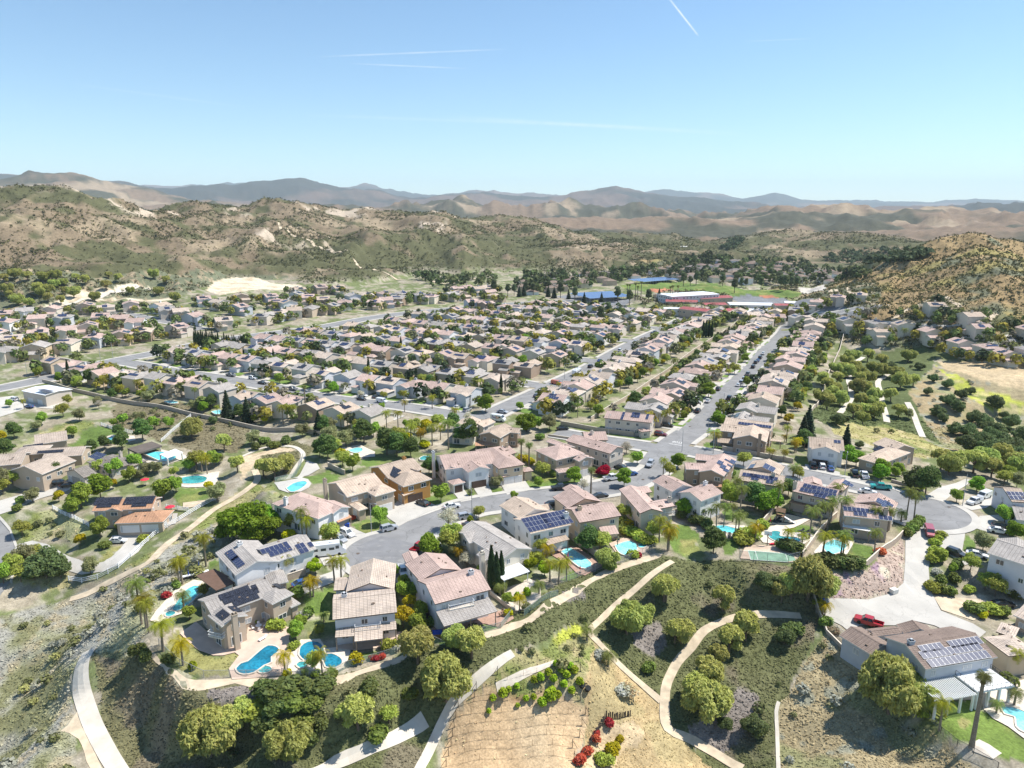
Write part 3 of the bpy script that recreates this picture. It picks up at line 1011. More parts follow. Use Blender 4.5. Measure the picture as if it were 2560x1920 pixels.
# ------------------------------------------------------------------ sheets laid on the ground
def drape(name, poly, mat, lift=.08, step=4.0, kind='structure', parent=None, thick=0.0):
 poly = [(float(p[0]), float(p[1])) for p in poly]
 out = []
 for i in range(len(poly)):
  a, b = np.array(poly[i]), np.array(poly[(i + 1) % len(poly)])
  n = max(1, int(np.linalg.norm(b - a) / step))
  out += [tuple(a + (b - a) * k / n) for k in range(n)]
 xs, ys = np.array(out).T
 q = []
 for X in np.arange(xs.min() + step / 2, xs.max(), step):
  for Y in np.arange(ys.min() + step / 2, ys.max(), step):
   q.append((X, Y))
 if q:
  q = np.array(q)
  q = q[inpoly(q[:, 0], q[:, 1], out)]
  q = [tuple(k) for k in q]
 pts = [Vector(p) for p in out] + [Vector(p) for p in q]
 V, E_, Fc, *_ = geometry.delaunay_2d_cdt(pts, [],[list(range(len(out)))],1,1e-4)
 if not Fc:
  return None
 vx = np.array([(v.x, v.y) for v in V])
 z = Hgt(vx[:, 0], vx[:, 1]) + lift
 me = bpy.data.meshes.new(name)
 vv = [(a, b, c) for (a, b), c in zip(vx, z)]
 ff = []
 for f in Fc:
  a, b, c = (vx[f[0]], vx[f[1]], vx[f[2]])
  cr = (b[0] - a[0]) * (c[1] - a[1]) - (b[1] - a[1]) * (c[0] - a[0])
  ff.append(tuple(f) if cr > 0 else tuple(f)[::-1])
 if thick:      # a lip down to below the ground
  k = len(vv)
  m = len(out)
  # boundary vertices come first in the same order
  vv += [(vv[i][0], vv[i][1], vv[i][2] - thick) for i in range(m)]
  for i in range(m):
   j = (i + 1) % m
   ff.append((i, k + i, k + j, j))
 me.from_pydata(vv, [], ff)
 me.materials.append(M(mat))
 me.update()
 o = put(bpy.data.objects.new(name, me), parent)
 if kind and parent is None:
  tag(o, kind=kind)
 return o

def smooth_line(P, step=3.0):
 P = [np.array(p[:2], float) for p in P]
 if len(P) < 3:
  n = max(1, int(np.linalg.norm(P[1] - P[0]) / step))
  return np.array([P[0] + (P[1] - P[0]) * k / n for k in range(n + 1)])
 Q = [2 * P[0] - P[1]] + P + [2 * P[-1] - P[-2]]
 out = []
 for i in range(1, len(Q) - 2):
  n = max(2, int(np.linalg.norm(Q[i + 1] - Q[i]) / step))
  for k in range(n):
   t = k / n
   out.append(.5 * ((2 * Q[i]) + (-Q[i - 1] + Q[i + 1]) * t + (2 * Q[i - 1] - 5 * Q[i] + 4 * Q[i + 1] - Q[i + 2]) * t * t + (-Q[i - 1] + 3 * Q[i] - 3 * Q[i + 1] + Q[i + 2]) * t ** 3))
 out.append(P[-1])
 return np.array(out)

def offset_line(L, d):
 T = np.gradient(L, axis=0)
 T /= np.linalg.norm(T, axis=1)[:, None] + 1e-9
 return L + np.stack([-T[:, 1], T[:, 0]],1) * d

def ribbon(name, L, w0, w1, mat, lift=.08, kerb=0.0, kind='structure', follow=False):
 a, b = offset_line(L, w0), offset_line(L, w1)
 rows = []
 m = 3
 mb = MB()
 z0 = Hgt(a[:, 0], a[:, 1]); z1 = Hgt(b[:, 0], b[:, 1])
 # one level across, like a graded street
 for i in range(len(L)):
  row = []
  for k in range(m + 1):
   t = k / m
   p = a[i] * (1 - t) + b[i] * t
   row.append((p[0], p[1],(hz(*p) if follow else z0[i] * (1 - t) + z1[i] * t) + lift))
  rows.append(row)
 for i in range(len(rows) - 1):
  for k in range(m):
   mb.face([rows[i][k], rows[i + 1][k], rows[i + 1][k + 1], rows[i][k + 1]])
  if kerb:
   for k in (0, m):
    p, q = rows[i][k], rows[i + 1][k]
    mb.face([p, q, (q[0], q[1], q[2] - kerb),(p[0], p[1], p[2] - kerb)])
 o = mb.build(name, [mat])
 if kind:
  tag(o, kind=kind)
 return o

# ------------------------------------------------------------------ streets
def G(c, *pts):
 return [tuple(p[:2]) for p in grounds(c, pts)]

def UVL(*pts):
 return [uv(*p) for p in pts]

culst = G('z4',(60,885),(400,825),(700,782),(1200,722),(1600,652),(1800,566),(1950,455),(2075,290))
bulbA = (-29.5,157.5)
bulbB = (113.0,181.0)
STREETS = [
 (smooth_line([bulbA, (-24.5,170), *culst, uv(-61,262)]),5.2),                                  # near cul-de-sac street
 (smooth_line(UVL((-61,262),(-61,300),(-61,400),(-61,500),(-62,548)),6),5.3),           # long straight street
 (smooth_line(UVL((-138,233),(-137.5,280),(-137,360),(-137.5,440),(-139,520),(-139,556)),6),5.4),   # second straight street
 (smooth_line(UVL((-372,234),(-300,233),(-220,233),(-138,233)),6),5.0),                   # row street
 (smooth_line(G('z4',(950,128),(1300,185),(1650,235),(1950,280),(2110,310))),4.6),      # short stub
 (smooth_line([*G('c5',(40,585)), *G('c5',(330,640),(700,722),(1000,785),(1300,850)), bulbB]),4.8),
 (smooth_line([(-330,235),(-290,270),(-258,300),(-237,330),(-222,372),(-206,404),(-196,432),(-176,470),(-139,507),(-108,547),(-66,586),(-5,625),(70,655)],6),6.5),   # avenue
 (smooth_line(UVL((-352,296),(-140,296)),6),4.6),
 (smooth_line(UVL((-340,361),(-140,361)),6),4.6),
 (smooth_line(UVL((-330,426),(-140,426)),6),4.6),
 (smooth_line(UVL((-300,490),(-140,490)),6),4.6),
 (smooth_line(UVL((-139,552),(-62,548),(0,540)),6),4.8),
 (smooth_line([*G('e1',(1750,500),(1600,460),(1380,420),(1100,370),(800,340))],6),4.6),
 (smooth_line([*G('e4',(2212,720),(2060,745),(1900,690),(1600,665),(1300,650),(1000,640),(700,650)), uv(-60,540)],6),4.6),
]
bulbs = [(bulbA, 10.8),(bulbB, 11.0)]
for i, (L, hw) in enumerate(STREETS):
 ribbon('road', L, -hw, hw, 'asphalt', lift=.09 + .004 * i)

def on_street(p, skip, extra=.3):
 for j, (L, hw) in enumerate(STREETS):
  if j == skip:
   continue
  d = np.min(np.hypot(L[:, 0] - p[0], L[:, 1] - p[1]))
  if d < hw + extra + 1.2:
   return True
 for (c, r) in bulbs:
  if math.hypot(p[0] - c[0], p[1] - c[1]) < r + .2:
   return True
 return False

def pavement_strip(L, d0, d1, skip):
 a, b = offset_line(L, d0), offset_line(L, d1)
 run = []

 def flush():
  if len(run) > 1:
   mb = MB()
   zz = [(hz(*p), hz(*q)) for p, q in run]
   for k in range(len(run) - 1):
    (p, q),(s, t) = run[k], run[k + 1]
    A_, B_, C_, D_ = (p[0], p[1], zz[k][0] + .22),(s[0], s[1], zz[k + 1][0] + .22),(t[0], t[1], zz[k + 1][1] + .22),(q[0], q[1], zz[k][1] + .22)
    mb.face([A_, B_, C_, D_])
    for u_, v_ in ((A_, B_),(C_, D_)):
     mb.face([u_, v_, (v_[0], v_[1], v_[2] - .3),(u_[0], u_[1], u_[2] - .3)])
   tag(mb.build('pavement',['pavement']), kind='structure')
  run.clear()
 for i in range(len(L)):
  if on_street((a[i] + b[i]) / 2, skip):
   flush()
  else:
   run.append((a[i], b[i]))
 flush()

for i, (L, hw) in enumerate(STREETS):
 Lr = smooth_line(list(L[::max(1, len(L) // 60)]) + [L[-1]],2.5)
 for s in (-1,1):
  pavement_strip(Lr, s * hw, s * (hw + 1.9), i)
for c, r in bulbs:
 n = 48
 disc = [(c[0] + r * math.cos(k * math.tau / n), c[1] + r * math.sin(k * math.tau / n)) for k in range(n)]
 drape('road', disc, 'asphalt', lift=.165, step=3)
 mb = MB()
 for k in range(n):
  a0, a1 = k * math.tau / n, (k + 1) * math.tau / n
  mid = (c[0] + (r + 1) * math.cos((a0 + a1) / 2), c[1] + (r + 1) * math.sin((a0 + a1) / 2))
  L0, h0 = STREETS[0] if c is bulbA else STREETS[5]
  if min(np.hypot(L0[:, 0] - mid[0], L0[:, 1] - mid[1])) < h0 + 1.0 and np.argmin(np.hypot(L0[:, 0] - mid[0], L0[:, 1] - mid[1])) not in (0, len(L0) - 1):
   continue
  q = []
  for aa, rr in ((a0, r),(a1, r),(a1, r + 2),(a0, r + 2)):
   X, Y = c[0] + rr * math.cos(aa), c[1] + rr * math.sin(aa)
   q.append((X, Y, hz(X, Y) + .24))
  mb.face(q)
  mb.face([q[0], q[1],(q[1][0], q[1][1], q[1][2] - .3),(q[0][0], q[0][1], q[0][2] - .3)])
 tag(mb.build('pavement',['pavement']), kind='structure')
DIRT = [
 ('c6','pathdirt',[(840,740),(900,730),(960,830),(1080,920),(1200,990),(1420,980),(1700,970),(1720,1010),(1600,1050),(1450,1010),(1250,1050),(1120,1040),(1000,910),(880,800)]),
 ('c7','pathdirt',[(0,985),(160,950),(400,870),(520,830),(500,875),(300,935),(100,1015)]),
 ('c7','pathdirt',[(1000,690),(1180,635),(1330,550),(1560,410),(1760,305),(2060,205),(2090,232),(1780,335),(1590,455),(1350,595),(1200,675),(1030,725)]),
 ('c6','pathdirt',[(430,960),(500,850),(490,1000),(510,1100),(600,1330),(560,1400),(640,1530),(560,1530),(480,1350),(380,1290),(470,1180)]),
]
for c, k, pts in DIRT:
 L_ = smooth_line(G(c, *pts, pts[0]),2)[:-1]
 drape('dirt_strip',[(x + 1.0 * (fbm(np.array([x / 2.5]), np.array([y / 2.5]),2,5)[0] - .5), y + 1.0 * (fbm(np.array([x / 2.5 + 9]), np.array([y / 2.5]),2,6)[0] - .5)) for x, y in L_],'trail', lift=.07, step=2.5)
# resurfaced patch of the near bulb
drape('asphalt_patch', G('z3',(1170,1045),(1520,1130),(1450,1230),(1250,1330),(1000,1340),(890,1260),(930,1150)),'asphalt_patch', lift=.172, step=3)
# left-hand street in the valley
drape('road', G('c3',(-300,900),(-60,985),(0,1035),(60,1105),(92,1200),(88,1300),(60,1420),(0,1500),(-200,1560),(-500,1500)),'asphalt', lift=.12, step=5)
drape('pavement', G('c3',(0,1010),(66,1085),(104,1180),(104,1310),(76,1430),(60,1420),(88,1300),(92,1200),(60,1105),(0,1035)),'pavement', lift=.25, step=3)
# paved drives and terraces
PAVED = [
 ('driveway','concrete','c3',[(100,1185),(200,1160),(330,1200),(430,1260),(550,1310),(640,1290),(740,1210),(770,1170),(660,1180),(690,1130),(920,1110),(905,1150),(850,1230),(750,1300),(640,1350),(500,1370),(430,1350),(330,1270),(200,1230),(104,1310)]),
 ('driveway','concrete','c3',[(-60,930),(0,915),(150,870),(330,800),(420,790),(520,800),(400,860),(250,900),(90,970),(0,1000),(-60,1010)]),
 ('driveway','concrete','c3',[(-60,290),(80,270),(270,320),(390,310),(330,350),(180,340),(0,400),(-60,400)]),
 ('driveway','concrete','c8',[(1600,50),(1660,30),(1710,60),(1650,180),(1625,300),(1640,440),(1700,560),(1900,640),(1980,690),(1900,760),(1660,650),(1530,620),(1440,650),(1200,650),(1140,690),(1090,650),(990,600),(940,490),(1250,492),(1400,452),(1470,390),(1482,260),(1484,130)]),
 ('driveway','concrete','c8',[(1745,70),(1850,85),(1832,190),(1900,232),(1960,245),(1850,280),(1750,215),(1690,165)]),
 ('driveway','trail','c8',[(1655,470),(1800,480),(2000,500),(2140,540),(2050,570),(1900,620),(1705,555)]),
 ('driveway','concrete','c5',[(1600,893),(1700,830),(1850,782),(1900,785),(1780,870),(1715,925)]),
 ('driveway','concrete','c5',[(1820,945),(1880,900),(2010,880),(2040,920),(1980,960),(1890,975)]),
 ('driveway','concrete','c5',[(1940,1010),(2100,1000),(2180,1050),(2120,1120),(1990,1110),(1900,1080)]),
 ('driveway','concrete','c5',[(865,690),(1080,740),(1080,760),(870,715)]),
 ('driveway','concrete','c5',[(1120,770),(1260,800),(1260,825),(1110,790)]),
 ('driveway','concrete','z1',[(1390,355),(1640,335),(1700,345),(1745,430),(1800,520),(1700,560),(1650,640),(1370,745),(1260,795),(1180,735),(1300,650),(1560,560),(1600,500),(1480,500)]),
 ('driveway','concrete','z3',[(770,965),(860,950),(1040,1030),(960,1070),(850,1150),(700,1120),(680,1080)]),
 ('driveway','concrete','z3',[(1200,820),(1330,700),(1540,660),(1690,725),(1800,765),(1350,935),(1250,870)]),
 ('driveway','concrete','z3',[(1890,605),(1990,565),(2080,685),(1970,705)]),
 ('driveway','concrete','z4',[(140,690),(280,640),(335,755),(200,785)]),
 ('driveway','concrete','z4',[(410,650),(640,590),(715,705),(470,752)]),
 ('driveway','concrete','z4',[(1170,570),(1250,520),(1340,595),(1230,632)]),
 ('driveway','concrete','z4',[(1450,505),(1620,400),(1720,430),(1860,460),(1740,545),(1600,490)]),
 ('driveway','concrete','z2',[(770,560),(860,470),(870,600),(800,640)]),
 ('terrace','pinkdeck','z1',[(40,1180),(200,1060),(470,1290),(520,1330),(700,1240),(720,1100),(900,1060),(1140,1120),(1130,1240),(1160,1330),(1110,1430),(1050,1600),(560,1640),(530,1530),(630,1400),(590,1370),(470,1400),(370,1400),(230,1350)]),
 ('terrace','coping','z1',[(1160,1330),(1250,1240),(1440,1235),(1500,1330),(1660,1310),(1750,1340),(1720,1440),(1680,1520),(1560,1600),(1240,1590),(1110,1600),(1130,1450)]),
 ('terrace','pinkdeck','z2',[(150,1190),(760,1120),(900,1130),(760,1260),(350,1310),(170,1290)]),
 ('terrace','brickdeck','z2',[(1160,1060),(1760,920),(1890,900),(1940,990),(1800,1080),(1640,1040),(1240,1150),(1100,1100)]),
 ('terrace','coping','z2',[(1840,700),(2090,590),(2200,640),(2211,780),(2060,900),(1930,920),(1850,850)]),
 ('terrace','brickdeck','z4',[(890,1340),(1090,1260),(1200,1290),(1430,1460),(1250,1560),(1170,1540),(1080,1450)]),
 ('terrace','pinkdeck','z4',[(1490,1240),(1640,1180),(1780,1200),(1900,1260),(1850,1330),(1700,1380),(1560,1330)]),
 ('terrace','coping','z5',[(660,880),(720,930),(1040,940),(1140,970),(1100,1010),(1030,1060),(840,1060),(700,1010)]),
 ('terrace','coping','z5',[(1180,1050),(1270,960),(1460,910),(1640,870),(1700,880),(1540,960),(1430,985),(1500,1010),(1700,1010),(1740,1060),(1620,1140),(1380,1130),(1230,1110)]),
 ('terrace','coping','z5',[(1740,1200),(1830,1100),(1960,1060),(2150,1090),(2040,1280),(1760,1270)]),
 ('terrace','coping','z6',[(1240,1270),(1300,1120),(1700,1150),(2000,1060),(2211,1000),(2400,1100),(2400,1600),(2211,1590),(2050,1470),(1900,1390),(1800,1290),(1790,1200),(1500,1210)]),
 ('terrace','coping','z6',[(1690,1640),(1760,1600),(1860,1650),(1990,1740),(1900,1800),(1700,1720)]),
 ('terrace','coping','c6',[(960,560),(1080,430),(1190,370),(1260,380),(1300,420),(1190,500),(1180,560),(1050,600),(980,640),(920,620)]),
 ('terrace','concrete','z3',[(100,510),(230,490),(380,460),(440,475),(475,520),(450,560),(370,600),(240,610),(150,580)]),
 ('terrace','concrete','z3',[(290,460),(390,370),(430,290),(530,320),(560,370),(440,430),(370,470)]),
 ('terrace','coping','z3',[(770,160),(960,130),(1110,200),(1110,250),(980,260),(860,230)]),
 ('terrace','coping','z7',[(990,400),(1030,350),(1190,330),(1260,320),(1240,400),(1080,412)]),
 ('terrace','coping','z7',[(790,235),(930,195),(1060,225),(1080,240),(960,280),(880,280)]),
 ('terrace','coping','z7',[(590,130),(640,110),(770,115),(780,140),(680,165),(600,170)]),
 ('terrace','trail','z7',[(1050,500),(1180,485),(1170,520),(1050,530)]),
 ('terrace','concrete','z7',[(900,560),(1020,560),(1010,620),(900,640)]),
 ('play_surface','rubber','z5',[(1310,930),(1350,850),(1480,810),(1620,860),(1610,900),(1530,930),(1440,940)]),
 ('sport_court','court_tan','z5',[(1000,1270),(1060,1130),(1420,1150),(1620,1220),(1580,1300),(1480,1310)]),
]
for i, (nm, mt, c, pts) in enumerate(PAVED):
 drape(nm, G(c, *pts), mt, lift=.13 + .0015 * i, step=3.5)
drape('court_marking', G('z5',(1075,1190),(1160,1196),(1520,1225),(1560,1290),(1450,1308),(1105,1283)),'court_green', lift=.205, step=4)
for a, b in (((1080,1190),(1108,1283)),((1150,1196),(1180,1290)),((1455,1225),(1475,1290)),((1075,1190),(1525,1228)),((1100,1283),(1480,1308))):
 p, q = G('z5', a, b)
 ribbon('court_line', smooth_line([p, q],2),-.06,.06,'line_white', lift=.212)
PATHS = [
 ('c6',1.55,'drain',[(548,800),(505,880),(495,1000),(515,1100),(555,1220),(605,1330),(665,1440),(740,1560),(820,1680)]),
 ('c7',1.2,'drain',[(645,1225),(520,1310),(400,1370),(250,1440),(100,1505),(-60,1570)]),
 ('c7',.75,'drain',[(1185,818),(1050,910),(920,1020),(830,1115),(760,1230),(700,1360),(620,1515),(560,1640)]),
 ('c7',.7,'trail',[(2165,255),(2000,370),(1850,500),(1740,600),(1655,685),(1700,745),(1800,850),(1950,990),(2095,1115)]),
 ('c8',.95,'trail',[(840,592),(650,582),(480,592),(370,622),(250,680),(170,780),(80,880),(20,1000),(5,1100),(10,1250),(60,1310),(200,1370),(320,1440),(480,1530)]),
 ('c8',.35,'drain',[(705,1120),(690,1180),(695,1300),(700,1450),(705,1600)]),
 ('c3',1.1,'trail',[(1565,725),(1580,790),(1500,860),(1330,960),(1200,1060),(1050,1165),(930,1285)]),
 ('c3',.8,'drain',[(1480,645),(1620,590),(1780,580),(1845,605),(1862,650),(1800,740),(1720,790)]),
 ('c6',.9,'trail',[(430,490),(540,455),(640,400),(760,340),(900,270),(1000,180)]),
 ('c5',1.3,'drain',[(1225,32),(1160,75),(1135,180),(1150,280),(1080,372)]),
 ('c5',1.3,'drain',[(1375,138),(1315,185),(1340,310),(1370,432)]),
 ('c5',1.2,'drain',[(1495,310),(1540,400),(1590,522)]),
 ('c7',.5,'coping',[(1085,1030),(1180,985),(1300,930),(1445,875)]),
 ('e4',1.5,'trail',[(1250,585),(1360,510),(1480,455),(1550,422),(1660,424),(1750,490)]),
 ('e4',1.3,'trail',[(1400,508),(1560,505),(1760,500)]),
 ('e4',1.4,'trail',[(1270,590),(1600,588),(1910,592),(2010,535)]),
 ('e4',1.6,'trail',[(890,330),(960,390),(1060,440),(1130,475)]),
 ('e4',1.6,'trail',[(760,370),(830,430),(880,455)]),
 ('e4',1.4,'trail',[(840,360),(930,450)]),
 ('c1',2.2,'trail',[(1200,268),(1240,300),(1330,345),(1420,385),(1500,392)]),
 ('c1',2.2,'trail',[(1530,430),(1640,480),(1740,520)]),
 ('e1',2.2,'lot' if False else 'drain',[(560,290),(860,215),(1080,165),(1300,158)]),
 ('e2',2.2,'trail',[(1580,50),(1750,105),(1900,75),(2100,55)]),
]
for c, hw, mt, pts in PATHS:
 L = smooth_line(G(c, *pts),1.5)
 ribbon('path', L, -hw, hw, mt, lift=.15 if hw < 2 else .5, follow=True)

# painted STOP and limit line on the straight street
def text_mesh(name, txt, size, mat, extrude=0.0, align='CENTER'):
 cu = bpy.data.curves.new(name, 'FONT')
 cu.body, cu.size, cu.extrude, cu.align_x = txt, size, extrude, align
 o = put(bpy.data.objects.new(name + '_src', cu))
 bpy.context.view_layer.update()
 me = bpy.data.meshes.new_from_object(o.evaluated_get(bpy.context.evaluated_depsgraph_get()))
 bpy.data.objects.remove(o)
 me.materials.clear()
 me.materials.append(M(mat))
 return me

def road_text(txt, c, x, y, size, ang):
 p = ground(c, x, y)
 o = put(bpy.data.objects.new('stop_marking', text_mesh('stop_marking', txt, size, 'line_white')))
 o.location = (p[0], p[1], p[2] + .14)
 o.rotation_euler = (0,0, ang)
 o.scale = (.75,1.3,1)
 tag(o, 'white STOP lettering painted upside down on the straight street before the crossing','road marking')

road_text('STOP','e5',940,1080,2.0, math.atan2(UY, UX) + math.pi)
p, q = G('e5',(830,1105),(985,1128))
o = ribbon('limit_line', smooth_line([p, q],2),-.15,.15,'line_white', lift=.135)

# ------------------------------------------------------------------ pools
POOLS = [
 ('z1','water_deep','kidney-shaped dark blue pool with steps on the pink terrace of the tan house',[(605,1535),(650,1490),(720,1470),(780,1420),(850,1360),(920,1315),(1000,1325),(1030,1360),(1000,1390),(950,1430),(950,1480),(880,1510),(780,1580),(680,1595),(620,1570)]),
 ('z1','water_green','small round spa beside the kidney-shaped dark blue pool',[(822,1555),(840,1525),(890,1512),(940,1522),(955,1545),(930,1570),(880,1580),(840,1575)]),
 ('z1','water_deep','curved deep blue pool with palms below the white tile-roofed house',[(1235,1400),(1250,1320),(1320,1272),(1420,1272),(1470,1320),(1490,1390),(1560,1390),(1640,1430),(1660,1480),(1600,1525),(1500,1520),(1480,1460),(1400,1440),(1290,1455)]),
 ('z1','water_green','round spa beside the curved deep blue pool with palms',[(1205,1500),(1230,1475),(1280,1472),(1310,1495),(1290,1520),(1240,1530)]),
 ('c6','water_aqua','long aqua pool on the slope side of the white solar house',[(1190,412),(1240,420),(1205,480),(1120,555),(1062,560),(1090,510),(1140,440)]),
 ('c6','water_green','little round spa at the lower end of the long aqua pool',[(1018,580),(1040,568),(1070,570),(1078,582),(1050,598),(1022,597)]),
 ('z4','water_pale','rectangular pale turquoise pool between red umbrellas and a row of palms',[(1010,1330),(1110,1298),(1312,1450),(1212,1492)]),
 ('z4','water_aqua','small square spa at the corner of the rectangular pool',[(1232,1478),(1280,1462),(1312,1490),(1262,1510)]),
 ('z4','water_pale','bright turquoise freeform pool behind the pink-roofed house',[(1550,1265),(1640,1232),(1700,1222),(1760,1250),(1770,1290),(1740,1350),(1650,1360),(1590,1330)]),
 ('z4','water_aqua','round raised spa joined to the bright turquoise freeform pool',[(1775,1262),(1810,1245),(1855,1255),(1860,1275),(1820,1285),(1785,1280)]),
 ('z5','water_aqua','shaded aqua pool among palms behind the white three-window house',[(720,960),(830,945),(940,970),(1040,990),(1020,1030),(900,1020),(800,1000),(730,1000)]),
 ('z5','water_green','green-blue lagoon pool with steps beside the playground',[(1280,1020),(1340,1000),(1400,1010),(1400,1050),(1520,1060),(1600,1080),(1580,1110),(1400,1110),(1300,1070)]),
 ('z5','water_pale','pale turquoise pool with palms next to the sport court',[(1860,1120),(1950,1090),(2060,1140),(2020,1200),(1900,1230),(1840,1170)]),
 ('z6','water_pale','turquoise pool at the right edge below the big solar house',[(1980,1280),(2100,1290),(2211,1330),(2330,1400),(2330,1560),(2211,1530),(2140,1480),(2120,1380),(2020,1350)]),
 ('z3','water_aqua','kidney-shaped pool with small spa on the terrace above the curved trail',[(225,570),(300,520),(400,500),(430,520),(390,560),(330,595),(270,605)]),
 ('z3','water_pale','turquoise pool with arched rock slide behind the big trees',[(840,192),(930,165),(985,175),(970,205),(900,216)]),
 ('z3','water_green','green pool between the orange house and the white house',[(1560,272),(1600,250),(1680,260),(1680,285),(1570,292)]),
 ('z7','water_green','teal pool with rock waterfall above the red-umbrella lawn',[(1010,385),(1040,360),(1120,347),(1185,357),(1165,385),(1080,393)]),
 ('z7','water_aqua','small blue pool on the big lawn by the ranch house',[(600,148),(640,126),(668,145),(640,168),(610,166)]),
 ('z7','water_aqua','aqua pool between the pavilion and the white shade canopy',[(825,237),(930,210),(1010,240),(940,264)]),
 ('e4','water_pale','small turquoise pool behind the far right-hand houses',[(1740,842),(1800,832),(1850,848),(1790,856)]),
 ('c3','water_pale','pale turquoise pool behind the row houses by the two dark conifers',[(1300,375),(1350,360),(1370,385),(1330,392)]),
 ('c3','water_pale','small oval pale pool behind the row houses near the white barn slope',[(1010,310),(1060,302),(1095,315),(1050,327)]),
]
for c, mt, lb, pts in POOLS:
 P = smooth_line(G(c, *pts, pts[0]),.8)[:-1]
 cx, cy_ = P.mean(0)
 z = float(Hgt(P[:, 0], P[:, 1]).max()) + .36
 root = empty('swimming_pool',(cx, cy_, z))
 tag(root, lb, 'pool','backyard pools')
 n = len(P)
 area = sum(P[i][0] * P[(i + 1) % n][1] - P[(i + 1) % n][0] * P[i][1] for i in range(n))
 if area < 0:
  P = P[::-1]
 mb = MB()
 mb.face([(x - cx, y - cy_, -.08) for x, y in P])
 mb.build('water',[mt], root)
 T = np.roll(P, -1,0) - np.roll(P, 1,0)
 T /= np.linalg.norm(T, axis=1)[:, None] + 1e-9
 Nn = np.stack([T[:, 1],-T[:, 0]],1)
 Q = P + Nn * .28
 mb = MB()
 for i in range(n):
  j = (i + 1) % n
  a, b, c_, d_ = P[i], P[j], Q[j], Q[i]
  mb.face([(*(a - (cx, cy_)),0),(*(b - (cx, cy_)),0),(*(c_ - (cx, cy_)),0),(*(d_ - (cx, cy_)),0)][::-1])
  mb.face([(*(c_ - (cx, cy_)),0),(*(d_ - (cx, cy_)),0),(*(d_ - (cx, cy_)),-.5),(*(c_ - (cx, cy_)),-.5)])
  mb.face([(*(a - (cx, cy_)),0),(*(b - (cx, cy_)),0),(*(b - (cx, cy_)),-.2),(*(a - (cx, cy_)),-.2)])
 mb.build('coping',['coping'], root)

for k, (c, x, y, lb) in enumerate((('z3',940,1222,'round manhole cover at the left of the near bulb'),('e6',1290,565,'dark manhole cover near the upper kerb of the right-hand bulb'),('e6',1590,695,'dark drain cover near the right kerb of the right-hand bulb'),('z4',1830,600,'manhole cover at the bend below the crossing'),('e5',1080,900,'manhole cover in the middle of the straight street'))):
 g = ground(c, x, y)
 o = MB().tube([(0,0,0),(0,0,.02)],[.42,.42],14).build('manhole_cover',['trim_dark'])
 o.location = (g[0], g[1], g[2] + .19)
 tag(o, lb, 'manhole cover','manhole covers')

# ------------------------------------------------------------------ plants: one mesh per kind and part, shared by its copies
NR = np.random.RandomState(5)
LEAFK = 2.35

def leaf_quads(P, Nrm, size, aspect=1.0, hang=0.0):
 n = len(P)
 t = NR.normal(size=(n, 3))
 if hang:
  t = t * (1 - hang) + np.array([0,0,-1.0]) * hang
 t -= Nrm * (t * Nrm).sum(1)[:, None]
 t /= np.linalg.norm(t, axis=1)[:, None] + 1e-9
 b = np.cross(Nrm, t)
 a_ = (size * aspect)[:, None]
 s_ = size[:, None]
 bend = Nrm * s_ * .25
 V = np.stack([P - t * a_ - b * s_ * .5, P - t * a_ * .1 + b * s_ * .9 - bend * 0, P + t * a_ + b * s_ * .3 - bend, P + t * a_ * .2 - b * s_ * .9],1).reshape(-1,3)
 Fq = np.arange(n * 4).reshape(n, 4)
 return V, Fq

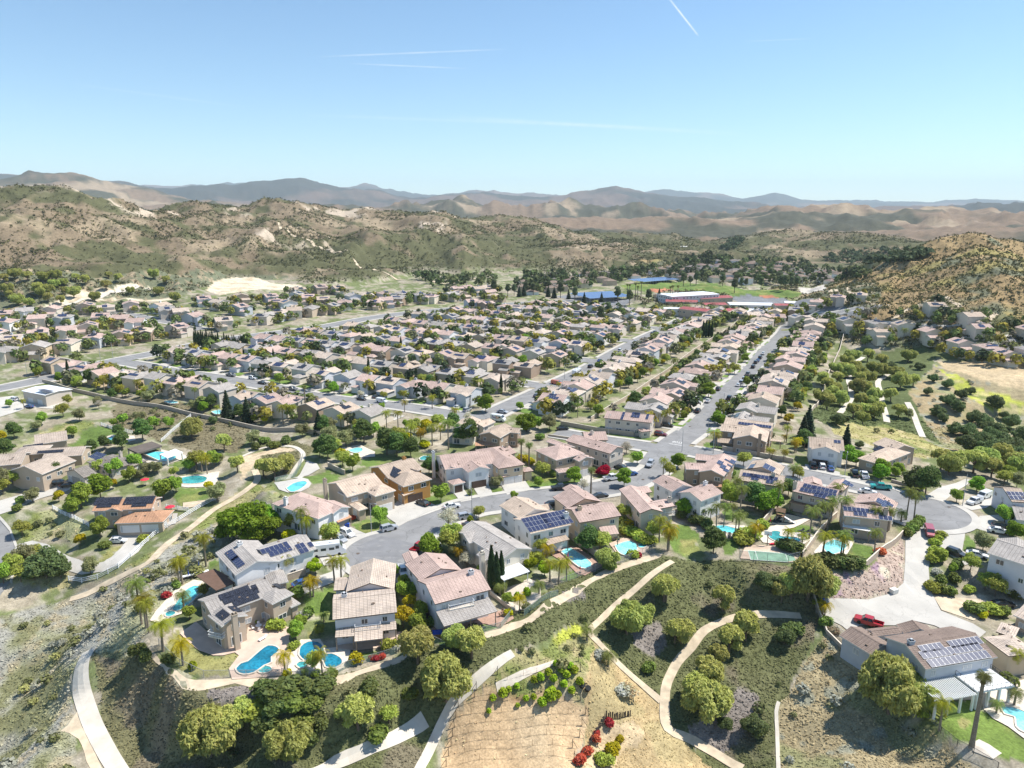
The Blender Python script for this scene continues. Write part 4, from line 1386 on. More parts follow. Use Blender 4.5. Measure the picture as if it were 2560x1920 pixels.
def crown_mesh(name, blobs, n, leaf, col, var=.30, warm=.25, shell=.72, hang=0.0, aspect=1.0, core=.74, up=.4, seed=0):
 B = np.array(blobs, float)
 wts = B[:, 3] * B[:, 4] + B[:, 3] * B[:, 5]
 k = NR.choice(len(B), size=n, p=wts / wts.sum())
 d = NR.normal(size=(n, 3))
 d /= np.linalg.norm(d, axis=1)[:, None]
 low = d[:, 2] < -.35
 d[low, 2] *= -1 * (NR.rand(low.sum()) > .45)
 d /= np.linalg.norm(d, axis=1)[:, None] + 1e-9
 rr = shell + (1.06 - shell) * NR.rand(n) ** .7
 # ragged outline: lumps of the outer surface
 rr *= .72 + .58 * fbm(d[:, 0] * 2.2 + k * 3.1 + seed, d[:, 1] * 2.2 + d[:, 2] * 1.7,3, seed + 40)
 P = B[k, :3] + d * B[k, 3:6] * rr[:, None]
 nr = d / B[k, 3:6]
 nr /= np.linalg.norm(nr, axis=1)[:, None]
 nr = nr * .75 + NR.normal(size=(n, 3)) * .55 + np.array([0,0, up])
 nr /= np.linalg.norm(nr, axis=1)[:, None]
 sz = leaf * (.55 + .8 * NR.rand(n))
 V, Fq = leaf_quads(P, nr, sz, aspect, hang)
 cl = np.array(col)[None, :] * (1 + var * (NR.rand(n, 1) * 2 - 1))
 lump = fbm(P[:, 0] * .9 + seed, P[:, 1] * .9 + P[:, 2] * .6,2, seed + 3)[:, None]
 cl = cl * (.75 + .5 * lump)
 cl = cl + np.array([.06,.045,-.01]) * warm * (NR.rand(n, 1) ** 2)
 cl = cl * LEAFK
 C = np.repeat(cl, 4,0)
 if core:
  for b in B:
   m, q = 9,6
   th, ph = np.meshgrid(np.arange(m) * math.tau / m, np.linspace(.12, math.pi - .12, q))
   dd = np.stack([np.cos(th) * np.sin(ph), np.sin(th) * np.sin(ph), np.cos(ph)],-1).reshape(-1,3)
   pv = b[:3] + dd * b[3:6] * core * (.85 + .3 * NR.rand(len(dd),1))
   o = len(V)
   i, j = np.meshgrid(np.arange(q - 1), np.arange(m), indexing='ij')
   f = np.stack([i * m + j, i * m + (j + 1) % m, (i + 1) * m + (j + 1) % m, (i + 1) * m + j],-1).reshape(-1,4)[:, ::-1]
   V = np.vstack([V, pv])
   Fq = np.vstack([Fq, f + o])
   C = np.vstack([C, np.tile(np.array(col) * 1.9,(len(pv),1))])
 return np_mesh(name, V, Fq, np.clip(C, .008,.6),'leaf')

def trunk_mesh(h, r, limbs, seed, mat='bark', lean=.0):
 q = random.Random(seed)
 mb = MB()
 pts = [(0,0,-.4),(q.uniform(-.1,.1), q.uniform(-.1,.1), h * .5),(lean * h + q.uniform(-.15,.15), q.uniform(-.15,.15), h)]
 mb.tube(pts, [r * 1.25, r, r * .7],7)
 for (x, y, z) in limbs:
  s = Vector(pts[2]) * .8
  e = Vector((x, y, z))
  m = s.lerp(e, .5) + Vector((0,0,.15))
  mb.tube([s, m, e],[r * .6, r * .42, r * .18],5, cap=False)
 return mb.mesh('trunk',[mat], True)

PROTO = {}

def proto(kind, name, parts):
 PROTO[kind] = (name, parts)

def broad(kind, h, w, n, leaf, col, nb, seed_, squash=.75, warm=.25, core=.74, name='broadleaf_tree', trunk=.35, shell=.7, var=.3):
 seed, nb, n, leaf = seed_, (int(nb * 1.9) if nb > 5 else nb), int(n * 1.5), leaf * .8
 q = random.Random(seed)
 blobs = []
 zc = h * (.97 - squash * .5)
 for i in range(nb):
  a = i * 2.4 + q.random()
  f = q.random()
  rr = w * .5 * (.15 + .58 * f) if i else 0
  br = w * (.24 - .11 * f + .05 * q.random()) if i else w * .26
  blobs.append((math.cos(a) * rr, math.sin(a) * rr, zc + h * squash * q.uniform(-.34,.30) * (1 - .35 * f), br, br * q.uniform(.8,1.2), br * q.uniform(.7,1.05)))
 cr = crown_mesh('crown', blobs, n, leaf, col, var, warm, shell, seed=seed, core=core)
 tr = trunk_mesh(h * trunk, .04 * h * .55,[b[:3] for b in blobs], seed)
 proto(kind, name, [('trunk', tr),('crown', cr)])

broad('broad_a',7,6.5,3000,.27,(.100,.158,.030),8,1)
broad('broad_b',6,5.5,2600,.25,(.125,.172,.040),7,2)
broad('broad_c',6.5,6.0,1700,.24,(.165,.185,.055),8,3, core=.35, warm=.5, shell=.5)
broad('broad_d',9,9.5,5200,.32,(.078,.128,.022),10,4, squash=.82, trunk=.25)
broad('broad_e',7.5,6.5,3200,.26,(.055,.088,.030),9,5)
broad('yellow',5,4.6,2000,.24,(.230,.210,.030),7,6, warm=.6)
broad('olive',6,6.5,2600,.22,(.130,.138,.072),8,7, core=.55, name='olive_tree')
broad('grey_bare',6,6.0,1500,.16,(.235,.215,.170),8,8, core=0, shell=.35, warm=.1, name='bare_tree')
broad('round',3.6,3.4,2000,.18,(.150,.205,.028),4,9, squash=.8, trunk=.4, shell=.85, name='clipped_tree')
broad('oak',5.5,7.0,3000,.24,(.060,.082,.036),9,10, squash=.9, trunk=.2, name='live_oak')
broad('eucalypt',15,7.5,3400,.42,(.072,.090,.050),9,12, squash=.72, core=.55, name='eucalyptus_tree')
broad('red_shrub',2.6,4.2,1800,.20,(.26,.035,.022),6,13, squash=1.0, trunk=.1, name='red_shrub', shell=.8)

def pepper(kind, h, w, n, col, nb, seed):
 q = random.Random(seed)
 blobs = []
 for i in range(nb):
  a = i * 2.4 + q.random()
  rr = w * .38 * math.sqrt(q.random()) * (1 if i else 0)
  br = w * (.13 + .10 * q.random())
  blobs.append((math.cos(a) * rr, math.sin(a) * rr, h * q.uniform(.34,.80), br, br, br * q.uniform(.9,1.25)))
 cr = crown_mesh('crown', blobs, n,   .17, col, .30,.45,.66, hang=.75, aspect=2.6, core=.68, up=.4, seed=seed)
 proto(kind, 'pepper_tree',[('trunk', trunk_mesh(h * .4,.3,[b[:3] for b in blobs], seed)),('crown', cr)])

pepper('pepper_a',8.5,9,9000,(.185,.200,.074),22,21)
pepper('pepper_b',8,7,7500,(.205,.218,.078),18,22)
pepper('pepper_c',7,8.5,8000,(.170,.195,.070),20,23)

def cypress(kind, h, r, n, col, seed):
 q = NR
 z = q.rand(n) ** .9
 prof = np.sin(np.pi * np.clip(z * .93 + .07,0,1) ** .75) ** .75 * r
 a = q.rand(n) * math.tau
 prof = prof * (.8 + .3 * q.rand(n))
 P = np.stack([np.cos(a) * prof, np.sin(a) * prof, .3 + z * (h - .3)],1)
 nr = np.stack([np.cos(a), np.sin(a),.35 * np.ones(n)],1) + q.normal(size=(n, 3)) * .3
 nr /= np.linalg.norm(nr, axis=1)[:, None]
 V, Fq = leaf_quads(P, nr, .12 + .1 * q.rand(n),1.8,.6)
 C = np.repeat(np.array(col)[None] * 1.3 * (.7 + .6 * q.rand(n, 1)),4,0)
 m, k = 8,9
 zz = np.linspace(.03,1, k)
 pr = np.sin(np.pi * np.clip(zz * .93 + .07,0,1) ** .75) ** .75 * r * .86
 ring = np.stack([np.stack([np.cos(np.arange(m) * math.tau / m) * p_, np.sin(np.arange(m) * math.tau / m) * p_, np.full(m, .3 + z_ * (h - .3))],1) for p_, z_ in zip(pr, zz)]).reshape(-1,3)
 i, j = np.meshgrid(np.arange(k - 1), np.arange(m), indexing='ij')
 f = np.stack([i * m + j, i * m + (j + 1) % m, (i + 1) * m + (j + 1) % m, (i + 1) * m + j],-1).reshape(-1,4)
 V2, F2 = np.vstack([V, ring]), np.vstack([Fq, f + len(V)])
 C2 = np.vstack([C, np.tile(np.array(col) * .85,(len(ring),1))])
 cr = np_mesh('crown', V2, F2, C2,'leaf')
 proto(kind, 'cypress_tree',[('trunk', trunk_mesh(.6,.14,[], seed)),('crown', cr)])

cypress('cypress',10,.85,2200,(.030,.052,.020),31)

def conifer(kind, h, r, n, col, seed, tiers=13):
 q = NR
 P, nr = [],[]
 for t in range(tiers):
  f = t / (tiers - 1)
  zc = h * (.10 + .88 * f)
  rad_ = r * (1 - f) ** .85 + .15
  m = int(n / tiers * (1.6 - 1.2 * f))
  a = q.rand(m) * math.tau
  lob = .75 + .35 * vn(np.cos(a) * 2 + t * 3.3 + 50, np.sin(a) * 2 + 50, seed)
  rr = rad_ * q.rand(m) ** .5 * lob
  P.append(np.stack([np.cos(a) * rr, np.sin(a) * rr, zc - .42 * rr + q.normal(size=m) * .15],1))
  nr.append(np.stack([np.cos(a) * .5, np.sin(a) * .5, np.ones(m)],1) + q.normal(size=(m, 3)) * .35)
 P, nr = np.vstack(P), np.vstack(nr)
 nr /= np.linalg.norm(nr, axis=1)[:, None]
 V, Fq = leaf_quads(P, nr, .18 + .16 * q.rand(len(P)),1.5,.2)
 C = np.repeat(np.array(col)[None] * 1.5 * (.65 + .7 * q.rand(len(P),1)),4,0)
 proto(kind, 'conifer_tree',[('trunk', trunk_mesh(h * .9,.17,[], seed)),('crown', np_mesh('crown', V, Fq, C, 'leaf'))])

conifer('conifer',11,3.0,2600,(.032,.050,.026),41)

def frond(mb_v, mb_f, mb_c, base, az, elev, L, droop, wid, col, nseg=9, fan=False):
 d = np.array([math.cos(az), math.sin(az),0])
 side = np.array([-math.sin(az), math.cos(az),0])
 p = np.array(base, float)
 e = elev
 pts = []
 for i in range(nseg + 1):
  pts.append(p.copy())
  p = p + (d * math.cos(e) + np.array([0,0,1]) * math.sin(e)) * L / nseg
  e -= droop / nseg * (1 + .8 * i / nseg)
 for i in range(nseg):
  a, b = pts[i], pts[i + 1]
  t = (i + .5) / nseg
  wl = wid * math.sin(math.pi * min(1, t * .85 + .12)) ** .7
  for s in (-1,1):
   for k in range(2):
    q = a + (b - a) * (k * .5)
    q2 = a + (b - a) * (k * .5 + .34)
    tip = q + side * s * wl + (b - a) * .9 + np.array([0,0,-wl * (.55 + .3 * random.random())])
    o = len(mb_v)
    mb_v += [q, q2, tip]
    mb_f.append((o, o + 1, o + 2))
    c = np.array(col) * 1.35 * (.75 + .5 * random.random())
    mb_c += [c, c, c]

def palm(kind, h, L, nf, col, seed, r=.16, lean=0.0, droop=1.9, skirt=False, name='queen_palm', wid=.62, up=1.15):
 random.seed(seed)
 v, f, c = [],[],[]
 top = (lean * h, 0, h)
 for i in range(nf):
  t = i / nf
  el = up - 1.55 * t + random.uniform(-.15,.15)
  cc = np.array(col) * (1.0 if t < .75 else .9) + (np.array([.05,.02,0]) if t > .75 else 0)
  frond(v, f, c, top, i * 2.4 + random.uniform(-.2,.2), el, L * random.uniform(.85,1.1), droop * random.uniform(.8,1.1), wid, cc)
 if skirt:
  for i in range(16):
   frond(v, f, c, (top[0],0, h - .4), i * 2.4,-.9, L * .55,.5,.35,(.24,.18,.10),6)
 cr = np_mesh('crown', np.array(v), np.array(f), np.array(c),'leaf')
 mb = MB()
 n = 7
 pts = [(lean * h * (k / n) ** 1.6,0,-.5 + (h + .5) * k / n) for k in range(n + 1)]
 mb.tube(pts, [r * (1.5 - .6 * k / n) * (1.25 if k == 0 else 1) for k in range(n + 1)],8)
 proto(kind, name, [('trunk', mb.mesh('trunk',['bark_palm'], True)),('crown', cr)])

palm('palm_a',7,3.1,24,(.200,.215,.040),51)
palm('palm_b',5.5,2.9,22,(.225,.225,.035),52, lean=.05)
palm('palm_c',8.5,3.2,26,(.150,.185,.050),53, lean=-.03)
palm('palm_y',3.4,2.3,18,(.300,.250,.028),54, r=.12)
palm('palm_s',2.2,1.8,16,(.16,.19,.06),55, r=.12)
palm('fan_tall',13.5,1.7,34,(.130,.150,.050),56, r=.27, droop=1.5, skirt=True, name='fan_palm', wid=.75, up=1.3)
palm('fan_mid',9,1.9,34,(.135,.165,.055),57, r=.26, droop=1.4, skirt=True, name='fan_palm', wid=.8, up=1.3)

def shrub(kind, w, h, n, leaf, col, nb, seed, name='shrub', warm=.3, core=.7, var=.3):
 q = random.Random(seed)
 blobs = [((q.random() - .5) * w * .6 * (i > 0),(q.random() - .5) * w * .6 * (i > 0), h * .45, w * (.34 if i else .4), w * .34, h * .5) for i in range(nb)]
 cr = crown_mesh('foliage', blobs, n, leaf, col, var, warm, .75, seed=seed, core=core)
 proto(kind, name, [('foliage', cr),('stem', trunk_mesh(h * .4,.06,[], seed))])

shrub('shrub_a',2.2,1.7,900,.16,(.085,.115,.035),4,61)
shrub('shrub_b',2.6,1.6,900,.16,(.150,.175,.045),4,62)
shrub('shrub_c',2.0,1.9,800,.15,(.060,.078,.030),3,63)
shrub('shrub_y',2.0,1.7,800,.16,(.260,.240,.030),4,64, warm=.6)
shrub('shrub_red',1.8,1.3,700,.15,(.230,.055,.045),4,65)
shrub('shrub_sage',2.0,1.1,700,.14,(.225,.225,.185),4,66, warm=.1)
shrub('shrub_ball',1.5,1.5,900,.12,(.130,.180,.028),1,67)
shrub('shrub_dry',2.2,1.3,600,.13,(.28,.22,.14),4,68, core=.4)
shrub('vine',1.5,1.5,420,.17,(.150,.215,.035),3,69, name='grape_vine')

PLANTED = []

def plant(kind, x, y, s=1.0, label=None, group=None, cat=None, name=None, sz=None, z=None):
 nm, parts = PROTO[kind]
 zz = hz(x, y) if z is None else z
 r = empty(name or nm, (x, y, zz - .05), rnd.uniform(0,6.28))
 sv = rnd.uniform(.93,1.07)
 r.scale = (s * sv, s * sv, (sz or (s if 'shrub' not in nm or s < 1.3 else 1.3 + (s - 1.3) * .25)) * rnd.uniform(.95,1.05))
 for pn, me in parts:
  put(bpy.data.objects.new(pn, me), r)
 tag(r, label or 'leafy green tree', cat or ('palm tree' if 'palm' in nm else 'shrub' if 'shrub' in nm else 'vine' if 'vine' in nm else 'tree'), group)
 PLANTED.append((x, y))
 return r

# ------------------------------------------------------------------ houses
OV = .45

class Wing:
 def __init__(self, ox, oy, ex, ey, w, d, z0, he, typ, pitch=.34):
  self.o, self.ex, self.ey = np.array([ox, oy]), np.array(ex), np.array(ey)
  self.w, self.d, self.z0, self.he, self.typ, self.pitch = w, d, z0, he, typ, pitch

 def P(self, s, t, z):
  q = self.o + self.ex * s + self.ey * t
  return (q[0], q[1], self.z0 + z)

 def inside(self, x, y, m=0.0):
  v = np.array([x, y]) - self.o
  s, t = v @ self.ex, v @ self.ey
  return OV - m < s < self.w - OV + m and OV - m < t < self.d - OV + m

 def face(self, f):
  e3, n3 = np.array([*self.ex, 0]), np.array([*self.ey, 0])
  z = np.array([0,0,1.0])
  if f == 'n':
   return np.array(self.P(0,0, self.he)), e3, n3 + z * self.pitch
  if f == 'f':
   return np.array(self.P(self.w, self.d, self.he)),-e3,-n3 + z * self.pitch
  if f == 'l':
   return np.array(self.P(0, self.d, self.he)),-n3, e3 + z * self.pitch
  return np.array(self.P(self.w, 0, self.he)), n3,-e3 + z * self.pitch

 def ridge_z(self):
  k = self.d if self.typ == 'gw' else self.w if self.typ == 'gd' else min(self.w, self.d)
  return self.he + self.pitch * k / 2

def wing_px(c, spec, z0):
 ax, ay, bx, by = spec[:4]
 if len(spec) == 8:
  cx, cy_, he, typ = spec[4:]
 else:
  dep, he, typ = spec[4:]
 a, b = plane_hit(c, ax, ay, z0 + he)[:2], plane_hit(c, bx, by, z0 + he)[:2]
 ex = (b - a)
 w = np.linalg.norm(ex)
 ex /= w
 ey = np.array([-ex[1], ex[0]])
 if len(spec) == 8:
  q = plane_hit(c, cx, cy_, z0 + he)[:2] - b
  d = q @ ey
  if d < 0:
   # keep the frame right-handed: start from the other end
   a, b = b, a
   ex, ey, d = -ex, -ey, -d
 else:
  if ey[1] < 0:
   a, b = b, a
   ex, ey = -ex, -ey
  d = dep
 return Wing(a[0], a[1], ex, ey, w, d, z0, he, typ)

def roof_into(mb, g, T=.2):
 w, d, p = g.w, g.d, g.pitch
 P = g.P
 he = g.he
 if g.typ in ('gw','gd'):
  if g.typ == 'gw':
   half, ln = d / 2, w
   Q = lambda a, b, z: P(a, b, z)
  else:
   half, ln = w / 2, d
   Q = lambda a, b, z: P(b, a, z)
  rz = he + p * half
  sl = half * math.sqrt(1 + p * p)
  for (b0, b1) in ((0, half),(2 * half, half)):
   q = [Q(0, b0, he), Q(ln, b0, he), Q(ln, b1, rz), Q(0, b1, rz)]
   u = [(0,0),(ln, 0),(ln, sl),(0, sl)]
   lo = [Q(0, b0, he - T), Q(ln, b0, he - T), Q(ln, b1, rz - T), Q(0, b1, rz - T)]
   mb.face(q, 0, u)
   mb.face(lo[::-1],1)
   mb.face([lo[0], lo[1], q[1], q[0]],1)
   mb.face([lo[1], lo[2], q[2], q[1]],1)
   mb.face([lo[3], lo[0], q[0], q[3]],1)
  # ridge cap
  c = .16
  mb.face([Q(0, half - c, rz - .02), Q(ln, half - c, rz - .02), Q(ln, half, rz + .07), Q(0, half, rz + .07)],0,[(0,0),(ln, 0),(ln, .3),(0,.3)])
  mb.face([Q(0, half + c, rz - .02), Q(ln, half + c, rz - .02), Q(ln, half, rz + .07), Q(0, half, rz + .07)],0,[(0,0),(ln, 0),(ln, .3),(0,.3)])
 else:
  if w >= d:
   Q, L, W = (lambda a, b, z: P(a, b, z)), w, d
  else:
   Q, L, W = (lambda a, b, z: P(b, a, z)), d, w
  h = W / 2
  rz = he + p * h
  r0, r1 = (h, h, rz),(L - h, h, rz)
  e = [(0,0, he),(L, 0, he),(L, W, he),(0, W, he)]
  sl = h * math.sqrt(1 + p * p)
  mb.face([Q(*e[0]), Q(*e[1]), Q(*r1), Q(*r0)],0,[(0,0),(L, 0),(L - h, sl),(h, sl)])
  mb.face([Q(*e[2]), Q(*e[3]), Q(*r0), Q(*r1)],0,[(0,0),(L, 0),(L - h, sl),(h, sl)])
  mb.face([Q(*e[1]), Q(*e[2]), Q(*r1)],0,[(0,0),(W, 0),(h, sl)])
  mb.face([Q(*e[3]), Q(*e[0]), Q(*r0)],0,[(0,0),(W, 0),(h, sl)])
  lo = [(a, b, z - T) for a, b, z in e]
  mb.face([Q(*q) for q in lo],1)
  for i in range(4):
   j = (i + 1) % 4
   mb.face([Q(*lo[i]), Q(*lo[j]), Q(*e[j]), Q(*e[i])],1)

def wall_into(mb, g, down=2.5):
 w, d, o = g.w, g.d, OV
 top = g.he + g.pitch * o - .16
 P = g.P
 c = [(o, o),(w - o, o),(w - o, d - o),(o, d - o)]
 for i in range(4):
  a, b = c[i], c[(i + 1) % 4]
  mb.face([P(*a, -down), P(*b, -down), P(*b, top), P(*a, top)])
 if g.typ == 'gw':
  rz = g.he + g.pitch * d / 2 - .21
  for s in (o, w - o):
   mb.face([P(s, o, top), P(s, d - o, top), P(s, d / 2, rz)])
 elif g.typ == 'gd':
  rz = g.he + g.pitch * w / 2 - .21
  for t in (o, d - o):
   mb.face([P(o, t, top), P(w - o, t, top), P(w / 2, t, rz)])

def _unit_window():
 mb = MB()
 f = .09
 for x0, x1, z0, z1 in ((-.5,.5,-.5,-.5 + f),(-.5,.5,.5 - f, .5),(-.5,-.5 + f * .8,-.5 + f, .5 - f),(.5 - f * .8,.5,-.5 + f, .5 - f),(-.03,.03,-.5 + f, .5 - f)):
  mb.box(x0, x1,-.06,.03, z0, z1)
 fr = mb.mesh('window',['trim'])
 pa = MB().box(-.46,.46,-.03,.0,-.46,.46).mesh('pane',['glass'])
 pb = MB().box(-.46,.46,-.03,.0,-.46,.46).mesh('pane',['blind'])
 mb.box(-.46,.46,-.025,.0,-.46,.46,1)
 whole = mb.mesh('window',['trim','glass'])
 return fr, pa, pb, whole

WIN_F, WIN_P, WIN_B, WIN_ALL = _unit_window()

def _unit_door():
 mb = MB().box(-.5,.5,-.05,.02,0,1)
 for k in range(4):
  for j in range(4):
   mb.box(-.47 + j * .24,-.27 + j * .24,-.08,-.05,.04 + k * .245,.22 + k * .245)
 return mb

GAR = {m: _unit_door().mesh('garage_door',[m]) for m in ('garage_white','garage_brown','garage_grey')}
VENT = MB().hexa([(-.28,-.2,0),(.28,-.2,0),(.28,.2,0),(-.28,.2,0),(-.2,-.18,.2),(.2,-.18,.2),(.2,.1,.2),(-.2,.1,.2)]).mesh('roof_vent',['roof_tan'])
PIPE = MB().tube([(0,0,-.1),(0,0,.55)],[.07,.07],6).mesh('vent_pipe',['wall_brown'])

def _unit_panel(mt):
 mb = MB()
 mb.box(-.5,.5,-.82,.82,0,.04,0)
 mb.face([(-.475,-.795,.042),(.475,-.795,.042),(.475,.795,.042),(-.475,.795,.042)],1)
 return mb.mesh('solar_panel',['metal_grey' if mt == 'cell_blue' else 'metal_dark', mt])

PANEL = {m: _unit_panel(m) for m in ('cell_blue','cell_black')}

def side_frame(g, side):
 o = OV
 w, d = g.w, g.d
 if side == 0:
  return (lambda u: g.P(o + u, o, 0)), w - 2 * o, -g.ey
 if side == 1:
  return (lambda u: g.P(w - o, o + u, 0)), d - 2 * o, g.ex
 if side == 2:
  return (lambda u: g.P(w - o - u, d - o, 0)), w - 2 * o, g.ey
 return (lambda u: g.P(o, d - o - u, 0)), d - 2 * o, -g.ex

def add_window(root, base, p, nrm, wd, ht, z, split, q):
 o = put(bpy.data.objects.new('window', WIN_F if split else WIN_ALL), root)
 o.location = (p[0] - base[0], p[1] - base[1], p[2] + z - base[2])
 o.rotation_euler = (0,0, math.atan2(nrm[1], nrm[0]) + math.pi / 2)
 o.scale = (wd, 1, ht)
 if split:
  put(bpy.data.objects.new('pane', WIN_B if q.random() < .4 else WIN_P), o)
 return o

def panels(root, base, g, f, spots, mt, c=None, landscape=False):
 pt, al, up = g.face(f)
 al = al / np.linalg.norm(al)
 up = up / np.linalg.norm(up)
 nm = np.cross(al, up)
 for sp in spots:
  x, y, nc, nrw = sp[:4]
  if c:
   d = ray(c, x, y)
   cm = np.array([0,0, CAMZ])
   t = ((pt - cm) @ nm) / (d @ nm)
   ctr = cm + d * t
  else:
   ctr = pt + al * x + up * y
  W_, H_ = (1.68,1.03) if landscape else (1.03,1.68)
  for i in range(nc):
   for j in range(nrw):
    if len(sp) > 4 and (i, j) in sp[4]:
     continue
    q = ctr + al * (i - (nc - 1) / 2) * W_ + up * (j - (nrw - 1) / 2) * H_ + nm * .12 - np.array(base)
    o = put(bpy.data.objects.new('solar_panel', PANEL[mt]), root)
    X, Y = (up, -al) if landscape else (al, up)
    o.matrix_local = Matrix(((X[0], Y[0], nm[0], q[0]),(X[1], Y[1], nm[1], q[1]),(X[2], Y[2], nm[2], q[2]),(0,0,0,1)))

def slab_roof(root, base, A_, B_, dirv, dep, hl, hh, mt, z0, posts=True, pm='trim', name='patio_cover', th=.16):
 A_, B_ = np.array(A_[:2]), np.array(B_[:2])
 C_, D_ = B_ + dirv * dep, A_ + dirv * dep
 ln = np.linalg.norm(B_ - A_)
 b = np.array(base)
 q = [np.array([*A_, z0 + hl]) - b, np.array([*B_, z0 + hl]) - b, np.array([*C_, z0 + hh]) - b, np.array([*D_, z0 + hh]) - b]
 lo = [p - (0,0, th) for p in q]
 mb = MB()
 mb.face(q, 0,[(0,0),(ln, 0),(ln, dep),(0, dep)])
 mb.face(lo[::-1],1)
 for i in range(4):
  j = (i + 1) % 4
  mb.face([lo[i], lo[j], q[j], q[i]],1)
 o = mb.build(name, [mt, pm], root)
 if posts:
  n = max(2, int(ln / 4) + 1)
  for k in range(n):
   t = (k + .06) / (n - 1 + .12)
   p = A_ + (B_ - A_) * t + dirv * .25
   MB().box(p[0] - .1 - b[0], p[0] + .1 - b[0], p[1] - .1 - b[1], p[1] + .1 - b[1],-.6 + z0 - b[2], z0 + hl - th - b[2]).build('post',[pm], root)
 return o

def build_house(label, wings, wallm, roofm, gar=(), seed=0, split=True, windows=True, group=None, base=None, name='house', chim=None, fascia='trim', skip=(), rootob=None, vents=4):
 q = random.Random(seed)
 if base is None:
  ctr = np.mean([g.P(g.w / 2, g.d / 2,0) for g in wings],0)
  base = (ctr[0], ctr[1], wings[0].z0)
 root = rootob or empty(name, base)
 if label:
  tag(root, label, 'house', group)

 class Off(MB):
  def face(self, pts, mi=0, uvs=None):
   return MB.face(self, [(p[0] - base[0], p[1] - base[1], p[2] - base[2]) for p in pts], mi, uvs)
 wb, rb = Off(), Off()
 for g in wings:
  wall_into(wb, g)
  roof_into(rb, g)
 wb.build('wall',[wallm], root)
 roof = rb.build('roof',[roofm, fascia], root)
 root_w = []
 gz = {(a, b): (u, wd) for a, b, u, wd, *_ in gar}
 for (wi, sd, u, wd, gm) in gar:
  g = wings[wi]
  fr, ln, nrm = side_frame(g, sd)
  p = fr(u * ln)
  o = put(bpy.data.objects.new('garage_door', GAR[gm]), root)
  o.location = (p[0] - base[0], p[1] - base[1], p[2] - base[2])
  o.rotation_euler = (0,0, math.atan2(nrm[1], nrm[0]) + math.pi / 2)
  o.scale = (wd, 1,2.25)
 if windows:
  for wi, g in enumerate(wings):
   for sd in range(4):
    if (wi, sd) in skip:
     continue
    fr, ln, nrm = side_frame(g, sd)
    if ln < 2.4:
     continue
    mid = np.array(fr(ln / 2)[:2])
    if split and nrm @ (-mid) / np.linalg.norm(mid) < -.25:
     continue
    n = max(1, int(ln / 3.3))
    for fl, zc in enumerate((1.45,4.15) if g.he > 4.5 else (1.5,)):
     for k in range(n):
      u = ln * (k + .5) / n + q.uniform(-.25,.25)
      if q.random() < .22:
       continue
      p = fr(u)
      t = np.array(p[:2]) + nrm * .7
      if any(h is not g and h.inside(*t) and zc < h.he + .6 for h in wings):
       continue
      if fl == 0 and (wi, sd) in gz and abs(u - gz[(wi, sd)][0] * ln) < gz[(wi, sd)][1] / 2 + .7:
       continue
      wd, ht = q.choice((1.0,1.3,1.7,2.0)), q.choice((1.2,1.35))
      if fl == 0 and split and q.random() < .3:
       wd, ht = 2.2,2.1
      add_window(root, base, p, nrm, wd, ht, zc if ht < 2 else 1.15, split, q)
 if chim is not None:
  x, y, zt = chim
  mb = MB()
  mb.box(-.5,.5,-.4,.4, wings[0].z0 - base[2], zt - base[2])
  mb.box(-.58,.58,-.48,.48, zt - base[2] - .25, zt - base[2])
  mb.box(-.2,.2,-.2,.2, zt - base[2], zt - base[2] + .3)
  o = mb.build('chimney',[wallm], roof)
  o.location = (x - base[0], y - base[1],0)
  o.rotation_euler = (0,0, math.atan2(wings[0].ex[1], wings[0].ex[0]))
 for k in range(vents if split else 0):
  g = wings[q.randrange(min(2, len(wings)))]
  f = ('n','f') if g.typ == 'gw' else ('l','r') if g.typ == 'gd' else ('n','f')
  pt, al, up = g.face(q.choice(f))
  ln = g.w if abs(al[:2] @ g.ex) > .5 else g.d
  hf = (g.d if abs(al[:2] @ g.ex) > .5 else g.w) / 2
  p = pt + al * ln * q.uniform(.25,.75) + up * hf * q.uniform(.25,.7) - np.array(base)
  o = put(bpy.data.objects.new('roof_vent', VENT if k % 3 else PIPE), roof)
  o.location = p
  o.rotation_euler = (0,0, math.atan2(al[1], al[0]))
 return root, base, roof

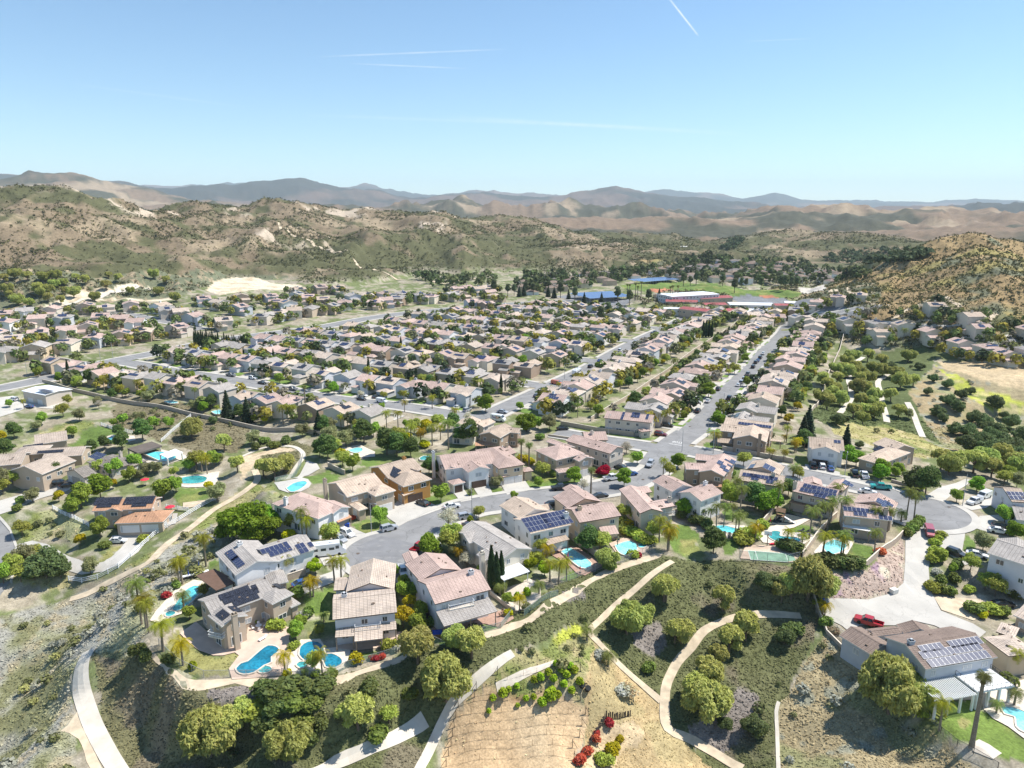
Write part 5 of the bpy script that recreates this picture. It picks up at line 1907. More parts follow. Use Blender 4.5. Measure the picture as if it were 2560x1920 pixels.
# ------------------------------------------------------------------ the near houses, read off one by one
# crop, label, wall, roof, wings (three eave corners or two and a depth; eave height; roof: gw / gd gable along / across, h hip), extras
NEAR = [
 ('z1','white two-storey house with blue solar panels left of the near cul-de-sac bulb','wall_white','roof_grey',
 [(590,592,1040,452,845,237,5.6,'gd'),(930,482,1405,326,1275,165,5.5,'gw')],
 dict(sol=[(0,'l',[(560,395,5,1),(620,460,5,1)]),(1,'n',[(960,330,5,1),(1045,355,5,1),(1100,285,1,1),(1260,325,2,2),(1345,288,1,1)])],
  flat=[(400,745,590,668,9.0,2.9,3.1,'patio_brown'),(285,600,420,545,4.5,2.7,2.8,'patio_brown')], chim=(635,262))),
 ('z1','tan two-storey house with black solar panels beside the kidney-shaped pool','wall_tan','roof_grey',
 [(360,1002,1000,770,805,633,5.6,'gw'),(455,1108,720,992,590,880,5.5,'gd'),(960,882,1182,775,1060,670,5.55,'h'),(930,702,1128,655,985,538,5.45,'h'),(1150,915,1248,872,1160,800,2.9,'h')],
 dict(sol=[(0,'n',[(585,770,6,1),(650,800,7,1),(700,840,5,1),(785,720,1,1)]),(1,'l',[(470,990,3,1)]),(1,'r',[(590,935,3,1)]),(2,'r',[(1025,705,3,1)])], blk=1, chim=(580,975), balc=[(320,1200,460,1230,1.6,2.9)])),
 ('z2','white house with sand tile roof and tiled patio covers above the curved blue pool','wall_pale','roof_sand',
 [(125,997,770,922,9.6,5.6,'gw'),(258,720,745,690,716,440,5.5,'gd'),(135,705,270,697,5.5,4.4,'gw')],
 dict(chim=(240,735), lean=[(150,1175,342,1160,2.6,2.7,3.5,'roof_sand'),(345,1215,630,1185,3.6,2.5,3.3,'roof_sand'),(625,1108,765,1092,2.0,2.8,3.4,'roof_sand')], balc=[(350,1112,605,1085,2.0,3.1)])),
 ('z2','pale house with broad pink tile roof and long patio cover beside three cypresses','wall_pale','roof_pink',
 [(1150,842,1710,696,1545,463,5.6,'gw'),(1000,614,1420,500,1270,335,5.5,'gd'),(860,430,1010,405,4.5,5.4,'gd')],
 dict(chim=(1510,505), lean=[(1240,1066,1775,912,4.2,2.7,3.8,'roof_grey')], balc=[(1295,905,1545,850,1.7,3.7)])),
 ('z4','cream house with grey tile roof and white lattice patio by the cypresses','wall_cream','roof_grey',
 [(415,1396,720,1287,330,995,5.5,'gd'),(90,1232,300,1180,225,1062,5.3,'gw'),(255,1405,430,1345,350,1280,5.2,'gd')],
 dict(lean=[(437,1602,698,1512,5.0,2.6,2.9,'metal_white')], chim=(220,1320))),
 ('z4','white house whose rear roof is covered by a wide grey solar array','wall_white','roof_tan',
 [(705,1138,1112,1046,9.5,5.6,'gw'),(600,988,900,905,668,783,5.5,'gd'),(690,935,930,885,860,838,3.4,'gw')],
 dict(sol=[(0,'n',[(780,1030,7,3),(965,990,7,3)])], chim=(1062,925), lean=[(880,1252,1096,1192,3.2,2.6,3.4,'roof_tan')])),
 ('z4','beige house with pink tile roof above the bright turquoise freeform pool','wall_yellow','roof_pink',
 [(1195,1027,1614,956,1457,815,5.6,'gw'),(1075,882,1420,816,1305,700,5.5,'gd'),(1100,745,1260,720,5,5.3,'gd')],
 dict(chim=(1195,865), lean=[(1425,1152,1592,1136,3.0,2.6,3.5,'roof_pink')])),
 ('z4','beige house with long pink roof and balcony behind the hedge of the palm garden','wall_beige','roof_pink',
 [(1800,934,2030,916,1655,686,5.5,'gd'),(1915,902,2150,858,2090,780,5.45,'gw'),(1735,748,1922,719,1860,655,5.3,'gw')],
 dict(chim=(2095,775), balc=[(2030,965,2150,950,1.8,2.9)])),
 ('z5','tall white house with pink tile roof above the palm-ringed pool','wall_white','roof_pink',
 [(612,692,834,607,700,490,5.6,'gw'),(320,597,540,548,285,458,5.5,'gd')],
 dict(chim=(655,495))),
 ('z5','brown house with purple-blue solar panels on the crossing street','wall_brown','roof_pink',
 [(580,397,840,442,966,272,5.6,'gd'),(458,372,660,378,700,312,5.45,'gw'),(550,275,790,300,830,245,5.3,'gw')],
 dict(sol=[(0,'r',[(800,310,3,1),(870,285,1,1),(925,300,3,1),(830,350,3,1),(900,340,1,1),(860,385,2,1)])], lean=[(700,545,822,550,2.5,2.6,3.2,'roof_orange')])),
 ('z5','tan-roofed house with three groups of solar panels beside the crossing street','wall_beige','roof_tan',
 [(975,478,1428,550,9.4,5.6,'gw'),(1060,370,1395,430,1390,335,5.5,'gd')],
 dict(sol=[(0,'n',[(1100,435,4,1),(1210,450,6,1),(1150,465,2,1),(1300,500,2,1),(1340,470,2,1)]),(1,'r',[(1290,360,4,2)]),(1,'l',[(1120,345,4,1)])], chim=(1335,410))),
 ('z5','pink-roofed house with solar panels and a wooden rear deck above the playground','wall_beige','roof_pink',
 [(1525,592,1945,688,9.2,5.6,'gw'),(1850,562,2020,602,2142,518,5.5,'gd'),(1640,520,1830,540,5.0,5.2,'gd')],
 dict(sol=[(0,'n',[(1690,545,3,1),(1660,585,3,1),(1850,580,6,1),(1840,620,6,1),(1800,640,3,1)]),(1,'r',[(2060,510,3,1),(2100,530,2,1)])], chim=(1555,500), lean=[(1490,695,1802,772,3.2,2.8,2.9,'wood')])),
 ('e6','brown house with pink roof and solar panels at the right-hand cul-de-sac','wall_tan','roof_pink',
 [(50,658,600,718,9.2,5.6,'gw'),(160,505,640,610,660,498,5.5,'gd')],
 dict(sol=[(0,'n',[(270,600,9,1),(240,640,3,1),(540,690,3,1)]),(1,'r',[(470,490,3,1),(540,530,5,1),(590,535,2,1)])], chim=(545,575), lean=[(30,790,370,850,3.0,2.8,3.0,'trim')])),
 ('z6','grey house with brown tile roof, forty solar panels and white upper deck','wall_grey','roof_brown',
 [(1230,895,1950,771,1535,453,5.6,'gw'),(680,747,905,655,655,443,3.0,'gd'),(720,565,1005,532,935,455,3.0,'gw'),(1010,535,1330,540,1300,450,3.2,'gd')],
 dict(sol=[(0,'n',[(1285,680,5,1),(1480,710,13,1),(1620,625,7,1),(1560,790,13,1)])], chim=(1085,600))),
 ('c8','pale house with grey tile roof at the right edge below the driveway','wall_pale','roof_grey',
 [(1985,202,2290,300,10.5,5.6,'gw'),(2040,160,2290,215,5,5.5,'gd')], dict()),
 ('z6','tan single-storey house with pale tile roof at the right edge','wall_yellow','roof_sand',
 [(1800,570,2060,762,2300,690,3.3,'h'),(1930,515,2120,580,2290,520,3.2,'h')], dict()),
 ('z6','small tan house with pale tile roof behind the gravel court at the right edge','wall_tan','roof_sand',
 [(2105,350,2290,430,9,3.2,'gw')], dict()),
 ('e6','grey house with blue solar panels behind the parked white truck','wall_pale','roof_tan',
 [(2035,492,2260,505,11,5.6,'gw'),(1890,520,2010,560,8,3.0,'gw')],
 dict(sol=[(0,'n',[(2140,430,6,2)])])),
 ('e6','grey single-storey house at the right edge beyond the bulb','wall_pale','roof_grey',
 [(2090,705,2290,730,10,3.4,'gw')], dict()),
 # north side of the near cul-de-sac street
 ('z3','white-fronted house with pink hip roof at the head of the near bulb','wall_white','roof_pink',
 [(75,717,540,870,862,750,5.6,'h'),(690,818,866,750,7.0,5.5,'gd')],
 dict(gar=[(1,0,.5,4.6,'garage_grey')], chim=(215,655), lean=[(740,905,878,850,1.4,2.7,3.2,'roof_orange')])),
 ('z3','tan house with hipped front wing between the white-fronted and orange houses','wall_tan','roof_tan',
 [(620,517,830,650,1180,522,5.6,'gd'),(985,572,1110,644,1300,571,5.5,'h'),(840,716,945,787,1016,746,3.0,'h'),(735,600,832,648,965,600,5.4,'gw')],
 dict(chim=(607,470), gar=[(1,1,.5,4.4,'garage_white')], lean=[(1180,690,1310,645,1.3,2.8,3.3,'roof_tan')])),
 ('z3','orange-brown stucco house with dark solar panels and brown garage door','wall_orange','roof_tan',
 [(1050,357,1240,462,1560,352,5.6,'gd'),(1210,442,1390,547,1646,450,5.5,'h')],
 dict(sol=[(1,'n',[(1310,380,5,1),(1290,420,5,1)]),(1,'f',[(1480,370,6,1)])], blk=1, chim=(1400,250), gar=[(1,1,.42,4.8,'garage_brown')], lean=[(1395,640,1660,545,1.3,2.8,3.3,'roof_tan')])),
 ('z3','white house with two front gables and dark garage door','wall_white','roof_pink',
 [(1700,237,1810,377,2250,240,5.6,'gd'),(1960,342,2040,407,2242,350,5.5,'gw'),(1770,330,1808,378,1930,345,5.45,'gw'),(1830,490,1890,530,1995,488,2.9,'h')],
 dict(chim=(1692,195), gar=[(1,1,.5,4.8,'garage_brown'),(3,1,.5,2.6,'garage_brown')], lean=[(2045,480,2255,445,1.0,2.8,3.2,'roof_pink')])),
 ('z4','peach house with pink hip roof and two white garage doors','wall_yellow','roof_pink',
 [(150,297,385,487,634,432,5.6,'h'),(330,290,480,350,595,335,5.45,'gd'),(600,480,640,520,702,475,3.0,'h')],
 dict(chim=(465,235), gar=[(0,1,.33,4.6,'garage_white'),(0,1,.8,2.6,'garage_white')], lean=[(430,570,650,510,1.3,2.8,3.3,'roof_pink')])),
 ('z4','tan house with deep pink roof and entry porch behind the front lawn trees','wall_tan','roof_pink',
 [(745,300,960,402,1292,352,5.6,'h'),(1130,385,1190,415,1300,360,5.4,'gw'),(945,490,985,530,1080,470,3.0,'h'),(860,215,1080,290,1250,300,5.5,'gw')],
 dict(gar=[(1,1,.5,4.2,'garage_white')])),
 ('z4','beige corner house with long side wall, pink roof and grey garage doors','wall_beige','roof_pink',
 [(1055,207,1500,337,1622,272,5.6,'gw'),(1250,205,1482,200,1380,118,5.4,'gw')],
 dict(gar=[(0,1,.35,4.6,'garage_grey'),(0,1,.8,2.5,'garage_grey')], lean=[(1490,415,1640,340,1.2,2.8,3.2,'roof_pink')], chim=(1322,110))),
 ('z8','brown house with tan gable roof and orange porch behind the fan palms','wall_brown','roof_tan',
 [(222,427,345,447,482,402,5.6,'gd'),(330,410,450,420,500,395,5.4,'gw')], dict(lean=[(200,492,322,492,3,2.6,3.3,'roof_orange')])),
 ('z8','beige house with dark solar panels at the corner beside the delivery van','wall_cream','roof_tan',
 [(60,395,190,405,305,352,5.6,'gd'),(180,372,250,385,300,350,5.4,'gd')], dict(sol=[(0,'r',[(265,350,4,1)]),(0,'l',[(165,385,5,1)])], blk=1)),
 # beyond the crossing
 ('e5','big brown corner house with chimney wall behind the long block wall','wall_brown','roof_tan',
 [(1590,1037,2006,1086,2080,960,5.6,'gd'),(1440,945,1700,975,8,5.4,'gw'),(1480,875,2060,950,9.5,5.55,'gw')],
 dict(sol=[(2,'n',[(1860,880,11,1)])], chim=(1925,990), lean=[(2050,1045,2180,1060,4,2.6,3.2,'roof_tan'),(1410,1085,1590,1100,3,2.7,3.4,'roof_tan')])),
 ('c5','white house with dark garage and three cars in front by a tall conifer','wall_white','roof_tan',
 [(893,587,1110,608,11.5,5.6,'gw'),(905,598,1080,620,5.5,5.5,'gd')], dict(gar=[(1,0,.35,4.8,'garage_brown')], sol=[(0,'n',[(1065,552,2,1)])])),
 ('c5','tan hip-roofed house with black solar panels below the grassy hill','wall_tan','roof_tan',
 [(1188,652,1330,692,1472,606,5.6,'h'),(1280,560,1400,610,1465,560,5.4,'gw')], dict(sol=[(1,'n',[(1330,600,4,2),(1410,600,4,1)])], blk=1, gar=[(0,0,.5,4.8,'garage_grey')])),
 ('e5','pink-roofed corner house with side wall facing the stub street','wall_beige','roof_pink',
 [(45,792,620,852,9.6,5.6,'gw'),(450,930,500,960,580,925,2.8,'h')], dict(sol=[(0,'n',[(275,770,1,3),(430,760,3,2),(440,745,2,1),(570,780,1,2)])])),
 # the valley on the left
 ('z7','house with orange tile roof, two solar arrays and ivy-covered garage','wall_tan','roof_orange',
 [(525,547,872,530,8.5,5.4,'gw'),(655,617,935,608,8.5,3.1,'h'),(590,548,700,545,5,5.2,'gd')],
 dict(sol=[(0,'n',[(620,490,7,2),(600,515,4,1),(800,485,8,2),(800,510,4,1)])], blk=1, gar=[(1,0,.3,4.6,'garage_white'),(1,0,.72,4.6,'garage_white')])),
 ('z7','grey tile single-storey house with blue panels beside the pool pavilion','wall_beige','roof_mottle',
 [(495,262,640,310,790,262,3.4,'h'),(370,320,480,355,545,325,3.2,'gd'),(600,270,760,290,870,255,3.0,'h')],
 dict(sol=[(0,'n',[(560,230,6,2)]),(2,'n',[(650,265,3,1)])], gar=[(1,0,.5,4.6,'garage_grey')], chim=(690,205))),
 ('z7','sprawling tan ranch house with pale tile roof at the left edge','wall_tan','roof_sand',
 [(50,315,240,335,290,240,3.6,'gd'),(-60,290,120,275,12,3.4,'gw'),(240,240,470,225,10,3.5,'gw'),(200,165,390,137,12,3.3,'gw'),(60,230,250,215,10,3.7,'h')],
 dict(sol=[(3,'n',[(190,172,6,1)]),(2,'n',[(290,205,8,1)])], blk=1)),
]
NEARPOS = []
for idx, (c, lb, wm, rm, wings, ex) in enumerate(NEAR):
 p = plane_hit(c, *wings[0][:2],5)
 z0 = 0.0
 for _ in range(5):
  W = [wing_px(c, s, z0) for s in wings]
  q = np.array([g.P(s * g.w, t * g.d, 0)[:2] for g in W for s in (.1,.9) for t in (.1,.9)])
  z0 = .3 * z0 + .7 * float(np.percentile(Hgt(q[:, 0], q[:, 1]),70))
 W = [wing_px(c, s, z0) for s in wings]
 ch = ex.get('chim')
 if ch:
  zt = z0 + W[0].ridge_z() + .7
  h_ = plane_hit(c, *ch, zt)
  ch = (h_[0], h_[1], zt)
 root, base, roof = build_house(lb, W, wm, rm, gar=ex.get('gar',()), seed=idx + 100, chim=ch, fascia='trim' if rm in ('roof_grey','roof_brown') and wm != 'wall_beige' else 'trim_dark' if wm in ('wall_pale','wall_yellow','wall_beige') else 'trim', vents=6)
 for wi, f, spots in ex.get('sol',()):
  panels(root, base, W[wi], f, spots, 'cell_black' if ex.get('blk') else 'cell_blue', c)
 for ax, ay, bx, by, dep, hl, hh, mt in list(ex.get('lean',())) + list(ex.get('flat',())):
  a, b = plane_hit(c, ax, ay, z0 + hl)[:2], plane_hit(c, bx, by, z0 + hl)[:2]
  e = (b - a) / np.linalg.norm(b - a)
  nrm = np.array([-e[1], e[0]])
  tgt = np.mean([g.P(g.w / 2, g.d / 2,0)[:2] for g in W[:1]],0)
  if nrm @ (tgt - a) < 0:
   nrm = -nrm
  slab_roof(root, base, a, b, nrm, dep, hl, hh, mt, z0, pm='white_paint' if mt == 'metal_white' else 'trim_dark' if 'patio' in mt else 'wall_brown')
 for ax, ay, bx, by, dep, h in ex.get('balc',()):
  a, b = plane_hit(c, ax, ay, z0 + h)[:2], plane_hit(c, bx, by, z0 + h)[:2]
  e = (b - a) / np.linalg.norm(b - a)
  nrm = np.array([-e[1], e[0]])
  if nrm[1] < 0:
   nrm = -nrm
  o = slab_roof(root, base, a, b, nrm, dep, h, h, 'coping', z0, posts=False, name='balcony')
  mb = MB()
  bb = np.array([base[0], base[1]])
  for p_, q_ in ((a, b),(a, a + nrm * dep),(b, b + nrm * dep)):
   for zz in (.35,1.0):
    mb.bar((*(p_ - bb), z0 + h + zz - base[2]),(*(q_ - bb), z0 + h + zz - base[2]),.03)
   n = max(2, int(np.linalg.norm(q_ - p_) / .35))
   for k in range(n + 1):
    r_ = p_ + (q_ - p_) * k / n - bb
    mb.bar((*r_, z0 + h - base[2]),(*r_, z0 + h + 1.0 - base[2]),.02)
  mb.build('railing',['rail_white'], o)
 for g in W:
  NEARPOS.append(g)

# ------------------------------------------------------------------ the town: rows of houses on the street grid
def LW(x, y, w, d, he, typ):
 return Wing(x, y, (1,0),(0,1), w, d, 0, he, typ)

MODELS = [
 ([(-5.2,-5.5,10.4,11.5,5.5,'gw'),(-5.4,-10,6.4,6.0,2.9,'h')],[(1,0,.5,4.6)],(3.5,3,0)),
 ([(-5,-6,10,12,5.5,'h'),(-5.2,-9.2,6.2,5,5.4,'gd')],[(1,0,.5,4.6)],(4.6,1,0)),
 ([(-5.5,-4.5,11,10.5,5.5,'gd'),(-1,-9,6.4,6,2.9,'gw')],[(1,0,.5,4.6)],(-4.8,1,0)),
 ([(-5,-6,10,11.5,5.5,'gw'),(-.5,-8.5,5.5,5,5.4,'gd'),(-5.2,-8.8,5,4,2.9,'h')],[(1,0,.5,4.2)],(-4.4,2,0)),
 ([(-5.2,-7,10.4,7.5,5.5,'gw'),(-4.6,-2,8.8,8.5,5.4,'gd'),(.2,-9.6,5.2,4,2.9,'gw')],[(2,0,.5,4.2)],(4.3,3,0)),
]
PROTOH = []
for mi, (ws, gars, chm) in enumerate(MODELS):
 for mir in (False, True):
  W = []
  for (x, y, w_, d_, he, ty) in ws:
   W.append(LW(-x - w_ if mir else x, y, w_, d_, he, ty))
  ga = [(a, b, c_, e, 'garage_white') for a, b, c_, e in gars]
  cx = -chm[0] if mir else chm[0]
  root, base, roof = build_house(None, W, 'wall_tan','roof_pink', gar=ga, seed=mi * 7 + mir, split=False, base=(0,0,0), chim=(cx, chm[1], W[0].ridge_z() + .8))
  rec = []
  for o in list(root.children):
   rec.append((o.name.split('.')[0], o.data, o.matrix_local.copy(),[(k.name.split('.')[0], k.data, k.matrix_local.copy()) for k in o.children]))
   for k in list(o.children):
    bpy.data.objects.remove(k)
   bpy.data.objects.remove(o)
  bpy.data.objects.remove(root)
  PROTOH.append((rec, W))

def array_mesh(nc, nr_, mt, miss=()):
 mb = MB()
 for i in range(nc):
  for j in range(nr_):
   if (i, j) in miss:
    continue
   x, y = (i - (nc - 1) / 2) * 1.03,(j - (nr_ - 1) / 2) * 1.68
   mb.box(x - .49, x + .49, y - .81, y + .81,0,.05)
 return mb.mesh('solar_array',[mt])

ARRAYS = [array_mesh(5,2,'cell_blue'), array_mesh(6,1,'cell_blue'), array_mesh(4,2,'cell_black',((0,1),)), array_mesh(6,2,'cell_black',((5,1),(4,1))), array_mesh(3,2,'cell_blue')]
HOUSES = []
WALLS_N = ['wall_tan','wall_beige','wall_cream','wall_white','wall_beige','wall_cream','wall_grey','wall_yellow','wall_pale','wall_brown']
ROOFS_N = ['roof_pink','roof_tan','roof_grey','roof_pink','roof_sand','roof_pink','roof_grey']
RN = dict(roof_pink='pink', roof_tan='tan', roof_grey='grey', roof_sand='sand-coloured', roof_slate='blue-grey', roof_brown='brown')
WN = dict(wall_tan='tan', wall_beige='beige', wall_cream='cream', wall_white='white', wall_grey='grey', wall_yellow='yellowish', wall_pale='pale', wall_brown='brown', wall_rust='rust-red')

def near_custom(x, y, m=2.0):
 return any(g.inside(x, y, m) for g in NEARPOS)

def town_house(x, y, front, label, group, wall=None, roof=None, model=None, scale=1.0, solar=None):
 if near_custom(x, y, 5.0) or any(math.hypot(x - a, y - b) < 10.5 for a, b, *_ in HOUSES):
  return None
 k = model if model is not None else rnd.randrange(len(PROTOH))
 rec, W = PROTOH[k]
 rz = math.atan2(front[1], front[0]) + math.pi / 2
 zz = hz(x, y)
 r = empty('house',(x, y, zz), rz + rnd.uniform(-.02,.02))
 r.scale = (scale * rnd.uniform(.97,1.03), scale * rnd.uniform(.95,1.08), scale)
 wm = wall or rnd.choice(WALLS_N)
 rm = roof or rnd.choice(ROOFS_N)
 ca, sa = math.cos(rz), math.sin(rz)
 vx, vy = -x / math.hypot(x, y),-y / math.hypot(x, y)
 far = math.hypot(x, y) > 470
 nwin = 0
 for nm, me, mt, kids in rec:
  if nm == 'window':
   nl = mt.to_3x3() @ Vector((0,-1,0))
   nw = (nl.x * ca - nl.y * sa, nl.x * sa + nl.y * ca)
   if nw[0] * vx + nw[1] * vy < .12 or (far and nwin > 3):
    continue
   nwin += 1
  o = put(bpy.data.objects.new(nm, me), r)
  o.matrix_local = mt
  if nm in ('wall','roof'):
   s = o.material_slots[0]
   s.link = 'OBJECT'
   s.material = M(wm if nm == 'wall' else rm)
  for n2, m2, t2 in kids:
   c_ = put(bpy.data.objects.new(n2, m2), o)
   c_.matrix_local = t2
   c_.material_slots[0].link = 'OBJECT'
   c_.material_slots[0].material = M(wm)
 if solar is None:
  solar = rnd.random() < .62
 if solar:
  g = W[0]
  fs = ('n','f') if g.typ in ('gw','h') else ('l','r')
  # the slope the viewpoint and the sun see best
  best = max(fs, key=lambda f: (lambda u: -(u[0] * ca - u[1] * sa) * (vx * .7 + .3) - (u[0] * sa + u[1] * ca) * vy)(g.face(f)[2]))
  for f in ([best] if rnd.random() < .6 else fs):
   pt, al, up = g.face(f)
   ln = g.w if g.typ != 'gd' else g.d
   al = al / np.linalg.norm(al)
   up = up / np.linalg.norm(up)
   nm_ = np.cross(al, up)
   am = rnd.choice(ARRAYS)
   hf = (g.d if g.typ != 'gd' else g.w) / 2
   if math.hypot(x, y) < 330:
    panels(r, (0,0,0), g, f, [(ln * .5, hf * .55, rnd.choice((4,5,6)),1),(ln * .45, hf * .55 + 1.7 if hf > 5 else hf * .55 - 1.7, rnd.choice((2,3)),1)], rnd.choice(('cell_blue','cell_black')))
    continue
   q = pt + al * ln * rnd.uniform(.42,.58) + up * hf * .55 + nm_ * .1
   o = put(bpy.data.objects.new('solar_array', am), r)
   o.matrix_local = Matrix(((al[0], up[0], nm_[0], q[0]),(al[1], up[1], nm_[1], q[1]),(al[2], up[2], nm_[2], q[2]),(0,0,0,1)))
 nmx = label.format(roof=RN.get(rm, 'tile'), wall=WN.get(wm, 'pale'))
 tag(r, nmx, 'house', group)
 HOUSES.append((x, y, front, zz))
 return r

ORD = 'first second third fourth fifth sixth seventh eighth ninth tenth eleventh twelfth thirteenth fourteenth fifteenth sixteenth seventeenth eighteenth nineteenth twentieth twenty-first twenty-second twenty-third twenty-fourth twenty-fifth twenty-sixth twenty-seventh twenty-eighth twenty-ninth thirtieth'.split()
DU, DV = np.array([UX, UY]), np.array([.471,.882])
ROWS = [  # name, fixed axis, value, from, to, step, front, label, driveway length
 ('v',-80.5,'u',262,540,14.6, DU, '{roof} tile-roofed house, {n} up the left side of the long straight street',1),
 ('v',-42.0,'u',268,505,14.8,-DU, '{roof} tile-roofed house, {n} up the right side of the long straight street',1),
 ('v',-117., 'u',254,540,13.6,-DU, '{roof}-roofed {wall} house, {n} up the right side of the second straight street',1),
 ('u',206.0,'v',-172,-378,-13.7, DV, '{roof}-roofed house backing onto the valley, {n} from the delivery van corner',1),
 ('u',254.0,'v',-158,-350,-13.2,-DV, '{wall} house, {n} from the corner on the far side of the row street',1),
 ('u',280.0,'v',-157,-350,-13.0, DV, '{wall} house in the second row of the dense block, {n} from its right end',0),
 ('u',312.0,'v',-157,-345,-13.0,-DV, '{wall} house in the third row of the dense block, {n} from its right end',1),
 ('u',344.0,'v',-157,-340,-13.0, DV, '{wall} house in the fourth row of the dense block, {n} from its right end',0),
 ('u',378.0,'v',-157,-332,-13.0,-DV, '{wall} house in the fifth row of the dense block, {n} from its right end',1),
 ('u',409.0,'v',-157,-326,-13.2, DV, '{wall} house in the sixth row of the dense block, {n} from its right end',0),
 ('u',443.0,'v',-157,-316,-13.2,-DV, '{wall} house in the seventh row of the dense block, {n} from its right end',0),
 ('u',473.0,'v',-157,-306,-13.4, DV, '{wall} house in the eighth row of the dense block, {n} from its right end',0),
 ('u',507.0,'v',-157,-290,-13.4,-DV, '{wall} house in the ninth row of the dense block, {n} from its right end',0),
 ('u',537.0,'v',-157,-270,-13.4, DV, '{wall} house in the last row of the dense block, {n} from its right end',0),
 ('u',567.0,'v',-132,-10,14.0,-DV, '{wall} house facing down the straight streets, {n} from the left before the school',0),
]
YARDS = []
TAILS = ['{n} house up the left side of the straight street','{n} house up the right side of the straight street','{n} house up the right side of second street','{n} valley-edge house from the delivery van','{n} house from the corner beyond the row street','{n} house from right in the second dense row','{n} house from right in the third dense row','{n} house from right in the fourth dense row','{n} house from right in the fifth dense row','{n} house from right in the sixth dense row','{n} house from right in the seventh dense row','{n} house from right in the eighth dense row','{n} house from right in the ninth dense row','{n} house from right in the last dense row','{n} house from left before the school']
for ri, (ax, val, _, a, b, st, fr, lb, drv) in enumerate(ROWS):
 n = 0
 t = a
 while (t - b) * st <= 0:
  u_, v_ = (t, val) if ax == 'u' else (val, t)
  x, y = uv(u_ + rnd.uniform(-.6,.6), v_ + rnd.uniform(-.8,.8))
  pink = abs(val) < 125 and ax == 'v'
  r = town_house(x, y, fr, lb.replace('{n}', ORD[min(n, 23)]),'houses of the street grid', roof=rnd.choice(['roof_pink','roof_pink','roof_tan','roof_grey','roof_pink','roof_sand']) if pink else None, scale=1.06 if pink else 1.0, wall=rnd.choice(['wall_tan','wall_beige','wall_cream']) if pink and val > -90 else None)
  if r is not None:
   YARDS.append((x, y, fr, TAILS[ri].replace('{n}', ORD[min(n, 29)])))
   n += 1
   if drv and math.hypot(x, y) < 480:
    sd = np.array([-fr[1], fr[0]])
    c0 = np.array([x, y])
    side = rnd.choice((-1,1))
    for nm, mt, s0, s1, lf in (('driveway','concrete',-5.4,.2,.125),('lawn','lawn_sheet',.9,6.2,.105)):
     q = [c0 + fr * 8.0 + sd * side * s0, c0 + fr * 15.0 + sd * side * s0, c0 + fr * 15.0 + sd * side * s1, c0 + fr * 8.0 + sd * side * s1]
     mb = MB()
     mb.face([(p[0], p[1], hz(*p) + lf) for p in q])
     if nm == 'lawn' and 'lawn_sheet' not in MATS:
      plain('lawn_sheet',(.14,.22,.045),.95, var=.35, scale=.5, coord='Object')
     tag(mb.build(nm, [mt]), kind='structure')
  t += st

def px_houses(c, pts, lbs, group, fronts, **kw):
 short = ' '.join(lbs.replace('{wall} ','').split()[:7])
 k = -1
 for i, (x, y) in enumerate(sorted(pts)):
  g = ground(c, x, y, 5.0)
  if math.hypot(g[0], g[1]) > 1300:
   continue
  fr = np.array(fronts[i % len(fronts)])
  r = town_house(g[0], g[1], fr / np.linalg.norm(fr), lbs + f', {ORD[min(k + 1,29)]} from left', group, **kw)
  if r is not None:
   k += 1
   YARDS.append((g[0], g[1], fr, f'{ORD[min(k, 29)]} {group[:-1] if False else group} from left'.replace('houses','house')))

px_houses('e1',[(40,370),(220,345),(440,330),(735,300),(920,310),(1130,285),(60,440),(330,410),(550,400),(880,395),(1050,410),(1180,440),(110,590),(340,525),(580,510),(760,475),(1050,550),(1240,520),(310,660),(580,620),(820,570),(50,690),(-80,420),(-60,540),(-90,640)],
  '{wall} house in the cluster left of the avenue','houses left of the avenue',[(.3,-.95),(.45,-.9),(.2,-1)], scale=1.15)
px_houses('e1',[(1390,300),(1440,335),(1560,350),(1670,390),(1930,430),(1760,240),(1900,270),(2080,215),(2060,310),(1530,490)],
  '{wall} house around the side street above the avenue','houses above the avenue',[(.9,-.4),(.5,-.85)], scale=1.15)
px_houses('e2',[(40,215),(260,220),(310,260),(420,275),(480,200),(690,140),(850,145),(500,155),(590,225),(720,245),(620,320),(470,340),(360,355),(220,385),(780,305),(980,215),(1100,205),(1250,195),(1410,195),(1560,205),(970,275),(1180,265),(1260,250),(1370,235),(1650,220),(900,270)],
  '{wall} house on the hillside edge beyond the tree-lined avenue','houses beyond the avenue',[(.3,-.95),(-.2,-1),(.6,-.8)], scale=1.15)
px_houses('e2',[(1870,145),(1960,140),(2060,150),(2140,140),(1900,190),(2160,180),(2000,265),(2110,275),(1750,320),(1920,330),(2040,335),(2150,355),(2200,210),(1820,200)],
  '{wall} house below the rocky hills at the far end of the avenue','houses at the far end of the avenue',[(.4,-.9),(.7,-.7)], scale=1.1)
px_houses('e4',[(420,562),(575,567),(755,582),(930,587),(1130,602),(1330,617),(1540,627),(620,627),(790,642),(970,652),(1150,672),(1350,682),(1530,702),(1760,747),(1890,642),(1810,676),(1950,782),(2090,832),(120,535),(240,545),(2250,650),(2260,800)],
  'cream house in the rows at the foot of the dry hill','houses below the dry hill',[(.05,-1),(0,-1),(.1,1)], scale=1.0, wall='wall_cream')

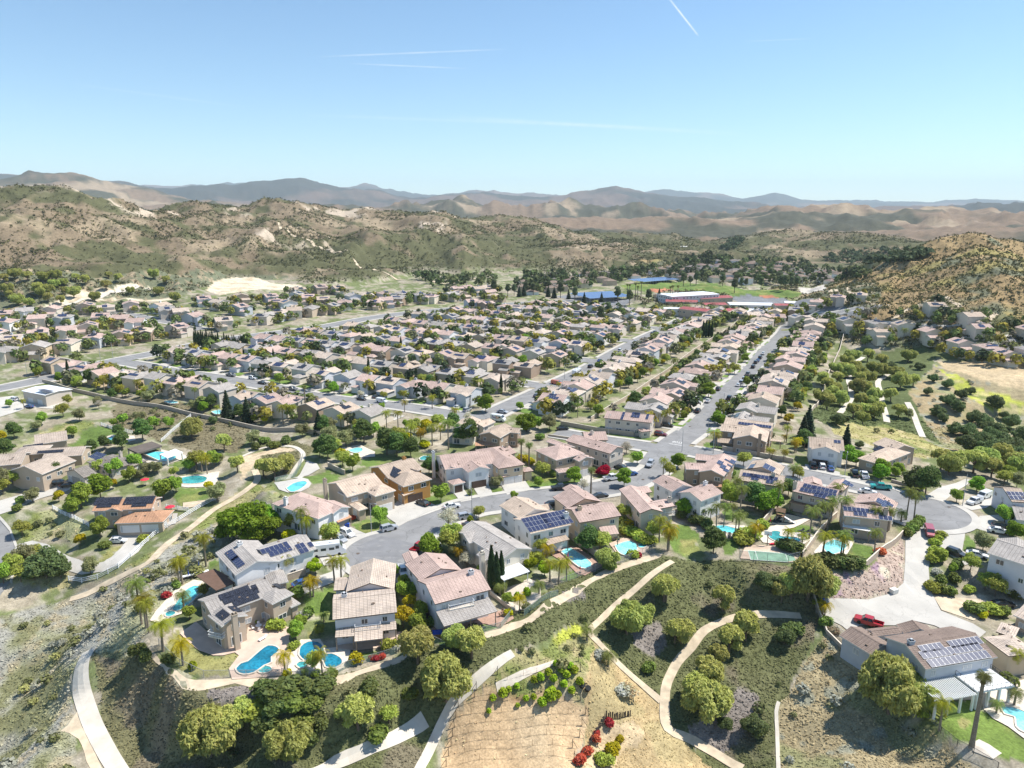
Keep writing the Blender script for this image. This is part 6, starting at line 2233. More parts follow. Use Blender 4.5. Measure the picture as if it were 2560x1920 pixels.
# block walls between the back yards
def wall_line(pts, h, label, mat='block', th=.2, name='garden_wall', seg=3.0, group=None, cat='wall', lift=0.0, cap=True):
 L = smooth_line(pts, seg) if len(pts) == 2 else np.vstack([smooth_line(pts[i:i + 2], seg)[:-1] for i in range(len(pts) - 1)] + [np.array(pts[-1:])[:, :2]])
 z = Hgt(L[:, 0], L[:, 1]) + lift
 a, b = offset_line(L, -th / 2), offset_line(L, th / 2)
 root = empty(name, (L[0][0], L[0][1], z[0]))
 ox, oy, oz = L[0][0], L[0][1], z[0]
 mb, cb = MB(), MB()
 for i in range(len(L) - 1):
  j = i + 1
  mb.hexa([(a[i][0] - ox, a[i][1] - oy, z[i] - .8 - oz),(a[j][0] - ox, a[j][1] - oy, z[j] - .8 - oz),(b[j][0] - ox, b[j][1] - oy, z[j] - .8 - oz),(b[i][0] - ox, b[i][1] - oy, z[i] - .8 - oz),
    (a[i][0] - ox, a[i][1] - oy, z[i] + h - oz),(a[j][0] - ox, a[j][1] - oy, z[j] + h - oz),(b[j][0] - ox, b[j][1] - oy, z[j] + h - oz),(b[i][0] - ox, b[i][1] - oy, z[i] + h - oz)])
 mb.build('wall_body',[mat], root)
 if cap:
  a2, b2 = offset_line(L, -th / 2 - .05), offset_line(L, th / 2 + .05)
  for i in range(len(L) - 1):
   j = i + 1
   q = [(a2[i], z[i]),(a2[j], z[j]),(b2[j], z[j]),(b2[i], z[i])]
   cb.hexa([(p[0] - ox, p[1] - oy, k + h - oz) for p, k in q] + [(p[0] - ox, p[1] - oy, k + h + .08 - oz) for p, k in q])
  cb.build('wall_cap',['coping' if mat == 'block' else mat], root)
 tag(root, label, cat, group)
 return root

wall_line(UVL((-98.5,250),(-98.5,540)),1.7,'long block wall between the back yards of the two straight streets')
wall_line(UVL((-24,262),(-24,500)),1.7,'long block wall behind the right-hand houses above the green valley')
wall_line(UVL((-360,189),(-180,189)),1.6,'block wall along the valley edge behind the row houses')
wall_line(UVL((-345,266),(-155,266)),1.7,'block wall between the first and second rows of the dense block')
wall_line(UVL((-340,328),(-155,328)),1.7,'block wall between the third and fourth rows of the dense block')
for c, pts, lb in (('z5',[(820,185),(1530,312)],'tan block wall in front of the big brown corner house'),
    ('z4',[(1005,50),(1400,120),(1740,160)],'tan block wall along the stub street beside the corner house'),
    ('z4',[(880,165),(1090,195),(1180,230)],'low block wall at the closed end of the stub street'),
    ('c5',[(850,1265),(960,1110),(1060,1015)],'pale yard wall between the sport court and the palm-shaded pool'),
    ('c5',[(1232,1330),(1330,1240),(1475,1120)],'pale yard wall above the pink ice-plant slope'),
    ('z5',[(1165,1000),(1250,900),(1340,800)],'pale yard wall between the playground and the shaded pool'),
    ('z4',[(1100,1180),(1280,1310),(1450,1450)],'tan yard wall between the rectangular and the freeform pools'),
    ('z2',[(1700,740),(1830,850),(1950,930)],'tan yard wall below the three cypresses'),
    ('z1',[(1120,650),(1300,590)],'short tan wall at the corner of the white solar house'),
    ('z3',[(640,350),(720,390),(810,430)],'pale retaining wall along the fenced lawn under big trees'),
    ('c5',[(1395,800),(1490,825)],'tan wall end beside the big willow-like tree'),
    ('c8',[(920,480),(960,600),(1000,700),(1100,800),(1220,900)],'curving low wall along the driveway of the grey house')):
 wall_line(G(c, *pts),1.6 if 'low' not in lb else .9, lb)

# ------------------------------------------------------------------ trees and shrubs one can tell apart
KD = dict(palm_a='feathery palm', palm_b='feathery palm', palm_c='dark feathery palm', palm_y='short yellowing palm', palm_s='low palm', fan_tall='very tall fan palm', fan_mid='shaggy fan palm',
  broad_a='leafy green tree', broad_b='light green tree', broad_c='loose yellowish-green tree', broad_d='huge bright green tree', broad_e='dark green tree', yellow='yellow-green tree',
  olive='grey-green tree', grey_bare='nearly bare grey tree', round='clipped round tree', oak='dark rounded tree', eucalypt='tall dark tree', red_shrub='big red-leaved shrub',
  pepper_a='big drooping olive-green tree', pepper_b='drooping olive-green tree', pepper_c='drooping green tree', cypress='slim dark cypress', conifer='dark pointed conifer',
  shrub_a='green shrub', shrub_b='light green shrub', shrub_c='dark shrub', shrub_y='yellow shrub', shrub_red='red-flowering shrub', shrub_sage='grey sage shrub', shrub_ball='clipped ball shrub', shrub_dry='dry brown shrub', vine='staked grape vine')
NEARTREES = [
 ('c6','on the sage slope left of the white solar house','palm_a 1267 285 1.05;palm_b 1102 398 1.0;palm_b 1122 392 1.1;palm_c 872 640 1.1;palm_b 900 660 1.2;palm_a 915 690 .95'),
 ('c6','on the dry lawn of the tan house','palm_b 1002 806 1.15;palm_y 1125 893 1.3;shrub_ball 1185 918 1.2;shrub_c 1035 880 1.1;shrub_c 900 860 1.3;shrub_c 850 830 1.4'),
 ('c6','between the tan house and the long aqua pool','broad_b 1165 610 .55;broad_c 1260 470 .5;shrub_red 1020 480 1.2;shrub_a 1085 415 1.0;palm_s 1130 540 1.6'),
 ('z1','beside the curved deep blue pool','broad_c 1390 1545 .62;palm_b 1465 1590 .85;palm_y 1090 1570 1.15;shrub_y 1130 1600 .8;palm_s 1290 1610 .7;shrub_b 1400 1600 .7;palm_s 1550 1610 .8'),
 ('z1','beside the driveway behind the near white houses','palm_b 1585 655 .9;palm_b 1655 655 1.0;palm_b 1110 615 .9;palm_y 1345 812 1.1;palm_y 1375 805 1.2;round 1395 580 1.25;shrub_a 1220 800 1.5'),
 ('z1','behind the white solar house','broad_d 740 270 1.25;broad_d 560 240 .95;broad_d 900 245 .85;palm_c 1268 240 .95;broad_c 1545 285 .95;shrub_y 1110 220 1.3'),
 ('z1','between the tan house terrace and the white house','broad_b 1200 1230 .62;broad_b 1250 1120 .5;shrub_ball 800 1075 1.0;shrub_b 985 1130 1.5;shrub_a 1330 1000 1.3;shrub_b 1180 1330 .9;shrub_sage 1290 1010 1.4;broad_c 1440 1190 .4;palm_s 1480 1060 .9'),
 ('z2','in the strip between the two near white houses','yellow 835 1075 1.0;yellow 900 900 .7;broad_b 850 800 .75;broad_b 930 790 .65;broad_b 850 700 .6;broad_b 1000 1020 .75;broad_b 985 1130 .75;shrub_a 1130 1040 1.2;palm_s 960 760 1.2;broad_b 750 560 .5'),
 ('z2','along the lawn edge of the sand-roofed house','shrub_y 350 1420 1.3;shrub_b 690 1300 1.3;shrub_sage 760 1300 1.2;shrub_red 560 1400 .9;shrub_red 620 1385 .9;shrub_red 520 1400 .8;shrub_a 140 1570 .9'),
 ('c7','on the bank below the near white houses','pepper_b 600 880 .95;pepper_a 775 1100 1.05;pepper_b 930 850 .85;pepper_c 860 800 .7'),
 ('c7','low on the dark slope beside the concrete drain','pepper_b 235 1285 .78;pepper_b 170 1270 .55;broad_c 425 1250 .6;shrub_a 360 1345 1.7;shrub_a 550 1100 1.4;shrub_c 300 1070 1.8'),
 ('c6','at the foot of the dark slope in the foreground','pepper_a 1300 1440 1.0;pepper_b 1200 1390 .75;pepper_b 1410 1340 .75;pepper_c 1780 1480 .85;pepper_b 1680 1430 .5;pepper_b 1500 1230 .55'),
 ('c6','in the clipped group below the dirt strip','shrub_c 1740 1085 3.0;shrub_c 1660 1080 2.4;shrub_c 1880 1075 2.2;shrub_c 1980 1060 2.2;shrub_a 1810 1150 1.9;shrub_a 1920 1160 1.8;shrub_a 1860 1270 1.8;shrub_b 1590 1210 2.4;shrub_c 1700 1190 1.8;shrub_c 1910 1360 1.6;shrub_c 1640 1290 2.0;shrub_c 1975 1270 1.4'),
 ('c7','beside the dirt path across the slope','pepper_c 1885 700 .95;pepper_c 1960 650 .75;pepper_b 2110 500 .8;pepper_b 2180 760 .65;shrub_a 2020 930 1.3;palm_s 1640 740 1.2;palm_s 1770 900 1.3;shrub_sage 1720 850 1.6;shrub_sage 1860 1070 1.8'),
 ('c8','on the wide green bank under the sport court','pepper_a 880 490 1.15;pepper_b 780 480 .8;pepper_c 960 480 .8;pepper_b 720 500 .6;pepper_b 360 560 .75;oak 620 420 .8;pepper_b 10 500 .8'),
 ('c8','around the bend of the pale footpath','pepper_b 110 755 .7;pepper_b 400 810 .75;pepper_b 500 740 .85;pepper_a 250 1215 .95;pepper_b 270 1030 .8;pepper_b 190 1120 .8;pepper_b 330 900 .6;oak 370 1285 .5;oak 550 1320 .75;oak 740 760 .7;shrub_c 780 700 2.0'),
 ('c8','below the pergola of the grey house','pepper_a 1380 1185 1.25;pepper_c 1500 1190 .95;pepper_b 1300 1080 .95;pepper_c 1430 1100 1.0;shrub_b 1590 1200 1.2;shrub_a 1430 1000 1.2'),
 ('c8','on the lawn of the grey house by the pool','fan_tall 1890 1392 1.05;palm_b 1692 1292 .95;palm_s 2040 1190 1.0;palm_s 2150 1140 1.3;palm_b 2150 945 .95;shrub_a 2110 1010 1.4;broad_c 2085 910 .45'),
 ('c8','at the bin end of the wide driveway','palm_y 985 605 1.0;shrub_a 995 650 1.3;shrub_dry 1045 690 1.0;shrub_b 955 520 .9'),
 ('c8','on the planted bank right of the driveway','shrub_b 1660 250 1.6;shrub_b 1690 220 1.6;broad_b 1690 260 .55;broad_c 1880 320 .75;broad_b 1770 330 .45;shrub_sage 1670 330 1.2;shrub_a 1700 390 1.3;shrub_b 1660 440 1.4;shrub_a 1700 450 1.5;shrub_a 1750 460 1.4;broad_c 2030 470 .85;broad_c 1970 430 .7;shrub_red 2010 360 1.5;shrub_red 2150 420 1.7;shrub_c 2180 490 1.6;shrub_a 1900 570 1.7;shrub_b 2000 570 1.8;shrub_y 1945 600 1.0;shrub_a 2080 590 1.4;shrub_red 1960 580 1.2;shrub_a 1780 380 1.3;shrub_b 1870 440 1.0;shrub_c 1800 300 1.5'),
 ('z2','between the bulb and the cypresses','broad_a 1090 375 .85;broad_c 1290 320 1.0;palm_y 1395 420 1.0;grey_bare 1470 470 .75;broad_b 1640 580 .65;shrub_a 1180 330 1.3;olive 1350 360 .6'),
 ('z2','in the slim row beside the cream house','cypress 1716 690 1.02;cypress 1768 738 .98;cypress 1815 695 .90'),
 ('z2','around the white-walled terrace below the cypresses','shrub_ball 2070 760 1.4;shrub_ball 1970 800 1.3;palm_y 1995 920 1.0;broad_b 1880 850 .5;palm_s 1800 760 1.4;shrub_y 1900 960 .9;palm_s 2190 740 1.2'),
 ('z4','beside the rectangular pool','round 695 1510 1.15;round 845 1560 1.2;palm_b 985 1640 .95;palm_b 1065 1600 .85;palm_b 900 1620 .9;palm_y 870 1440 1.2;broad_c 790 1345 .85;broad_c 660 1235 .7;palm_b 830 1300 .85;shrub_b 770 1400 1.4'),
 ('z4','between the two turquoise pools','broad_e 1280 1340 .95;broad_c 1400 1330 .95;pepper_c 1480 1480 .62;shrub_a 1500 1500 1.4;shrub_b 1740 1370 1.1;shrub_red 1790 1370 1.0'),
 ('z4','in the hedge line right of the freeform pool','shrub_b 1680 1130 1.6;shrub_b 1740 1160 1.7;shrub_b 1800 1200 1.7;shrub_b 1860 1240 1.7;shrub_y 1700 1080 1.5;shrub_a 1640 1060 1.6;broad_c 1640 990 .7;broad_c 1760 1020 .7;broad_a 1960 1060 .75;broad_c 1930 1190 .8;palm_b 2075 1310 1.1;palm_a 1990 1220 .9;shrub_a 1620 1120 1.4'),
 ('z4','in the near cul-de-sac front yards','broad_a 1140 632 .75;broad_b 785 672 .55;broad_c 820 580 .85;fan_mid 1308 735 .82;grey_bare 1240 710 .65;broad_a 1640 665 .85;red_shrub 1430 550 1.15;grey_bare 1665 335 .8;broad_b 1770 445 .75;olive 370 672 .62;olive 108 752 .36;broad_b 540 800 .45;shrub_a 1040 580 1.0;shrub_a 930 560 1.2'),
 ('z4','behind the pink-roofed houses of the near street','fan_mid 612 440 .92;fan_mid 690 470 .84;broad_e 440 250 .85;broad_e 90 245 1.15;shrub_y 640 420 1.8;shrub_y 700 450 1.5'),
 ('z3','in the front yards by the near bulb','broad_b 1158 930 .92;broad_b 1772 705 .98;broad_c 660 1120 .9;grey_bare 1850 980 1.1;broad_a 1650 1245 .78;broad_c 1880 1170 1.1;shrub_ball 2060 910 1.5;broad_c 2150 870 .6;grey_bare 2130 860 .6;shrub_red 890 880 1.0;shrub_red 1410 690 1.0;shrub_red 1570 640 1.0;palm_b 430 1080 1.1;shrub_y 230 1060 1.6;broad_d 60 1000 .9;broad_c 300 1000 .95'),
 ('z3','in the tall tree belt behind the orange house','broad_e 640 270 1.2;broad_e 560 250 .9;broad_c 790 350 1.0;broad_b 890 390 1.0;yellow 770 290 .9;broad_e 1230 230 1.35;broad_e 1330 240 1.1;broad_d 1370 180 .75;broad_e 1470 260 1.0;broad_e 1650 420 .75;broad_e 1720 430 .65;broad_c 700 200 .9;olive 820 150 1.1;broad_e 1000 110 1.2'),
 ('c4','in the palm belt below the row houses','palm_a 560 575 1.0;palm_y 620 570 1.5;palm_a 690 575 1.05;palm_c 790 600 1.15;broad_e 860 560 1.0;broad_e 920 540 1.1;yellow 650 500 1.1;broad_c 720 480 1.1;broad_c 480 560 1.0;broad_c 580 500 1.0;palm_a 410 470 .9;palm_a 480 470 .9;palm_b 130 470 .9;olive 60 560 1.1;broad_c 240 490 .9;broad_b 330 520 .9;broad_e 820 480 .9;palm_b 740 540 .9;shrub_y 640 590 2.0;yellow 540 560 .8'),
 ('c4','around the stub street and delivery van corner','broad_e 1130 560 .85;broad_d 1270 490 .82;olive 1410 480 1.1;broad_b 1340 470 .8;shrub_a 1350 540 1.6;broad_b 1900 495 .65;palm_a 2100 460 .85;palm_a 2130 460 .85;broad_b 1710 400 .9;broad_a 1020 370 1.15;broad_b 530 470 .6;grey_bare 910 430 .7;palm_b 830 430 1.0;palm_b 690 350 1.0;palm_b 520 370 .85;broad_b 380 360 .6;grey_bare 730 300 .6;broad_c 390 290 .6'),
 ('z5','beside the crossing of the straight street','palm_a 230 455 .8;broad_c 290 450 .8;broad_a 380 360 .75;broad_c 620 490 .75;broad_c 1035 345 .85;broad_c 1590 470 .55;palm_s 1530 450 1.6;shrub_a 900 440 1.8;palm_b 750 170 1.0;palm_b 1290 285 .7;palm_b 1430 300 .7;palm_y 1560 200 1.3;broad_e 1640 170 1.0;conifer 1700 150 .7'),
 ('z5','in the palm garden behind the tall white house','broad_a 440 845 .75;broad_c 560 850 .85;palm_y 285 1185 1.6;broad_c 130 900 .9;broad_e 730 1215 .95;palm_c 760 970 .75;palm_c 835 960 .75;palm_c 945 1080 .8;palm_c 980 1050 .8;palm_c 925 900 .6;palm_c 700 960 .6;shrub_c 420 860 1.6;shrub_c 560 920 1.8;shrub_c 660 960 1.8;broad_b 900 730 1.05;palm_c 1000 830 .9;palm_c 960 700 .8;broad_c 880 640 .8;shrub_b 1040 1110 2.2;shrub_b 1080 1050 2.0;broad_e 590 880 .6'),
 ('z5','around the playground and lagoon pool','broad_e 1150 770 1.1;broad_a 1250 830 .95;broad_a 1330 780 .9;palm_c 1370 810 .95;palm_y 1150 1095 1.2;palm_b 1460 1160 .85;palm_b 1610 1185 .75;palm_c 1690 1070 .95;palm_c 1790 1010 .9;palm_c 1870 980 .85;palm_c 1950 780 .8;palm_c 1910 900 .8;shrub_c 1510 1190 2.4;shrub_c 1450 1180 2.0;shrub_b 1230 960 1.4;broad_e 1480 640 .7'),
 ('z5','around the pale pool beside the sport court','palm_b 1818 1270 1.1;palm_b 2000 1285 1.15;shrub_c 1900 1330 2.2;shrub_c 1980 1345 2.2;shrub_c 2060 1350 2.2;shrub_c 2140 1350 2.2;shrub_c 1820 1320 2.0;shrub_red 2150 1300 1.2;palm_c 2040 960 .95'),
 ('e6','near the right-hand bulb','palm_c 780 715 1.0;palm_c 870 735 .95;broad_e 1010 415 1.25;oak 900 360 1.3;broad_a 480 262 .85;broad_b 650 220 .7;broad_b 1375 505 .72;broad_a 1615 385 .75;broad_b 1940 755 .9;broad_c 1940 300 .85;olive 2090 330 .9;olive 1690 1070 .8;broad_d 2080 930 .55;palm_s 720 740 1.3;palm_c 390 900 .9;palm_c 400 1150 .8;palm_c 30 1190 .85;palm_c 560 850 .7;shrub_red 480 1120 1.6'),
 ('e6','in the clipped hedge beside the long driveway','shrub_a 790 900 1.3;shrub_a 820 870 1.3;shrub_a 855 840 1.3;shrub_a 885 810 1.3;shrub_a 915 780 1.3;shrub_a 945 750 1.3;shrub_b 1200 900 .9;shrub_b 1160 950 .9;shrub_b 1120 1000 1.0'),
 ('z7','around the orange-roofed house','broad_b 470 530 1.35;broad_a 580 480 1.2;broad_b 420 570 1.0;broad_b 580 700 1.05;broad_c 130 690 .85;yellow 465 745 .75;broad_b 940 480 1.2;broad_b 1010 440 .9;broad_b 920 480 .6;shrub_b 820 720 1.3;shrub_b 700 640 1.5;shrub_b 760 640 1.5;shrub_b 820 638 1.5;shrub_b 870 640 1.5;yellow 650 420 .7;shrub_a 600 760 1.4'),
 ('z7','beside the valley street at the left edge','broad_c 80 900 .9;yellow 60 870 .8;olive 150 850 1.0;oak 270 930 1.5;oak 350 930 1.0;broad_c 200 830 .8;broad_b 20 960 1.0;olive 520 905 .75;broad_c 120 950 .8;oak 200 940 .9'),
 ('z7','around the ranch house and pool pavilion','broad_b 660 350 1.1;broad_b 780 310 1.0;broad_b 745 380 .9;olive 840 330 .7;olive 900 325 .7;olive 800 360 .6;broad_e 700 195 1.0;broad_e 820 140 1.2;broad_e 600 190 .75;broad_e 530 210 .7;broad_e 210 390 .95;broad_e 250 385 .8;broad_e 320 365 .85;olive 190 495 .8;yellow 340 495 .8;broad_c 90 400 .9;shrub_a 120 500 1.5;shrub_a 100 545 1.3;olive 10 420 1.2;broad_c 20 450 .9;broad_e 25 240 .9;broad_b 420 120 .8;broad_c 570 330 .8;broad_e 680 120 .7'),
 ('z7','by the rock-edged teal pool','broad_c 1130 310 1.2;yellow 1180 280 .9;palm_b 1190 335 1.0;palm_b 1160 320 1.0;broad_b 1230 290 1.0;yellow 1200 435 .75;olive 1250 490 1.0;broad_c 1000 350 .6;broad_b 1090 320 .8'),
 ('c3','on the slope below the row houses','pepper_a 1180 530 .9;pepper_b 1380 610 .8;olive 1560 570 .95;olive 860 430 .85;broad_b 760 450 .8;broad_b 700 460 .6;broad_b 950 470 .8;broad_b 1040 470 .8;pepper_b 1690 780 .95;pepper_b 1620 770 .8;pepper_b 1460 740 .75;pepper_b 1760 740 .8;olive 1340 690 .7;conifer 1400 405 1.05;conifer 1522 432 1.0;broad_e 1300 350 .9;olive 1480 400 .8;oak 1310 440 .6;shrub_a 1620 560 2.0;shrub_a 1680 590 2.0;shrub_c 1760 560 2.2;shrub_c 1570 600 1.8;olive 1860 520 .9;broad_e 1990 500 .9;conifer 1960 500 .8;olive 2080 420 .9'),
 ('c3','around the white barn and its weedy slope','broad_c 390 400 1.0;olive 490 425 .9;broad_b 260 450 .9;broad_e 90 530 .9;yellow 10 560 1.0;broad_e 40 640 .9;broad_c 440 520 .7;olive 230 480 .7;broad_b 60 340 .6;palm_b 150 350 .7;broad_c 420 330 .8;olive 600 330 .7;broad_e 690 290 .7;grey_bare 610 350 .7'),
 ('c3','behind the row houses above the valley','fan_tall 1880 375 .85;palm_a 1740 445 1.1;palm_a 1800 430 .9;palm_a 850 260 .9;broad_e 560 200 1.1;broad_e 470 190 .9;broad_b 620 210 .9;broad_e 730 230 .8;broad_b 1060 250 .8;broad_b 860 280 .6;palm_c 1200 310 .7;palm_b 1640 420 .9;broad_e 1560 400 .8;broad_a 700 280 .6'),
 ('c5','in the green valley behind the straight street','pepper_b 1000 350 .9;pepper_c 960 310 .85;pepper_b 1050 270 .85;pepper_b 1100 140 .9;pepper_c 1050 130 .8;pepper_b 1170 130 .85;pepper_b 1200 205 .85;pepper_b 1235 265 .85;pepper_b 1160 405 .85;oak 1060 450 .9;pepper_b 1230 400 .8;pepper_c 1290 405 .85;pepper_b 1205 335 .8;pepper_b 1390 305 .8;pepper_b 1440 400 .75;olive 1500 410 .8;pepper_a 1450 225 .95;pepper_b 1530 210 .8;oak 1390 115 .9;pepper_c 1500 60 .9;oak 1570 110 .8;pepper_c 1280 130 .8;pepper_b 1330 90 .9;pepper_b 1000 240 .8;oak 1100 440 .7;pepper_c 1260 340 .75;pepper_b 1320 380 .7;pepper_b 970 200 .8;pepper_b 1060 200 .8;pepper_c 1150 60 .9;pepper_b 1250 60 .9;pepper_a 1030 300 .8;pepper_a 1080 330 .8;pepper_a 1130 160 .85;pepper_a 1190 260 .85;pepper_c 1120 90 .9;pepper_c 1200 160 .85;pepper_c 1260 190 .85;pepper_a 1290 300 .7;pepper_c 1220 440 .7;pepper_a 1340 150 .8;pepper_c 1420 160 .8'),
 ('c5','on the dark wooded slope at the right','oak 1680 400 1.0;oak 1740 330 1.0;oak 1800 370 1.1;oak 1820 290 .9;oak 1900 440 1.1;oak 1960 460 1.1;oak 1860 520 1.1;oak 1930 580 1.2;oak 2010 560 1.2;oak 2080 600 1.2;oak 2130 470 1.2;oak 2200 560 1.2;oak 2150 620 1.1;oak 2030 350 1.2;oak 1740 225 .9;oak 1650 185 .8;oak 1620 265 .7;oak 1790 510 1.0;oak 1850 610 1.2;oak 2000 640 1.2;oak 2100 660 1.2;oak 1710 430 .8;oak 1980 500 1.0;oak 2060 520 1.1;oak 2170 680 1.1;oak 2090 420 .8;oak 1880 260 .7'),
 ('c5','in the leafy band above the right-hand bulb','pepper_c 1750 755 .95;pepper_b 1820 735 .95;pepper_b 1900 745 1.0;pepper_c 1980 720 1.0;pepper_b 2060 705 1.0;pepper_b 2150 745 1.0;pepper_c 2200 770 1.0;pepper_b 1700 720 .9;broad_b 1920 850 .7;broad_b 2110 800 .9;pepper_b 2010 770 .8;shrub_b 1560 840 1.6'),
 ('c5','beside the houses below the grassy hill','conifer 1110 640 1.0;broad_a 1120 700 .95;broad_a 1180 700 .8;broad_a 1330 770 .9;broad_b 1440 760 .75;conifer 850 560 1.0;conifer 880 520 1.1;palm_a 750 560 .9;palm_b 660 660 .6;palm_b 740 670 .6;palm_y 800 620 1.1;broad_d 330 450 .7;broad_b 400 420 .7;conifer 540 420 .5;conifer 600 430 .55;oak 1200 590 .5;broad_c 820 770 .6;broad_e 790 300 .9;broad_e 720 400 .7'),
]
SEEN = {}
for c, loc, txt in NEARTREES:
 its = []
 for t in txt.split(';'):
  k, x, y, s = t.split()
  its.append((k, float(x), float(y), float(s)))
 G_ = grounds(c, [(i[1], i[2]) for i in its])
 cnt = {}
 for k, *_ in its:
  cnt[KD[k]] = cnt.get(KD[k],0) + 1
 order = sorted(range(len(its)), key=lambda i: its[i][1])
 num = {}
 for i in order:
  k, x, y, s = its[i]
  lb = KD[k] + ' ' + loc
  if cnt[KD[k]] > 1:
   num[KD[k]] = num.get(KD[k],0) + 1
   lb += f', {ORD[min(num[KD[k]] - 1,29)]} from left'
  plant(k, G_[i][0], G_[i][1], s, lb, 'plants ' + loc, z=G_[i][2])

# cypress row by the avenue, tall trees before the school
for i in range(30):
 x = 1685 + (205 * (i / 13) if i < 14 else 245 + 215 * ((i - 14) / 15)) + rnd.uniform(-3,3)
 y = 632 + (x - 1685) * .155 + rnd.uniform(-4,14)
 g = ground('e1', x, y)
 plant('cypress', g[0], g[1], rnd.uniform(.75,.95), f'slim dark cypress in the row beside the avenue, {ORD[i] if i < 30 else ORD[i - 30] + " after thirty"} from left','cypress row', sz=rnd.uniform(.85,1.1))
for x, y in ((1925,560),(1950,565),(1975,562),(2000,566)):
 g = ground('e3', x, y)
 plant('cypress', g[0], g[1],1.1, f'slim cypress between the two straight streets, {ORD[(1925,1950,1975,2000).index(x)]} of four from left','cypress group')
for x, y in ((240,205),(295,205),(340,215),(395,190),(460,200),(640,225),(695,225),(765,235),(820,250),(1110,380),(1455,270),(1545,255),(900,270),(1290,290),(1040,470),(380,210),(120,190),(590,215),(1190,260),(1050,260)):
 g = ground('e3', x, y)
 plant('eucalypt' if rnd.random() < .5 else 'conifer', g[0], g[1], rnd.uniform(.8,1.1), f'tall dark tree before the school at {int(x)} steps along the line'.split(' at ')[0] + f', {ORD[[120,240,295,340,380,395,460,590,640,695,765,820,900,1040,1050,1110,1190,1290,1455,1545].index(x)]} from left','tall trees before the school')
for x, y in ((1270,230),(1290,230),(1340,245),(1360,245),(1390,235),(1640,260),(1660,262),(1705,270)):
 g = ground('e3', x, y)
 plant('fan_tall', g[0], g[1], rnd.uniform(.9,1.15), f'tall fan palm between the school carport and red roofs, {ORD[(1270,1290,1340,1360,1390,1640,1660,1705).index(x)]} from left','school palms')
for x, y in ((740,545),(770,545),(795,540),(990,550),(1010,555),(1160,560),(1180,563),(1205,560),(1230,558),(960,575),(1075,560),(910,545)):
 g = ground('c2', x, y)
 plant('eucalypt', g[0], g[1], rnd.uniform(.75,1.1), f'tall dark tree at the school playing field, {ORD[(740,770,795,910,960,990,1010,1075,1160,1180,1205,1230).index(x)]} from left','playing field trees')

# trees of the streets and yards
nb = npalm = 0
FAR_TREES = []
for (x, y, fr, tail) in YARDS:
 d = math.hypot(x, y)
 sd = np.array([-fr[1], fr[0]])
 for (off, lat, pr, kinds) in ((13.2,4.5,.45,('broad_b','broad_a','broad_c','grey_bare','palm_b')),(-11.5,-3.5,.62,('broad_e','broad_a','palm_a','palm_c','yellow','broad_c','palm_b')),
        (-12.0,4.0,.55,('palm_a','broad_b','broad_e','palm_y','olive','broad_c','yellow')),(-6,7.0,.16,('palm_a','cypress','broad_b'))):
  if rnd.random() > pr + (.1 if d > 350 else 0):
   continue
  p = np.array([x, y]) + np.array(fr) * (off + rnd.uniform(-1,1)) + sd * (lat * rnd.choice((-1,1)) + rnd.uniform(-1.5,1.5))
  if near_custom(*p, 1.5) or on_street(p, -1,-1.0) or any(math.hypot(p[0] - a, p[1] - b) < 6.8 for a, b, *_ in HOUSES):
   continue
  k = rnd.choice(kinds)
  s = rnd.uniform(.6,1.0)
  if d > 520 or (nb > 170 and 'palm' not in k) or (npalm > 110 and 'palm' in k):
   FAR_TREES.append((p[0], p[1], s, k))
   continue
  lb = f"{KD[k]} {'before' if off > 0 else 'behind'} the {tail}"
  if 'palm' in k:
   npalm += 1
   plant(k, *p, s, lb, 'yard palms of the town')
  else:
   nb += 1
   plant(k, *p, s, lb, 'yard trees of the town')

def clump_mesh(name, items, label, nq=46, mat='scrub', lf=.42):
 T = []
 n = len(items)
 it = np.array([(a, b, c_, r_, h_) for a, b, c_, r_, h_, _ in items])
 cl = np.array([q[5] for q in items])
 d = NR.normal(size=(n, nq, 3))
 d /= np.linalg.norm(d, axis=2)[..., None]
 d[..., 2] = np.abs(d[..., 2]) * np.where(NR.rand(n, nq) < .25,-.6,1)
 lob = .7 + .5 * NR.rand(n, nq)
 sc_ = np.stack([it[:, 3], it[:, 3], it[:, 4] * .5],1)[:, None, :]
 P = d * sc_ * lob[..., None]
 P[..., 2] += it[:, None, 4] * .55
 P += np.stack([it[:, 0], it[:, 1], it[:, 2]],1)[:, None, :]
 nr = d + NR.normal(size=(n, nq, 3)) * .4 + np.array([0,0,.3])
 nr /= np.linalg.norm(nr, axis=2)[..., None]
 sz = (it[:, 3] * lf)[:, None] * (.6 + .7 * NR.rand(n, nq))
 V, Fq = leaf_quads(P.reshape(-1,3), nr.reshape(-1,3), sz.ravel())
 C = np.repeat((cl[:, None, :] * (.65 + .7 * NR.rand(n, nq, 1))).reshape(-1,3),4,0)
 o = put(bpy.data.objects.new(name, np_mesh(name, V, Fq, C, mat)))
 tag(o, label, kind='stuff')
 return o

KC = dict(yellow=(.30,.27,.05), olive=(.18,.19,.10), grey_bare=(.27,.24,.18), palm_y=(.33,.28,.05), palm_a=(.24,.25,.06), palm_b=(.26,.26,.06), palm_c=(.18,.21,.07), broad_e=(.08,.115,.045), broad_c=(.21,.23,.08), cypress=(.04,.06,.03))
items = []
for x, y, s, k in FAR_TREES:
 items.append((x, y, hz(x, y) + 1.2,2.4 * s, 6 * s, KC.get(k, (.15,.21,.06))))
